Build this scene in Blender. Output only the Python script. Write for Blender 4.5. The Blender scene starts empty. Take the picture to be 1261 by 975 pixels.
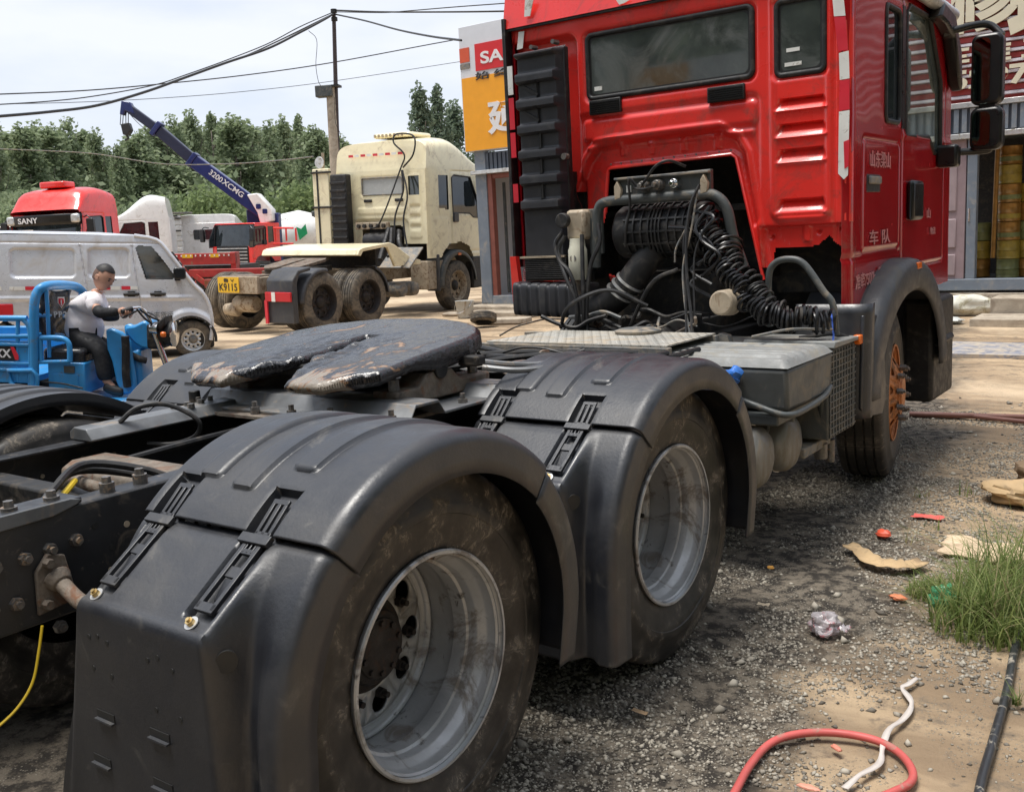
import bpy, bmesh, math, random
import numpy as np
from math import sin, cos, pi, radians, sqrt, atan2, hypot
from mathutils import Vector, Matrix, noise
random.seed(11); rng = np.random.default_rng(5)
S = bpy.context.scene
# ------------------------------------------------------------------ camera
F, PW, PH = 1214.08, 1261., 975.
CAMP = Vector((2.809, -1.828, 1.6277))
YAW, PIT, ROL = 0.6352, -0.1628, -0.0520
FWD = Vector((-sin(YAW)*cos(PIT), cos(YAW)*cos(PIT), sin(PIT)))
_r = FWD.cross(Vector((0, 0, 1))).normalized(); _u = _r.cross(FWD)
RGT = cos(ROL)*_r + sin(ROL)*_u; UP = -sin(ROL)*_r + cos(ROL)*_u
cd = bpy.data.cameras.new('camera'); cam = bpy.data.objects.new('camera', cd); S.collection.objects.link(cam)
M3 = Matrix((RGT, UP, -FWD)).transposed()
cam.matrix_world = Matrix.Translation(CAMP) @ M3.to_4x4()
cd.sensor_fit = 'HORIZONTAL'; cd.sensor_width = 36; cd.lens = F/PW*36; cd.clip_end = 3000; cd.clip_start = .05
S.camera = cam
# ------------------------------------------------------------------ sky and sun (bright overcast)
S.view_settings.view_transform = 'Standard'; S.view_settings.look = 'None'; S.view_settings.gamma = 1
S.view_settings.use_curve_mapping = False
S.view_settings.exposure = 0.55
SUN_EL, SUN_ROT = radians(77), radians(215)
w = bpy.data.worlds.new("World"); S.world = w; w.use_nodes = True
nt = w.node_tree; N = nt.nodes; L = nt.links; N.clear()
out = N.new('ShaderNodeOutputWorld'); bg = N.new('ShaderNodeBackground'); bg.inputs[1].default_value = 0.094
sky = N.new('ShaderNodeTexSky'); sky.sky_type = 'NISHITA'; sky.sun_disc = False
sky.sun_elevation = SUN_EL; sky.sun_rotation = SUN_ROT
tc = N.new('ShaderNodeTexCoord'); mp = N.new('ShaderNodeMapping'); mp.inputs['Scale'].default_value = (1, 1, 3.2)
nz = N.new('ShaderNodeTexNoise'); nz.inputs['Scale'].default_value = 1.9; nz.inputs['Detail'].default_value = 7; nz.inputs['Roughness'].default_value = .5
cr = N.new('ShaderNodeValToRGB'); cr.color_ramp.elements[0].position = .36; cr.color_ramp.elements[0].color = (4.7, 5.5, 6.9, 1)
cr.color_ramp.elements[1].position = .60; cr.color_ramp.elements[1].color = (7.4, 7.6, 8.1, 1)
mx = N.new('ShaderNodeMix'); mx.data_type = 'RGBA'; mx.inputs[0].default_value = .88
L.new(tc.outputs['Generated'], mp.inputs[0]); L.new(mp.outputs[0], nz.inputs[0]); L.new(nz.outputs[0], cr.inputs[0])
L.new(sky.outputs[0], mx.inputs[6]); L.new(cr.outputs[0], mx.inputs[7]); L.new(mx.outputs[2], bg.inputs[0]); L.new(bg.outputs[0], out.inputs[0])
sl = bpy.data.lights.new('sun', 'SUN'); sl.energy = 3.0; sl.angle = radians(24); sl.color = (1, .96, .9)
so = bpy.data.objects.new('sun', sl); S.collection.objects.link(so)
sd = Vector((sin(SUN_ROT)*cos(SUN_EL), cos(SUN_ROT)*cos(SUN_EL), sin(SUN_EL)))
so.rotation_euler = sd.to_track_quat('Z', 'Y').to_euler()
S.render.film_transparent = False
try:
    S.cycles.max_bounces = 8; S.cycles.use_denoising = True
except Exception: pass

def at(px, py, x=None, y=None, z=None, d=None):
    """where the sight line of a photograph pixel meets a plane of the place"""
    v = FWD + (px-PW/2)/F*RGT - (py-PH/2)/F*UP
    if x is not None: t = (x-CAMP.x)/v.x
    elif y is not None: t = (y-CAMP.y)/v.y
    elif z is not None: t = (z-CAMP.z)/v.z
    else: t = d/hypot(v.x, v.y)
    return CAMP + t*v

# ------------------------------------------------------------------ mesh helpers
def catmull(P, n=6, closed=False):
    P = [Vector(p) for p in P]
    if len(P) < 3: return P
    o = []; m = len(P)
    rngs = range(m) if closed else range(m-1)
    for i in rngs:
        p1, p2 = P[i], P[(i+1) % m]
        p0 = P[i-1] if (closed or i > 0) else p1*2-p2
        p3 = P[(i+2) % m] if (closed or i+2 < m) else p2*2-p1
        for k in range(n):
            t = k/n
            o.append(.5*((2*p1)+(p2-p0)*t+(2*p0-5*p1+4*p2-p3)*t*t+(3*p1-p0-3*p2+p3)*t**3))
    if not closed: o.append(P[-1])
    return o

class MB:
    def __init__(s): s.v = []; s.f = []; s.M = Matrix.Identity(4)
    def add(s, vs, fs):
        b = len(s.v); M = s.M
        s.v += [tuple(M @ Vector(v)) for v in vs]; s.f += [tuple(i+b for i in f) for f in fs]; return s
    def box(s, c, d, rot=None):
        x, y, z = d[0]/2, d[1]/2, d[2]/2
        vs = [Vector((i*x, j*y, k*z)) for i in (-1, 1) for j in (-1, 1) for k in (-1, 1)]
        if rot is not None:
            R = rot if isinstance(rot, Matrix) else Matrix.Rotation(rot[1], 3, rot[0])
            vs = [R @ v for v in vs]
        c = Vector(c)
        return s.add([c+v for v in vs], [(0, 1, 3, 2), (4, 6, 7, 5), (0, 4, 5, 1), (2, 3, 7, 6), (0, 2, 6, 4), (1, 5, 7, 3)])
    def bb(s, x0, x1, y0, y1, z0, z1): return s.box(((x0+x1)/2, (y0+y1)/2, (z0+z1)/2), (x1-x0, y1-y0, z1-z0))
    def cyl(s, p0, p1, r0, r1=None, n=16, caps=True):
        r1 = r0 if r1 is None else r1; p0 = Vector(p0); p1 = Vector(p1); d = (p1-p0).normalized()
        a = d.orthogonal().normalized(); b = d.cross(a)
        vs = []; 
        for p, r in ((p0, r0), (p1, r1)):
            vs += [p+r*(cos(2*pi*i/n)*a+sin(2*pi*i/n)*b) for i in range(n)]
        fs = [(i, (i+1) % n, n+(i+1) % n, n+i) for i in range(n)]
        if caps: fs += [tuple(range(n-1, -1, -1)), tuple(range(n, 2*n))]
        return s.add(vs, fs)
    def tube(s, P, r, n=8, sm=6, closed=False, flat=1.0):
        P = catmull(P, sm, closed) if sm else [Vector(p) for p in P]
        m = len(P); vs = []; fs = []; up = None
        for i, p in enumerate(P):
            if closed: t = (P[(i+1) % m]-P[i-1])
            else: t = P[min(i+1, m-1)]-P[max(i-1, 0)]
            if t.length < 1e-9: t = Vector((0, 0, 1))
            t.normalize()
            if up is None: up = t.orthogonal().normalized()
            up = (up-up.dot(t)*t)
            if up.length < 1e-6: up = t.orthogonal()
            up.normalize(); b = t.cross(up)
            rr = r[min(i*len(r)//m, len(r)-1)] if isinstance(r, (list, tuple)) else r
            vs += [p+rr*(cos(2*pi*k/n)*up+flat*sin(2*pi*k/n)*b) for k in range(n)]
        for i in range(m if closed else m-1):
            j = (i+1) % m
            fs += [(i*n+k, i*n+(k+1) % n, j*n+(k+1) % n, j*n+k) for k in range(n)]
        if not closed: fs += [tuple(range(n-1, -1, -1)), tuple(range((m-1)*n, m*n))]
        return s.add(vs, fs)
    def lathe(s, prof, o=(0, 0, 0), ax='X', n=48, closed=False, warp=None):
        """prof: (axial, radius)"""
        vs = []; m = len(prof); o = Vector(o)
        for i in range(n):
            a = 2*pi*i/n; c, q = cos(a), sin(a)
            for h, r in prof:
                v = {'X': (h, r*c, r*q), 'Y': (r*c, h, r*q), 'Z': (r*c, r*q, h)}[ax]; vs.append(o+Vector(v))
        fs = []
        for i in range(n):
            j = (i+1) % n
            for k in range(m if closed else m-1):
                l = (k+1) % m; fs.append((i*m+k, i*m+l, j*m+l, j*m+k))
        return s.add(vs, fs)
    def prism(s, poly, ax, a, b):
        """poly 2D extruded along ax from a to b; X:(y,z) Y:(x,z) Z:(x,y)"""
        def P(u, v, t): return {'X': (t, u, v), 'Y': (u, t, v), 'Z': (u, v, t)}[ax]
        n = len(poly); vs = [P(u, v, a) for u, v in poly]+[P(u, v, b) for u, v in poly]
        return s.add(vs, [tuple(range(n-1, -1, -1)), tuple(range(n, 2*n))]+[(i, (i+1) % n, n+(i+1) % n, n+i) for i in range(n)])
    def grid(s, fn, nu, nv, keep=None):
        vs = [fn(i, j) for i in range(nu) for j in range(nv)]
        fs = [(i*nv+j, (i+1)*nv+j, (i+1)*nv+j+1, i*nv+j+1) for i in range(nu-1) for j in range(nv-1) if keep is None or keep(i, j)]
        return s.add(vs, fs)
    def holeplate(s, poly, c, r, fn, n=28, r2=None):
        """flat star polygon with a round (or oval) hole; fn maps 2D to 3D"""
        c = Vector(c); P = [Vector(p) for p in poly]; A = []; B = []
        angs = [2*pi*k/n for k in range(n)]+[atan2((p-c).y, (p-c).x) % (2*pi) for p in P]
        angs = sorted(set(round(a, 5) for a in angs))
        for a in angs:
            d = Vector((cos(a), sin(a))); best = 1e9
            for i in range(len(P)):
                p, q = P[i]-c, P[(i+1) % len(P)]-c; e = q-p; den = d.x*e.y-d.y*e.x
                if abs(den) < 1e-12: continue
                t = (p.x*e.y-p.y*e.x)/den; u = (p.x*d.y-p.y*d.x)/den
                if t > 0 and -1e-6 <= u <= 1+1e-6: best = min(best, t)
            A.append(fn(*(c+d*best))); B.append(fn(*(c+Vector((r*cos(a), (r2 or r)*sin(a))))))
        m = len(angs)
        return s.add(A+B, [(i, (i+1) % m, m+(i+1) % m, m+i) for i in range(m)])
    def mesh(s, name, bevel=0):
        me = bpy.data.meshes.new(name); me.from_pydata(s.v, [], s.f); me.validate()
        bm = bmesh.new(); bm.from_mesh(me); bmesh.ops.recalc_face_normals(bm, faces=bm.faces); bm.to_mesh(me); bm.free()
        return me
    def build(s, name, m, parent=None, bevel=0, smooth=40, solid=0, weld=False, sub=0, seg=2):
        me = s.mesh(name)
        if weld:
            bm = bmesh.new(); bm.from_mesh(me); bmesh.ops.remove_doubles(bm, verts=bm.verts, dist=1e-4)
            bmesh.ops.recalc_face_normals(bm, faces=bm.faces); bm.to_mesh(me); bm.free()
        return link(name, me, m, parent, bevel, smooth, solid, sub, seg)

def link(name, me, m, parent=None, bevel=0, smooth=40, solid=0, sub=0, seg=2):
    if m is not None:
        for k in (m if isinstance(m, (list, tuple)) else [m]): me.materials.append(k)
    if smooth:
        me.polygons.foreach_set('use_smooth', [True]*len(me.polygons))
        if smooth < 180: me.set_sharp_from_angle(angle=radians(smooth))
    o = bpy.data.objects.new(name, me); S.collection.objects.link(o)
    if parent is not None: o.parent = parent
    if solid:
        d = o.modifiers.new('s', 'SOLIDIFY'); d.thickness = abs(solid); d.offset = -1 if solid > 0 else 1
    if bevel:
        b = o.modifiers.new('b', 'BEVEL'); b.width = bevel; b.segments = seg; b.limit_method = 'ANGLE'; b.angle_limit = radians(40); b.harden_normals = False
        b.miter_outer = 'MITER_ARC'
        for p in me.polygons: p.use_smooth = True
        me.set_sharp_from_angle(angle=radians(75))
    if sub:
        b = o.modifiers.new('u', 'SUBSURF'); b.levels = b.render_levels = sub
    return o

def empty(name, loc=(0, 0, 0), rz=0, parent=None, scale=1, rot=None):
    o = bpy.data.objects.new(name, None); S.collection.objects.link(o); o.location = loc
    o.rotation_euler = rot if rot else (0, 0, rz); o.scale = (scale,)*3
    o.empty_display_size = .2
    if parent is not None: o.parent = parent
    return o
def tag(o, label=None, cat=None, group=None, kind=None):
    if label: o['label'] = label
    if cat: o['category'] = cat
    if group: o['group'] = group
    if kind: o['kind'] = kind
    return o
def copy_tree(o, parent=None):
    c = o.copy(); S.collection.objects.link(c)
    if parent is not None: c.parent = parent
    for ch in [k for k in o.children]: copy_tree(ch, c)
    return c
def rrect(x0, x1, y0, y1, r, n=5):
    P = []
    for cx, cy, a in ((x1-r, y1-r, 0), (x0+r, y1-r, 90), (x0+r, y0+r, 180), (x1-r, y0+r, 270)):
        P += [(cx+r*cos(radians(a+90*k/n)), cy+r*sin(radians(a+90*k/n))) for k in range(n+1)]
    return P
def text(name, s, size, m, parent, M, ext=.002, bold=0, xs=1.0, fit=None):
    cu = bpy.data.curves.new(name, 'FONT'); cu.body = s; cu.size = size; cu.extrude = ext; cu.offset = bold
    cu.align_x = 'CENTER'; cu.align_y = 'CENTER'
    o = bpy.data.objects.new(name, cu); S.collection.objects.link(o)
    bpy.context.view_layer.update()
    me = bpy.data.meshes.new_from_object(o.evaluated_get(bpy.context.evaluated_depsgraph_get()))
    bpy.data.objects.remove(o)
    if len(me.vertices):
        co = np.empty(len(me.vertices)*3); me.vertices.foreach_get('co', co); co = co.reshape(-1, 3)
        if fit:
            for k in (0, 1):
                a, b = co[:, k].min(), co[:, k].max(); co[:, k] = (co[:, k]-(a+b)/2)*fit[k]/(b-a)
        else: co[:, 0] *= xs
        me.vertices.foreach_set('co', co.ravel())
    me.transform(M)
    me.materials.clear()
    return link(name, me, m, parent, smooth=0)
def face(o, right, up, out=None):
    """matrix for lettering: local x along right, y along up"""
    r = Vector(right).normalized(); u = Vector(up).normalized(); n = r.cross(u)
    return Matrix.Translation(Vector(o)) @ Matrix((r, u, n)).transposed().to_4x4()

# ------------------------------------------------------------------ materials
def mat(name, col, rough=.5, metal=0, var=.15, vs=6, bump=0, bs=40, dirt=None, dthr=.55, dsc=3, dsoft=.12, coat=0, spec=.5,
        dirt2=None, d2thr=.62, d2sc=14, stretch=None, drough=.85, detail=6, emit=None, gen=False, rvar=.12, alpha=None, trans=0, edge=None):
    m = bpy.data.materials.new(name); m.use_nodes = True; t = m.node_tree; n = t.nodes; l = t.links
    b = n['Principled BSDF']
    tc = n.new('ShaderNodeTexCoord'); mp = n.new('ShaderNodeMapping')
    l.new(tc.outputs['Object'], mp.inputs[0])
    if stretch: mp.inputs['Scale'].default_value = stretch
    def noi(sc, det=detail, ro=.55, dist=0):
        q = n.new('ShaderNodeTexNoise'); q.inputs['Scale'].default_value = sc; q.inputs['Detail'].default_value = det
        q.inputs['Roughness'].default_value = ro; q.inputs['Distortion'].default_value = dist; l.new(mp.outputs[0], q.inputs[0]); return q
    q = noi(vs); mr = n.new('ShaderNodeMapRange'); mr.inputs[1].default_value = .3; mr.inputs[2].default_value = .7
    mr.inputs[3].default_value = 1-var; mr.inputs[4].default_value = 1+var; l.new(q.outputs[0], mr.inputs[0])
    vm = n.new('ShaderNodeMix'); vm.data_type = 'RGBA'; vm.blend_type = 'MULTIPLY'; vm.inputs[0].default_value = 1
    vm.inputs[6].default_value = (*col, 1); l.new(mr.outputs[0], vm.inputs[7]); cur = vm.outputs[2]
    rs = n.new('ShaderNodeMapRange'); rs.inputs[1].default_value = .3; rs.inputs[2].default_value = .7
    rs.inputs[3].default_value = max(.02, rough-rvar*rough*2); rs.inputs[4].default_value = min(1, rough+rvar*rough*2); q2 = noi(vs*2.3)
    l.new(q2.outputs[0], rs.inputs[0]); rcur = rs.outputs[0]
    mfac = None
    for k, (dc, th, sc, ds) in enumerate(((dirt, dthr, dsc, 1.5), (dirt2, d2thr, d2sc, .6))):
        if dc is None: continue
        q = noi(sc, 9, .66, ds); mk = n.new('ShaderNodeMapRange'); mk.interpolation_type = 'SMOOTHSTEP'
        mk.inputs[1].default_value = th-dsoft/2; mk.inputs[2].default_value = th+dsoft/2; l.new(q.outputs[0], mk.inputs[0])
        dm = n.new('ShaderNodeMix'); dm.data_type = 'RGBA'; dm.inputs[7].default_value = (*dc, 1)
        l.new(mk.outputs[0], dm.inputs[0]); l.new(cur, dm.inputs[6]); cur = dm.outputs[2]
        rm = n.new('ShaderNodeMix'); rm.inputs[3].default_value = drough; l.new(mk.outputs[0], rm.inputs[0]); l.new(rcur, rm.inputs[2]); rcur = rm.outputs[0]
        if metal:
            iv = n.new('ShaderNodeMath'); iv.operation = 'MULTIPLY_ADD'; iv.inputs[1].default_value = -1; iv.inputs[2].default_value = 1
            l.new(mk.outputs[0], iv.inputs[0])
            if mfac is None: mm = n.new('ShaderNodeMath'); mm.operation = 'MULTIPLY'; mm.inputs[1].default_value = metal; l.new(iv.outputs[0], mm.inputs[0])
            else: mm = n.new('ShaderNodeMath'); mm.operation = 'MULTIPLY'; l.new(iv.outputs[0], mm.inputs[0]); l.new(mfac, mm.inputs[1])
            mfac = mm.outputs[0]
    l.new(cur, b.inputs['Base Color']); l.new(rcur, b.inputs['Roughness'])
    b.inputs['Metallic'].default_value = metal
    if mfac is not None: l.new(mfac, b.inputs['Metallic'])
    b.inputs['Specular IOR Level'].default_value = spec
    if coat: b.inputs['Coat Weight'].default_value = coat; b.inputs['Coat Roughness'].default_value = .06
    if bump:
        q = noi(bs, 5, .6); bp = n.new('ShaderNodeBump'); bp.inputs['Strength'].default_value = bump; bp.inputs['Distance'].default_value = .01
        l.new(q.outputs[0], bp.inputs['Height']); l.new(bp.outputs[0], b.inputs['Normal'])
    if trans: b.inputs['Transmission Weight'].default_value = trans
    if emit: b.inputs['Emission Color'].default_value = (*emit[:3], 1); b.inputs['Emission Strength'].default_value = emit[3]
    return m
DUST = (.34, .28, .21); MUD = (.28, .22, .15); RUST = (.20, .075, .03)
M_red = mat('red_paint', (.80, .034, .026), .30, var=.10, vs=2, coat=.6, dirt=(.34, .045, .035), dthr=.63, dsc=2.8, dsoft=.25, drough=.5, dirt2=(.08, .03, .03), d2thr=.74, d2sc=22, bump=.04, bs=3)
M_redside = mat('shaded_red_paint', (.36, .006, .012), .2, var=.08, vs=2, coat=.5, dirt=(.22, .05, .04), dthr=.70, dsc=3, dsoft=.25, drough=.4, bump=.25, bs=2.2)  # same red as the rear panel, painted darker for the shaded side
M_plas = mat('black_fender_plastic', (.0150, .0165, .0215), .42, var=.12, vs=5, dirt=(.032, .031, .032), dthr=.60, dsc=2.2, dsoft=.3, drough=.6, dirt2=(.17, .155, .13), d2thr=.72, d2sc=7, bump=.10, bs=90, spec=.85)
M_plas2 = mat('grey_dusty_plastic', (.040, .042, .048), .5, var=.15, vs=6, dirt=(.085, .08, .072), dthr=.60, dsc=4, dsoft=.3, bump=.2, bs=60)
M_black = mat('black_rubber', (.011, .011, .012), .55, var=.2, vs=9, dirt=(.08, .07, .06), dthr=.62, dsc=8, dsoft=.3)
M_blackg = mat('black_gloss_plastic', (.008, .008, .009), .32, var=.1)
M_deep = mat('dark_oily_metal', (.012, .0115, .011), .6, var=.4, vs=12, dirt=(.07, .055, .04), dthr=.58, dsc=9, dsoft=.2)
M_frame = mat('frame_black_paint', (.022, .023, .026), .42, var=.25, vs=9, dirt=(.15, .12, .09), dthr=.64, dsc=7, dsoft=.2, dirt2=(.26, .21, .16), d2thr=.70, d2sc=26)
M_frtop = mat('frame_grey_metal', (.16, .165, .17), .42, metal=.3, var=.3, vs=9, dirt=(.26, .20, .14), dthr=.62, dsc=8, dsoft=.2, dirt2=RUST, d2thr=.70, d2sc=12)
M_rust = mat('rusty_steel', (.17, .14, .11), .75, var=.4, vs=14, dirt=(.16, .075, .04), dthr=.58, dsc=10, dsoft=.2, dirt2=(.05, .04, .035), d2thr=.6, d2sc=8, bump=.4, bs=50)
M_grease = None
M_galv = mat('worn_silver_paint', (.44, .45, .46), .42, metal=.35, var=.15, vs=9, dirt=(.20, .18, .16), dthr=.58, dsc=5, dsoft=.14, dirt2=(.05, .042, .036), d2thr=.64, d2sc=18, bump=.12, bs=40, drough=.7)
M_hub = mat('oily_brown_hub', (.014, .011, .010), .65, var=.5, vs=14, dirt=(.045, .026, .018), dthr=.60, dsc=12, bump=.4, bs=40)
M_orange = mat('rusty_orange_hub', (.52, .19, .06), .6, var=.25, vs=12, dirt=(.20, .10, .05), dthr=.58, dsc=8, bump=.3, bs=50)
M_grey = mat('dusty_grey_metal', (.15, .155, .155), .5, metal=.2, var=.25, vs=8, dirt=(.30, .25, .19), dthr=.52, dsc=7, dsoft=.2, dirt2=(.06, .05, .05), d2thr=.66, d2sc=15, bump=.12, bs=40)
M_dgrey = mat('dark_grey_paint', (.065, .072, .072), .45, var=.2, vs=8, dirt=(.2, .17, .13), dthr=.62, dsc=8, dsoft=.2)
M_tray = mat('ribbed_grey_cover', (.20, .205, .20), .5, var=.2, vs=7, dirt=(.27, .245, .20), dthr=.58, dsc=5, dsoft=.25, bump=.15, bs=50)
M_glass = mat('tinted_glass', (.055, .066, .062), .03, var=.5, vs=2.2, spec=.8, dirt=(.12, .13, .125), dthr=.58, dsc=2.2, dsoft=.3, drough=.25, rvar=0, coat=.3)
M_glassd = mat('dark_glass', (.02, .026, .03), .03, var=.5, vs=3, spec=.8, rvar=0)
M_mirror = mat('mirror_glass', (.15, .20, .175), .02, metal=1, var=.02, rvar=0)
M_white = mat('white_paint', (.85, .84, .80), .35, var=.05, coat=.3, dirt=(.45, .40, .32), dthr=.66, dsc=4, dsoft=.3)
M_cream = mat('cream_paint', (.88, .79, .53), .34, var=.05, coat=.4, dirt=(.45, .36, .24), dthr=.64, dsc=2.5, dsoft=.3, dirt2=(.25, .2, .14), d2thr=.72, d2sc=6)
M_van = mat('silver_van_paint', (.64, .65, .68), .30, metal=.25, var=.05, coat=.6, dirt=(.42, .38, .33), dthr=.62, dsc=2, dsoft=.35)
M_blue = mat('bright_blue_paint', (.035, .28, .62), .4, var=.12, vs=5, coat=.2, dirt=(.16, .17, .19), dthr=.64, dsc=6, dsoft=.2, dirt2=RUST, d2thr=.74, d2sc=14)
M_navy = mat('navy_crane_paint', (.010, .018, .115), .35, var=.1, coat=.3)
M_chrome = mat('chrome', (.75, .75, .76), .12, metal=1, var=.05)
M_alu = mat('bare_aluminium', (.62, .62, .61), .35, metal=.7, var=.2, vs=8, dirt=(.3, .27, .22), dthr=.6, dsc=6)
M_brass = mat('zinc_yellow_bolt', (.62, .45, .20), .35, metal=.8, var=.2)
M_bolt = mat('steel_bolt', (.17, .16, .15), .45, metal=.6, var=.4, vs=60, dirt=(.3, .2, .12), dthr=.6, dsc=40)
M_rred = mat('reflective_red', (.66, .03, .05), .35, var=.1)
M_rwhite = mat('reflective_white', (.78, .78, .74), .35, var=.1, dirt=(.4, .36, .3), dthr=.62, dsc=12)
M_amber = mat('amber_lens', (.75, .16, .02), .2, var=.1)
M_lred = mat('red_lens', (.55, .02, .03), .2, var=.1)
M_yplate = mat('yellow_number_plate', (.80, .48, .02), .4, var=.05)
M_ink = mat('black_ink', (.02, .02, .02), .5, var=0)
M_letter = mat('white_lettering', (.75, .74, .74), .4, var=.05)
M_fade = mat('faded_white_lettering', (.46, .20, .20), .5, var=.1)
M_concrete = mat('concrete', (.42, .36, .28), .9, var=.2, vs=4, dirt=(.25, .20, .15), dthr=.56, dsc=3, dsoft=.3, bump=.4, bs=30)
M_skin = mat('skin', (.50, .27, .18), .5, var=.08)
M_hair = mat('black_hair', (.012, .010, .010), .6, var=.2, vs=60)
M_shirt = mat('light_grey_t_shirt', (.78, .73, .74), .85, var=.06, vs=14, bump=.5, bs=16)
M_trou = mat('black_cloth', (.014, .014, .016), .8, var=.2, vs=14, bump=.4, bs=14)
M_bag = mat('black_plastic_sheet', (.02, .02, .022), .28, var=.2, bump=.9, bs=10)
M_tan = mat('tan_dusty_metal', (.40, .33, .24), .6, metal=.1, var=.2, vs=10, dirt=(.22, .15, .09), dthr=.56, dsc=9, bump=.15)

def tyre_mat():
    m = bpy.data.materials.new('muddy_tyre_rubber'); m.use_nodes = True; t = m.node_tree; n = t.nodes; l = t.links; b = n['Principled BSDF']
    tc = n.new('ShaderNodeTexCoord'); sep = n.new('ShaderNodeSeparateXYZ'); l.new(tc.outputs['Object'], sep.inputs[0])
    def mth(op, a, b_=None, c=None):
        q = n.new('ShaderNodeMath'); q.operation = op
        for i, v in enumerate((a, b_, c)):
            if v is None: continue
            if isinstance(v, (int, float)): q.inputs[i].default_value = v
            else: l.new(v, q.inputs[i])
        return q.outputs[0]
    ang = mth('ARCTAN2', sep.outputs[2], sep.outputs[1]); rad = mth('POWER', mth('ADD', mth('POWER', sep.outputs[2], 2), mth('POWER', sep.outputs[1], 2)), .5)
    cb = n.new('ShaderNodeCombineXYZ'); l.new(mth('MULTIPLY', mth('COSINE', ang), 1.6), cb.inputs[0]); l.new(mth('MULTIPLY', mth('SINE', ang), 1.6), cb.inputs[1]); l.new(mth('MULTIPLY', rad, 5), cb.inputs[2])
    n1 = n.new('ShaderNodeTexNoise'); n1.inputs['Scale'].default_value = 2.3; n1.inputs['Detail'].default_value = 5; n1.inputs['Roughness'].default_value = .6; n1.inputs['Distortion'].default_value = .3; l.new(cb.outputs[0], n1.inputs[0])
    cb2 = n.new('ShaderNodeCombineXYZ'); l.new(mth('ADD', mth('MULTIPLY', ang, 34), mth('MULTIPLY', n1.outputs[0], 14)), cb2.inputs[0]); l.new(mth('MULTIPLY', rad, 12), cb2.inputs[1]); l.new(sep.outputs[0], cb2.inputs[2])
    n2 = n.new('ShaderNodeTexNoise'); n2.inputs['Scale'].default_value = 1.5; n2.inputs['Detail'].default_value = 5; n2.inputs['Roughness'].default_value = .7; l.new(cb2.outputs[0], n2.inputs[0])
    fine = n.new('ShaderNodeTexNoise'); fine.inputs['Scale'].default_value = 38; fine.inputs['Detail'].default_value = 6; l.new(tc.outputs['Object'], fine.inputs[0])
    def rmp(x, a, b_, c=0, d=1):
        q = n.new('ShaderNodeMapRange'); q.interpolation_type = 'SMOOTHSTEP'; q.inputs[1].default_value = a; q.inputs[2].default_value = b_; q.inputs[3].default_value = c; q.inputs[4].default_value = d; l.new(x, q.inputs[0]); return q.outputs[0]
    patch = rmp(n1.outputs[0], .49, .58); scr = rmp(n2.outputs[0], .46, .58); fz = rmp(fine.outputs[0], .40, .62)
    mud = mth('MULTIPLY', mth('MULTIPLY', patch, mth('ADD', mth('MULTIPLY', scr, .8), .12)), mth('ADD', mth('MULTIPLY', fz, .8), .2))
    mud2 = mth('MINIMUM', mth('ADD', mth('MULTIPLY', mud, 1.0), mth('MULTIPLY', rmp(n1.outputs[0], .30, .70), .24)), 1)
    mx = n.new('ShaderNodeMix'); mx.data_type = 'RGBA'; mx.inputs[6].default_value = (.012, .0115, .011, 1); mx.inputs[7].default_value = (.215, .185, .15, 1)
    l.new(mud2, mx.inputs[0]); l.new(mx.outputs[2], b.inputs['Base Color'])
    l.new(rmp(mud2, 0, .6, .5, .9), b.inputs['Roughness'])
    bp = n.new('ShaderNodeBump'); bp.inputs['Strength'].default_value = .5; bp.inputs['Distance'].default_value = .004; l.new(mth('ADD', mud, mth('MULTIPLY', fine.outputs[0], .3)), bp.inputs['Height']); l.new(bp.outputs[0], b.inputs['Normal'])
    return m
M_tyre = tyre_mat()
M_tyred = mat('dusty_tyre_rubber', (.055, .05, .045), .8, var=.3, vs=8, dirt=(.20, .165, .12), dthr=.5, dsc=5, dsoft=.3)
def grease_mat():
    m = mat('greased_coupling_plate', (.012, .011, .014), .30, var=.3, vs=8, bump=.8, bs=30, spec=.9)
    t = m.node_tree; n = t.nodes; l = t.links; b = n['Principled BSDF']; tc = n.new('ShaderNodeTexCoord')
    q = n.new('ShaderNodeTexNoise'); q.inputs['Scale'].default_value = 4.5; q.inputs['Detail'].default_value = 8; q.inputs['Roughness'].default_value = .6; q.inputs['Distortion'].default_value = 1.8
    mp = n.new('ShaderNodeMapping'); mp.inputs['Scale'].default_value = (1.6, .8, 2.2); l.new(tc.outputs['Object'], mp.inputs[0]); l.new(mp.outputs[0], q.inputs[0])
    cr = n.new('ShaderNodeValToRGB'); e = cr.color_ramp.elements
    e[0].position = 0; e[0].color = (.009, .009, .013, 1); e[1].position = .585; e[1].color = (.016, .015, .017, 1)
    for p, c in ((.615, (.07, .05, .038)), (.64, (.30, .15, .065)), (.665, (.24, .20, .155))):
        k = e.new(p); k.color = (*c, 1)
    sp = n.new('ShaderNodeSeparateXYZ'); l.new(tc.outputs['Object'], sp.inputs[0])      # worn bare metal on the sloping rear horns
    wr = n.new('ShaderNodeMapRange'); wr.interpolation_type = 'SMOOTHSTEP'; wr.inputs[1].default_value = -.33; wr.inputs[2].default_value = -.43; wr.inputs[3].default_value = 0; wr.inputs[4].default_value = .14; l.new(sp.outputs[1], wr.inputs[0])
    ad = n.new('ShaderNodeMath'); ad.operation = 'ADD'; l.new(q.outputs[0], ad.inputs[0]); l.new(wr.outputs[0], ad.inputs[1])
    l.new(ad.outputs[0], cr.inputs[0]); l.new(cr.outputs[0], b.inputs['Base Color'])
    rr = n.new('ShaderNodeMapRange'); rr.inputs[1].default_value = .53; rr.inputs[2].default_value = .62; rr.inputs[3].default_value = .14; rr.inputs[4].default_value = .6
    l.new(q.outputs[0], rr.inputs[0]); l.new(rr.outputs[0], b.inputs['Roughness'])
    return m
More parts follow.
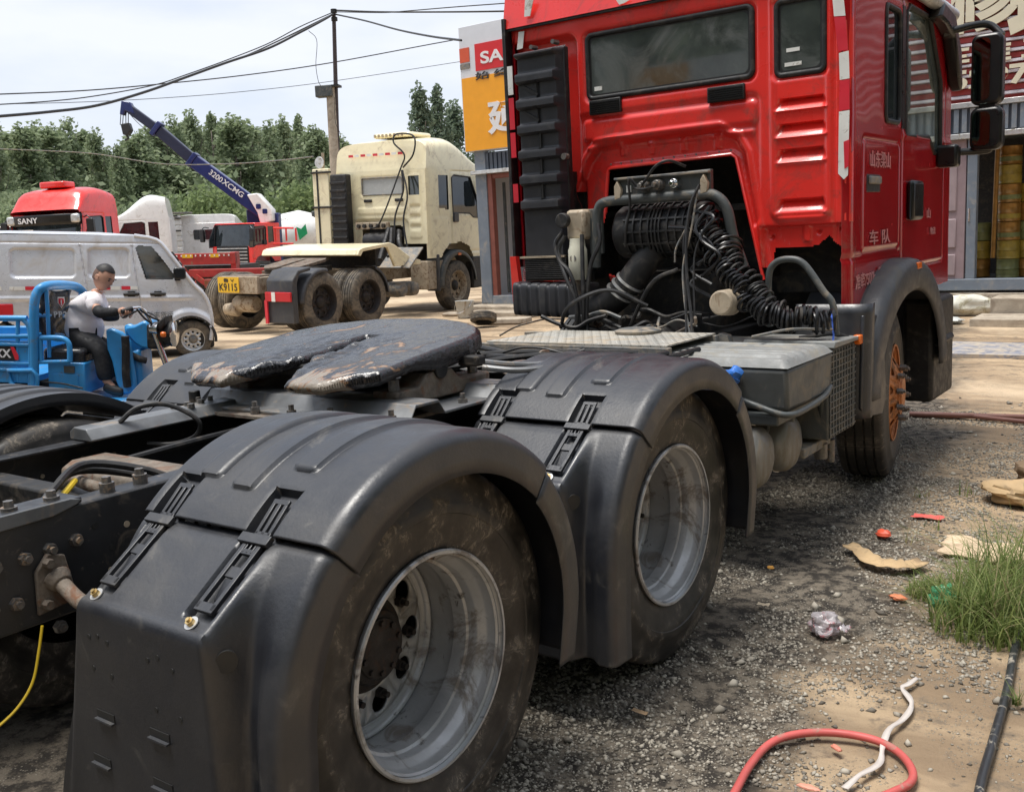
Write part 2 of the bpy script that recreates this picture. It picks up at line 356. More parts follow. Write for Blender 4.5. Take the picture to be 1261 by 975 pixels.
M_grease = grease_mat()
def checker_mat():
    m = mat('diamond_plate', (.50, .49, .45), .42, metal=.35, var=.2, vs=5, dirt=(.35, .29, .21), dthr=.55, dsc=4, dsoft=.3)
    t = m.node_tree; n = t.nodes; l = t.links; b = n['Principled BSDF']; tc = n.new('ShaderNodeTexCoord')
    mp = n.new('ShaderNodeMapping'); mp.inputs['Scale'].default_value = (26, 16, 1); mp.inputs['Rotation'].default_value = (0, 0, .78)
    v = n.new('ShaderNodeTexVoronoi'); v.inputs['Randomness'].default_value = 0; v.inputs['Scale'].default_value = 1.0
    l.new(tc.outputs['Object'], mp.inputs[0]); l.new(mp.outputs[0], v.inputs[0])
    mr = n.new('ShaderNodeMapRange'); mr.inputs[1].default_value = .2; mr.inputs[2].default_value = .35; mr.inputs[3].default_value = 1; mr.inputs[4].default_value = 0; l.new(v.outputs[0], mr.inputs[0])
    bp = n.new('ShaderNodeBump'); bp.inputs['Distance'].default_value = .012; l.new(mr.outputs[0], bp.inputs['Height']); l.new(bp.outputs[0], b.inputs['Normal'])
    return m
M_diamond = checker_mat()
# ================================================================== THE RED TRACTOR TRUCK
AX1, AX2, AXF, WR = 0.0, 1.38, 4.486, .525
YC, CX = 3.65, 1.11
truck = empty('red_tractor_truck')
tag(truck, 'big red tractor truck in the foreground, seen from behind its black wheel covers', 'truck')

def sector_disc(mb, x, r0, r1, nh, rh, rc, cone=0, phase=0, n=16):
    """disc with round hand holes; x as a function of radius"""
    for k in range(nh):
        a0 = 2*pi*k/nh+phase; a1 = a0+2*pi/nh; am = (a0+a1)/2
        poly = [(r0*cos(a0+(a1-a0)*i/5), r0*sin(a0+(a1-a0)*i/5)) for i in range(6)]+[(r1*cos(a1+(a0-a1)*i/5), r1*sin(a1+(a0-a1)*i/5)) for i in range(6)]
        mb.holeplate(poly, (rc*cos(am), rc*sin(am)), rh, lambda u, v: (x+cone*(hypot(u, v)-r0), u, v), n=n)
def tyre_mesh(R=.525, rb=.296, w=.29, tread=4):
    h = w/2; P = []
    # outer sidewall from bead to shoulder, tread with grooves, inner sidewall
    P += [(h-.028, rb-.004), (h-.012, rb+.006), (h-.006, rb+.022), (h-.001, rb+.035), (h+.004, rb+.07), (h+.005, rb+.072), (h+.0075, rb+.10), (h+.0105, rb+.103), (h+.0115, rb+.125), (h+.009, rb+.13),
          (h+.004, rb+.155), (h-.004, R-.052), (h-.004, R-.048), (h-.012, R-.022), (h-.021, R-.010), (h-.032, R-.004)]
    gw = .007; T = 2*(h-.04); 
    for k in range(tread):
        c = h-.04-T*(k+.5)/tread
        P += [(c+gw, R), (c+gw*.8, R-.014), (c-gw*.8, R-.014), (c-gw, R)]
    Q = [(-a, b) for a, b in P[:16]][::-1]
    return P+Q
def make_wheel(parent, loc, s=1, style='rear', nm='wheel'):
    """s=+1 outer face towards +x"""
    w_ = empty(nm, loc, 0, parent, rot=(radians(37 if loc[1] < .5 else 66), 0, 0 if s > 0 else pi))
    def tyre(x):
        o = MB().lathe(tyre_mesh(), n=96).build('tyre', M_tyre, w_, smooth=32); o.location = (x, 0, 0); return o
    tyre(-.145)
    if style == 'rear':
        tyre(-.475)
        D_ = .045; P = [(.004, .291), (.004, .299), (.000, .303), (-.006, .302), (-.014, .292), (-.02, .284), (-.045, .283), (-.052, .279), (-.068, .266), (-.074, .263), (-.10, .262), (-.104, .254), (-.125, .252), (-.150, .254), (-.156, .260), (-.19, .268), (-.22, .271), (-.31, .275), (-.31, .29), (-.012, .29)]
        MB().lathe(P, n=96).build('rim', M_galv, w_, smooth=35)
        mb = MB(); sector_disc(mb, -.262, .128, .235, 10, .034, .190, cone=-.10, phase=.2)
        mb.lathe([(-.2727, .235), (-.276, .246), (-.269, .262), (-.249, .270)], n=60)
        mb.lathe([(-.262, .128), (-.27, .12)], n=60)
        mb.build('wheel_disc', M_galv, w_, smooth=30, solid=.009, weld=True)
        MB().lathe([(-.33, .0), (-.33, .27), (-.34, .27)], n=48).build('brake_drum', M_deep, w_)
        P = [(-.27, .135), (-.257, .138), (-.251, .134), (-.249, .112), (-.225, .108), (-.212, .100), (-.206, .085), (-.200, .082), (-.196, .06), (-.196, 0.0)]
        MB().lathe(P, n=48).build('hub', M_hub, w_, smooth=30)
        for k in range(10):
            a = 2*pi*k/10+.51; c = (0, .158*cos(a), .158*sin(a))
            mb = MB().cyl((-.262, c[1], c[2]), (-.236, c[1], c[2]), .0165, .0155, 6).cyl((-.236, c[1], c[2]), (-.218, c[1], c[2]), .009, n=8)
            mb.build('wheel_nut', M_hub, w_, smooth=0)
        for k in range(10):
            a = 2*pi*k/10+.2
            MB().cyl((-.197, .07*cos(a), .07*sin(a)), (-.189, .07*cos(a), .07*sin(a)), .009, n=6).build('hub_bolt', M_hub, w_, smooth=0)
        MB().tube([(-.25, .19, .16), (-.12, .2, .175), (-.03, .205, .18)], .0035, n=6).build('valve_stem', M_bolt, w_)
        MB().prism([(.235, -.02), (.255, -.02), (.255, .022), (.235, .022)], 'X', -.001, 0).build('balance_label', M_white, w_) if False else None
    else:
        P = [(.0, .290), (.004, .299), (0, .303), (-.008, .300), (-.02, .284), (-.05, .281), (-.06, .262), (-.09, .258), (-.25, .27), (-.29, .29), (-.012, .29)]
        MB().lathe(P, n=72).build('rim', M_orange, w_, smooth=35)
        mb = MB(); sector_disc(mb, .035, .135, .258, 10, .028, .205, cone=-.55, phase=.2)
        mb.build('wheel_disc', M_orange, w_, smooth=30, solid=.008, weld=True)
        P = [(.03, .14), (.040, .138), (.040, .112), (.052, .108), (.056, .09), (.06, 0)]
        MB().lathe(P, n=48).build('hub', M_orange, w_, smooth=30)
        for k in range(10):
            a = 2*pi*k/10+.51; c = (0, .162*cos(a), .162*sin(a))
            MB().cyl((.03, c[1], c[2]), (.066, c[1], c[2]), .021, .020, 6).cyl((.066, c[1], c[2]), (.080, c[1], c[2]), .011, n=8).build('wheel_nut', M_bolt, w_, smooth=0)
        MB().lathe([(-.20, .0), (-.20, .25), (-.28, .25)], n=40).build('brake_drum', M_deep, w_)
    return w_
for y in (AX1, AX2):
    make_wheel(truck, (1.17, y, WR), 1)
    make_wheel(truck, (-1.17, y, WR), -1)
fw_ = make_wheel(truck, (1.13, AXF, WR), 1, 'front'); fw_.rotation_euler = (radians(66), 0, radians(9)); make_wheel(truck, (-1.16, AXF, WR), -1, 'front')

# ---- fenders -----------------------------------------------------
FR = .62
def sst(a, b, x):
    t = max(0, min(1, (x-a)/(b-a))); return t*t*(3-2*t)
def sdbox(x, y, x0, x1, y0, y1, r=0):
    dx = abs(x-(x0+x1)/2)-(x1-x0)/2+r; dy = abs(y-(y0+y1)/2)-(y1-y0)/2+r
    return hypot(max(dx, 0), max(dy, 0))+min(max(dx, dy), 0)-r
XA, XB = .60, 1.262
def fprof(u):
    """cross-section: u 0..1 across; returns x, radial drop"""
    L1 = XB-XA-.034
    if u < .06: t = u/.06; return XA, .045*(1-t)
    if u < .74: t = (u-.06)/.68; return XA+L1*t, 0
    if u < .9:
        a = (u-.74)/.16*pi/2; return XA+L1+.034*sin(a), .030*(1-cos(a))
    t = (u-.9)/.1; return XB+.004*t, .030+.078*t
RIBS = [(.70, .775, -31, 27), (.845, .92, -33, 24), (.99, 1.065, -25, 29)]
def fender(yc, s):
    f = empty('fender', (0, yc, 0), 0, truck)
    us = [0, .03, .06]+[.06+.68*i/116 for i in range(1, 116)]+[.74+.16*i/8 for i in range(9)]+[.95, 1]
    TH = [radians(-43+86*j/180) for j in range(181)]
    A, B = 1.0, 1.02
    def P(i, j):
        x, d = fprof(us[i]); th = TH[j]; h = 0
        for x0, x1, a0, a1 in RIBS:
            q = sdbox(x, th*FR, x0, x1, radians(a0)*FR, radians(a1)*FR, .012)
            h = max(h, sst(.003, -.005, q))
        fl = sst(-.03, .02, 0)*0
        r = FR-d+.011*h
        # recessed window for the latch prongs
        for lx in LATX:
            q = sdbox(x, th*FR, lx-.048, lx+.048, radians(-43)*FR-.05, radians(-43)*FR+.132, .008)
            r -= .024*sst(.003, -.003, q)
        return (s*x, r*sin(th), WR+r*cos(th))
    MB().grid(P, len(us), len(TH)).build('fender_cover', M_plas, f, smooth=45, solid=(-.006 if s > 0 else .006))
    # rear section with the pressed box
    nz_ = 120
    def R_(i, j):
        x, d = fprof(us[i]); t = j/(nz_-1)
        if t < .55:
            th = radians(-43-47*t/.55); r = FR-.004-d-.010*sst(.03, 0, t); ya, za = r*sin(th), WR+r*cos(th)
        else:
            q = (t-.55)/.45; ya = -(FR-.004-d)-.012*sin(q*pi*.6); za = WR-q*.30
        # box path
        if t < .30: q = t/.30; yb, zb = -.425-.205*q, .975-.145*q-.010*sst(.08, 0, q)
        elif t < .38:
            q = (t-.30)/.08; a = q*pi/2; yb, zb = -.63-.025*sin(a), .83-.030*(1-cos(a))
        else: q = (t-.38)/.62; yb, zb = -.655, .80-.575*q
        wv = sst(.615, .63, x)*(1-sst(1.09, 1.135, x))*sst(0, .06, t)
        wg = sst(1.10, 1.14, x)*(1-sst(1.15, 1.21, x))*sst(.1, .4, t)
        y = ya*(1-wv)+yb*wv+.035*wg; z = za*(1-wv)+zb*wv
        # recess of the lower latch
        for lx in LATX:
            q = sdbox(x, t, lx-.045, lx+.045, -.1, .275, .01)
            k = .022*sst(.003, -.004, q)*wv; y += k*.57; z -= k*.8
        lo = max(0, min(1.25, (.82-z)/.5)); x -= lo*(.13*max(0, 1-(x-.60)/.50)+.05*sst(.640, .60, x))
        return (s*x, y, z)
    rs = MB().grid(R_, len(us), nz_).build('rear_section', M_plas, f, smooth=45, solid=(.006 if s > 0 else -.006))
    def R2(i, j):
        x, d = fprof(us[i]); t = j/29; th = radians(43.8+46*min(1, t/.6)); r = FR-.012-d-.075*t**1.2
        y, z = r*sin(th), WR+r*cos(th)
        if t > .6: z -= (t-.6)/.4*.16
        return (s*x, y, z)
    MB().grid(R2, len(us), 30).build('front_section', M_plas, f, smooth=45, solid=(-.006 if s > 0 else .006))
    # latches
    th = radians(-43); T = Vector((0, cos(th), -sin(th))); nrm = Vector((0, sin(th), cos(th))); o = Vector((0, FR*sin(th), WR+FR*cos(th)))
    T2 = Vector((0, .205, .145)).normalized(); n2 = Vector((0, -.145, .205)).normalized(); o2 = Vector((0, -.425, .975))
    X = Vector((1, 0, 0))
    for lx in LATX:
        mb = MB(); mb.M = Matrix.Translation(Vector((s*lx, 0, 0))+o+nrm*-.009) @ Matrix((X, T, nrm)).transposed().to_4x4()
        for k in (-1, 0, 1): mb.box((k*.021, .045, .0), (.0115, .085, .008))
        mb.box((0, .092, 0), (.054, .014, .008)); mb.box((0, .0, 0), (.054, .022, .008))
        mb.M = Matrix.Translation(Vector((s*lx, 0, 0))+o2+n2*-.004) @ Matrix((X, T2, n2)).transposed().to_4x4()
        mb.box((0, -.012, .006), (.100, .026, .014))
        for k in (-1, 1): mb.box((k*.025, -.115, 0), (.013, .18, .012))
        mb.box((0, -.045, 0), (.05, .016, .010)); mb.box((0, -.198, 0), (.062, .024, .012)); mb.box((0, -.10, -.002), (.04, .03, .006))
        for k in (-1, 0, 1): mb.box((k*.014, -.034, 0), (.006, .03, .012))
        mb.M = mb.M @ Matrix.Rotation(radians(14), 4, 'X'); mb.box((0, -.142, .022), (.030, .055, .010)); mb.box((0, -.17, .012), (.036, .012, .014))
        mb.build('latch', M_plas, f, bevel=.0018)
        mb = MB(); c = Vector((s*lx, 0, 0))+o2+T2*-.243+n2*.002
        mb.cyl(c, c+n2*.003, .017, n=20); mb.build('washer', M_alu, f)
        MB().cyl(c+n2*.003, c+n2*.012, .0105, .0100, 6).cyl(c+n2*.012, c+n2*.018, .005, n=8).build('mounting_bolt', M_brass, f, smooth=0)
    # slots and holes of the rear face
    for (x, z) in ((.70, .545), (.915, .555), (.66, .42), (.905, .43), (.64, .30), (.89, .30)):
        MB().box((s*x, -.6555, z+.006), (.072, .003, .018)).build('slot', M_ink, f, smooth=0)
        MB().box((s*x, -.661, z-.007), (.072, .010, .005)).build('slot_lip', M_plas2, f, smooth=0)
    for x, z in ((.668, .742), (.705, .75), (.742, .742), (.672, .665), (.745, .66), (.90, .735), (.94, .75), (.99, .73), (.912, .62), (1.0, .62)):
        MB().cyl((s*x, -.6565, z), (s*x, -.6545, z), .0065, n=10).build('hole', M_ink, f, smooth=0)
    MB().cyl((s*(1.113-.004), -.605+.002, .76), (s*(1.113+.005), -.605-.0024, .76), .025, n=24).build('drain_hole', M_ink, f, smooth=0)
    return f
LATX = (.672, 1.035)
for y in (AX1, AX2):
    for s in (1, -1): fender(y-(.25 if (s < 0 and y > 1) else 0), s)
# support tubes with flanges
for y in (-.60, .66, .78, 2.04):
    for s in (1, -1):
        if y in (-.60,):
            MB().tube([(s*.455, y+.0, .83), (s*.54, y, .79), (s*.60, y, .79), (s*.72, y+.01, .80), (s*1.05, y+.02, .80)], .020, n=14).build('fender_support', M_rust, truck)
            b = MB().prism([(y-.055, .75), (y+.03, .76), (y+.045, .80), (y+.03, .885), (y-.015, .90), (y-.05, .86)], 'X', s*.436, s*.450); b.cyl((s*.45, y, .835), (s*.475, y, .82), .036, .026, 16)
            b.build('support_bracket', M_rust, truck, bevel=.004)
            for q in ((-.02, .878), (.018, .79), (-.035, .775)):
                MB().cyl((s*.45, y+q[0], q[1]), (s*.472, y+q[0], q[1]), .013, .012, 6).build('bolt', M_rust, truck, smooth=0)
        else: MB().cyl((s*.43, y, .80), (s*1.1, y, .80), .022).build('fender_support', M_frame, truck)

# ---- frame ---------------------------------------------------------
def rail(s):
    z1 = 1.0
    pts = [(s*.43, z1-.006), (s*.424, z1), (s*.345, z1), (s*.345, z1-.009), (s*.421, z1-.009), (s*.421, z1-.271), (s*.345, z1-.271), (s*.345, z1-.28), (s*.424, z1-.28), (s*.43, z1-.274)]
    return MB().prism(pts, 'Y', -1.9, 5.6).build('frame_rail', M_frame, truck, bevel=.002)
for s in (1, -1): rail(s)
# raised guide angle on the rails, and the overlapping joint plate at the rear of the near rail
MB().prism([(-.43, 1.003), (-.30, 1.003), (-.295, 1.008), (-.325, 1.045), (-.40, 1.048), (-.43, 1.03)], 'Y', -.03, 1.0).build('guide_beam', M_frtop, truck, bevel=.004)
MB().prism([(.40, 1.003), (.34, 1.003), (.34, 1.012), (.40, 1.03)], 'Y', .1, .9).build('guide_beam', M_frtop, truck, bevel=.004)
MB().prism([(-1.9, .955), (-.58, .985), (-.515, 1.0), (-.50, 1.012), (-.53, 1.02), (-1.9, 1.02)], 'X', .431, .438).build('joint_plate', M_frtop, truck, bevel=.003)
MB().bb(.34, .437, -1.9, -.50, 1.002, 1.018).build('joint_flange', M_frame, truck, bevel=.004)
for y in (-.76, -.665, -.555, -.40, -.30):
    MB().cyl((.39, y, 1.0), (.39, y, 1.026), .020, n=16).cyl((.39, y, 1.022), (.39, y, 1.042), .0135, .0125, 6).build('bolt', M_bolt, truck, smooth=0)
for y, z in ((-.74, .90), (-.665, .90), (-.60, .905), (-.53, .91), (-.70, .795), (-.76, .80), (-.60, .70), (-.52, .69)):
    MB().cyl((.43, y, z), (.447, y, z), .0175, .0165, 6).cyl((.447, y, z), (.458, y, z), .009, n=10).build('bolt', M_bolt, truck, smooth=0)
for y, z in ((-.47, .93), (-.43, .86), (-.44, .80), (-.38, .91), (-.35, .85), (-.33, .79), (-.47, .74), (-.41, .74), (-.30, .93), (-.28, .87)):
    MB().cyl((.4295, y, z), (.4315, y, z), .009, n=10).build('hole', M_ink if int(y*100) % 2 else M_tan, truck, smooth=0)
MB().lathe([(.430, .034), (.436, .036), (.436, .030), (.4315, .028), (.4315, 0)], (0, -.585, .80), n=28).build('rail_opening', M_black, truck)
for y, z in ((-.15, .9), (-.05, .86), (.0, .93), (.05, .88), (-.2, .8), (-.12, .78), (.12, .92), (.2, .87)):
    MB().cyl((-.422, y, z), (-.418, y, z), .008, n=10).build('hole', M_tan, truck, smooth=0)
for y in (-.35, .69, 2.1, 3.0): MB().bb(-.419, .419, y-.04, y+.04, .76, .96).build('crossmember', M_deep, truck, bevel=.01)
MB().prism([(-.12, .80), (.12, .80), (.10, .98), (.06, 1.0), (-.06, 1.0), (-.10, .98)], 'X', -.3, .3).build('suspension_bracket', M_rust, truck, bevel=.01).location = (0, -.05, -.04)
for y in (AX1, AX2):
    mb = MB().cyl((-.85, y, WR), (.85, y, WR), .085, n=20); mb.lathe([(-.22, .09), (-.16, .2), (0, .24), (.16, .2), (.22, .09)], (0, y, WR), n=28)
    mb.build('drive_axle', M_deep, truck)
    for s in (1, -1):
        MB().cyl((s*.55, y-.02, WR+.05), (s*.55, y-.02, WR+.32), .10, .11, 24).build('air_spring', M_black, truck)
for s in (1, -1): MB().bb(s*.5-.045, s*.5+.045, -.45, 1.85, .42, .47).build('leaf_spring', M_deep, truck, bevel=.008)
MB().cyl((0, AX2, WR+.05), (0, 3.4, .75), .06).build('drive_shaft', M_deep, truck)
# round rusty beam end between the rails, cable bundle, brown strap
MB().tube([(.05, -.34, .96), (.14, -.35, .995), (.25, -.36, .99), (.33, -.30, .96)], .018, n=12).build('rusty_pipe', M_rust, truck)
MB().tube([(.36, -.62, .95), (.30, -.5, 1.02), (.22, -.36, 1.05), (.30, -.22, 1.01), (.36, -.1, .93)], .011, n=8).build('cable', M_black, truck)
MB().tube([(.34, -.62, .94), (.27, -.5, 1.0), (.2, -.37, 1.03), (.27, -.22, .99), (.33, -.1, .92)], .010, n=8).build('cable', M_black, truck)
M_yel = mat('yellow_sleeve', (.65, .45, .02), .5, var=.2)
MB().tube([(.30, -.48, .995), (.275, -.44, 1.01), (.25, -.41, 1.018)], .009, n=8).build('cable_sleeve', M_yel, truck)
MB().tube([tuple(at(a_, b_, x=.50)) for a_, b_ in ((52, 770), (48, 800), (40, 840), (20, 873), (-12, 903))], .0035, n=6).build('yellow_cable', M_yel, truck)
MB().tube([(-.33, .10, 1.045), (-.30, .16, 1.09), (-.24, .24, 1.09), (-.16, .30, 1.03), (-.18, .3, .97), (-.27, .26, .94), (-.33, .2, .95)], .009, n=8).build('hose', M_black, truck)
MB().tube([(-.2, -.2, .93), (-.15, .3, .96), (-.2, .9, .95)], .012, n=8).build('hose', M_black, truck)
for q in ((-.38, .36), (-.38, .42), (-.38, .48), (-.33, .40)):
    MB().cyl((q[0], q[1], 1.045), (q[0], q[1], 1.062), .014, .013, 6).build('bolt', M_bolt, truck, smooth=0)

# ---- fifth wheel ---------------------------------------------------
fw = empty('fifth_wheel', (0, .92, 0), 0, truck)
W0 = -.36
# corrugated mounting plate: hat profile along the truck, running crosswise
prof = [(-.40, 1.03), (-.33, 1.03), (-.30, 1.075), (-.18, 1.075), (-.15, 1.03), (.12, 1.03), (.15, 1.075), (.27, 1.075), (.30, 1.03), (.40, 1.03)]
pl = prof+[(y, z-.012) for y, z in prof[::-1]]
MB().prism(pl, 'X', -.50, .60).build('mounting_plate', M_frtop, fw, bevel=.003)
MB().bb(-.44, .52, -.44, .44, 1.003, 1.017).build('base_plate', M_rust, fw, bevel=.002)
for s in (1, -1):
    MB().prism([(-.24, 1.045), (-.24, 1.10), (-.12, 1.10), (-.07, 1.145), (.07, 1.145), (.12, 1.10), (.30, 1.10), (.30, 1.045)], 'X', s*.40-.06, s*.40+.06).build('pedestal', M_rust, fw, bevel=.008)
    MB().cyl((s*.32, 0, 1.15), (s*.47, 0, 1.15), .035, n=20).build('pivot_pin', M_deep, fw, bevel=.003)
    for q in ((-.21, 1.10), (.24, 1.10)):
        MB().cyl((s*.42, q[0], q[1]), (s*.42, q[0], q[1]+.04), .02, .019, 6).build('bolt', M_bolt, fw, smooth=0)
for x, y in ((-.42, -.42), (-.40, -.38), (.3, -.41), (.56, .0), (.1, -.41), (.54, -.36), (-.1, -.41)):
    MB().cyl((x, y, 1.017), (x, y, 1.045), .018, .017, 6).cyl((x, y, 1.045), (x, y, 1.065), .010, n=8).build('bolt', M_bolt, fw, smooth=0)
MB().cyl((-.47, -.40, 1.017), (-.47, -.40, 1.085), .024, .022, 16).build('grease_cup', M_deep, fw, bevel=.003)
# top plate as a height field with a throat
def plate_in(u, v):
    """u across, v forward (0 rear..0.96)"""
    if v < 0 or v > .96 or abs(u) > .475: return False
    au = abs(u)
    if v < .14 and au > .475-(.14-v)*1.15: return False          # chamfered horn outside
    if v > .62 and hypot(au/.475, (v-.62)/.34) > 1: return False
    if v < .64:
        half = .028+max(0, (.30-v))*.46
        if au < half: return False
    return True
def plate_dist(u, v):
    au = abs(u); d = min(.475-au, v, .96-v)
    if v < .2: d = min(d, (.475-(.14-v)*1.15-au)*.66)
    if v > .62: d = min(d, (1-hypot(au/.475, (v-.62)/.34))*.36)
    if v < .65: d = min(d, (au-(.028+max(0, .30-v)*.46))*.92)
    return d
n_u, n_v = 161, 165
def make_plate():
    ix = {}; vs = []; fs = []
    def V(i, j, top):
        k = (i, j, top)
        if k in ix: return ix[k]
        u = -.48+.96*i/(n_u-1); v = -.004+.972*j/(n_v-1); d = max(0, plate_dist(u, v))
        g = noise.fractal(Vector((u*9, v*5, 0)), 1, 2, 6)*.8; g2 = noise.turbulence(Vector((u*20, v*9, 3)), 4, False)
        near = sst(.25, .0, abs(abs(u)-.05))*sst(.75, .45, v)
        if top:
            z = -.012*sst(.014, 0, d)**2-.022*sst(.12, -.02, v)+.004*g+.014*near*(g2-.3)
        else: z = -.052-.035*sst(.3, .5, v)-.012*sst(.25, -.02, v)+.02*sst(.02, 0, d)
        vs.append((u, v-.48, z)); ix[k] = len(vs)-1; return ix[k]
    ins = [[plate_in(-.48+.96*(i+.5)/(n_u-1), -.004+.972*(j+.5)/(n_v-1)) for j in range(n_v-1)] for i in range(n_u-1)]
    for i in range(n_u-1):
        for j in range(n_v-1):
            if not ins[i][j]: continue
            fs.append((V(i, j, 1), V(i+1, j, 1), V(i+1, j+1, 1), V(i, j+1, 1)))
            fs.append((V(i, j, 0), V(i, j+1, 0), V(i+1, j+1, 0), V(i+1, j, 0)))
            for di, dj, a, b in ((-1, 0, (i, j+1), (i, j)), (1, 0, (i+1, j), (i+1, j+1)), (0, -1, (i, j), (i+1, j)), (0, 1, (i+1, j+1), (i, j+1))):
                ii, jj = i+di, j+dj
                if not (0 <= ii < n_u-1 and 0 <= jj < n_v-1 and ins[ii][jj]):
                    fs.append((V(*a, 0), V(*b, 0), V(*b, 1), V(*a, 1)))
    mb = MB(); mb.v = vs; mb.f = fs
    return mb
tp = make_plate().build('coupling_plate', M_grease, fw, smooth=60)
sm = tp.modifiers.new('sm', 'SMOOTH'); sm.factor = .5; sm.iterations = 1
tp.location = (-.035, 0, 1.232); tp.rotation_euler = (radians(6.8), 0, 0); tp.scale = (1.09, 1, 1)
MB().box((0, 0, 0), (.5, .5, .05)).build('plate_web', M_deep, fw, bevel=.01).location = (0, .05, 1.15)
MB().tube([(.40, .18, 1.17), (.52, .20, 1.15), (.64, .30, 1.13), (.72, .38, 1.13), (.74, .30, 1.125), (.66, .2, 1.125), (.55, .14, 1.14)], .012, n=8).build('release_handle', M_frtop, fw)
MB().box((.5, .14, 1.165), (.10, .05, .04)).build('handle_guide', M_deep, fw, bevel=.008)
# ================================================================== CAB
def P3(px, py, y=YC): q = at(px, py, y=y); return (q.x, q.z)
cab = empty('cab', (0, 0, 0), 0, truck)
def inpoly(x, y, P):
    c = False; j = len(P)-1
    for i in range(len(P)):
        (xi, yi), (xj, yj) = P[i], P[j]
        if (yi > y) != (yj > y) and x < (xj-xi)*(y-yi)/(yj-yi)+xi: c = not c
        j = i
    return c
def sdpoly(x, y, P):
    d = 1e9
    for i in range(len(P)):
        ax, ay = P[i]; bx, by = P[(i+1) % len(P)]; ex, ey = bx-ax, by-ay
        t = max(0, min(1, ((x-ax)*ex+(y-ay)*ey)/(ex*ex+ey*ey))); d = min(d, hypot(x-ax-ex*t, y-ay-ey*t))
    return -d if inpoly(x, y, P) else d
W1 = (-.512, .555, 2.435, 2.805); W2 = (.705, .962, 2.415, 2.795)
arch_out = [P3(*p) for p in ((694, 300), (703, 255), (722, 200), (735, 181), (760, 176), (885, 160), (905, 170), (916, 190), (928, 262), (945, 370))]
arch_in = [P3(*p) for p in ((726, 330), (743, 262), (746, 210), (750, 207), (898, 190), (904, 194), (938, 345), (960, 400))]
TOWER = (-1.3, -.60, 1.0, 2.83)
LOUV = [(P3(958, 137), P3(1016, 111)), (P3(956, 170), P3(1016, 143)), (P3(956, 202), P3(1016, 176)), (P3(956, 263), P3(1016, 239))]
LOUV = [((.695, .985), (a[1]-.005, b[1]-.02)) for a, b in LOUV]
ZB = [(.55, 1.0), (.565, 1.36), (.66, 1.36), (.675, 1.47), (.92, 1.475), (.99, 1.53), (1.03, 1.475), (1.12, 1.47), (1.12, 1.0)]
def rear_h(x, z):
    h = 0
    # pressed frames round the windows
    q = sdbox(x, z, W1[0]-.03, W1[1]+.03, W1[2]-.03, W1[3]+.03, .05); h -= .016*sst(.012, -.012, q)
    q = sdbox(x, z, W2[0]-.03, W2[1]+.03, W2[2]-.03, W2[3]+.03, .04); h -= .014*sst(.012, -.012, q)
    # wide step below the window
    q = sdbox(x, z, -.56, .585, 2.17, 2.305, .03); h += .018*sst(.012, -.02, q)
    q = sdbox(x, z, -.60, .60, 1.6, 2.34, .05); h -= .012*sst(.014, -.014, q)
    q = sdbox(x, z, -.54, .57, 2.115, 2.145, .015); h += .012*sst(.008, -.012, q)
    # arch recess
    q = sdpoly(x, z, arch_out); h -= .045*sst(.022, -.022, q); h += .012*sst(.035, .018, abs(q-.02))
    q = sdpoly(x, z, arch_in); h += .014*sst(.03, .012, q)*sst(-.04, 0, q)
    for cx, cz in ((-.305, 2.115), (-.105, 2.105), (.105, 2.105), (.325, 2.10)):
        h += .014*sst(.006, -.006, sdbox(x, z, cx-.02, cx+.02, cz-.045, cz+.03, .006))
    # tower recess
    q = sdbox(x, z, *TOWER, .06); h -= .06*sst(.02, -.02, q)
    # right side corner column
    q = sdbox(x, z, .665, 1.008, 1.62, 2.90, .06); h += .012*sst(.010, -.010, q)-.010*sst(-.02, -.04, q)
    h -= .008*sst(.012, 0, abs(x-1.022))
    q = sdbox(x, z, .68, 1.0, 1.60, 1.665, .02)
    for (x0, x1), (z0, z1) in LOUV:
        t = (z-z0)/(z1-z0); ins = .03*max(0, min(1, t))
        if -.1 < t < 1.1:
            e = sst(x0+ins-.008, x0+ins+.008, x)*sst(x1-ins+.008, x1-ins-.008, x)*sst(1.03, .985, t)*sst(-.05, .02, t)
            h += e*(.014-.060*max(0, t))
    # bottom flange
    h -= .03*sst(1.60, 1.585, z)*sst(.6, .62, x)
    h += .014*sst(.006, -.006, sdbox(x, z, .845, .885, 1.5, 1.59, .006))
    for cx, cz in ((.93, 1.55), (1.06, 1.56), (.66, 1.53)): h -= .02*sst(.016, .008, hypot(x-cx, z-cz))
    # rounded edge to the side
    if x > 1.04: t = (x-1.04)/.07; h -= .05*(1-sqrt(max(0, 1-t*t)))
    if x < -1.04: t = (-x-1.04)/.07; h -= .05*(1-sqrt(max(0, 1-min(1, t*t))))
    return h
def rear_keep(x, z):
    if sdbox(x, z, *W1, .035) < 0 or sdbox(x, z, *W2, .03) < 0: return False
    if inpoly(x, z, arch_in): return False
    if x > .565 and z < 1.9:
        for i in range(len(ZB)-1):
            if ZB[i][0] <= x <= ZB[i+1][0]:
                t = (x-ZB[i][0])/(ZB[i+1][0]-ZB[i][0]+1e-9)
                if z < ZB[i][1]*(1-t)+ZB[i+1][1]*t: return False
    if -.66 < x < -.40:
        zl = 1.87 if x < -.60 else (1.74 if x < -.50 else 1.66)
        if z < zl: return False
    return True
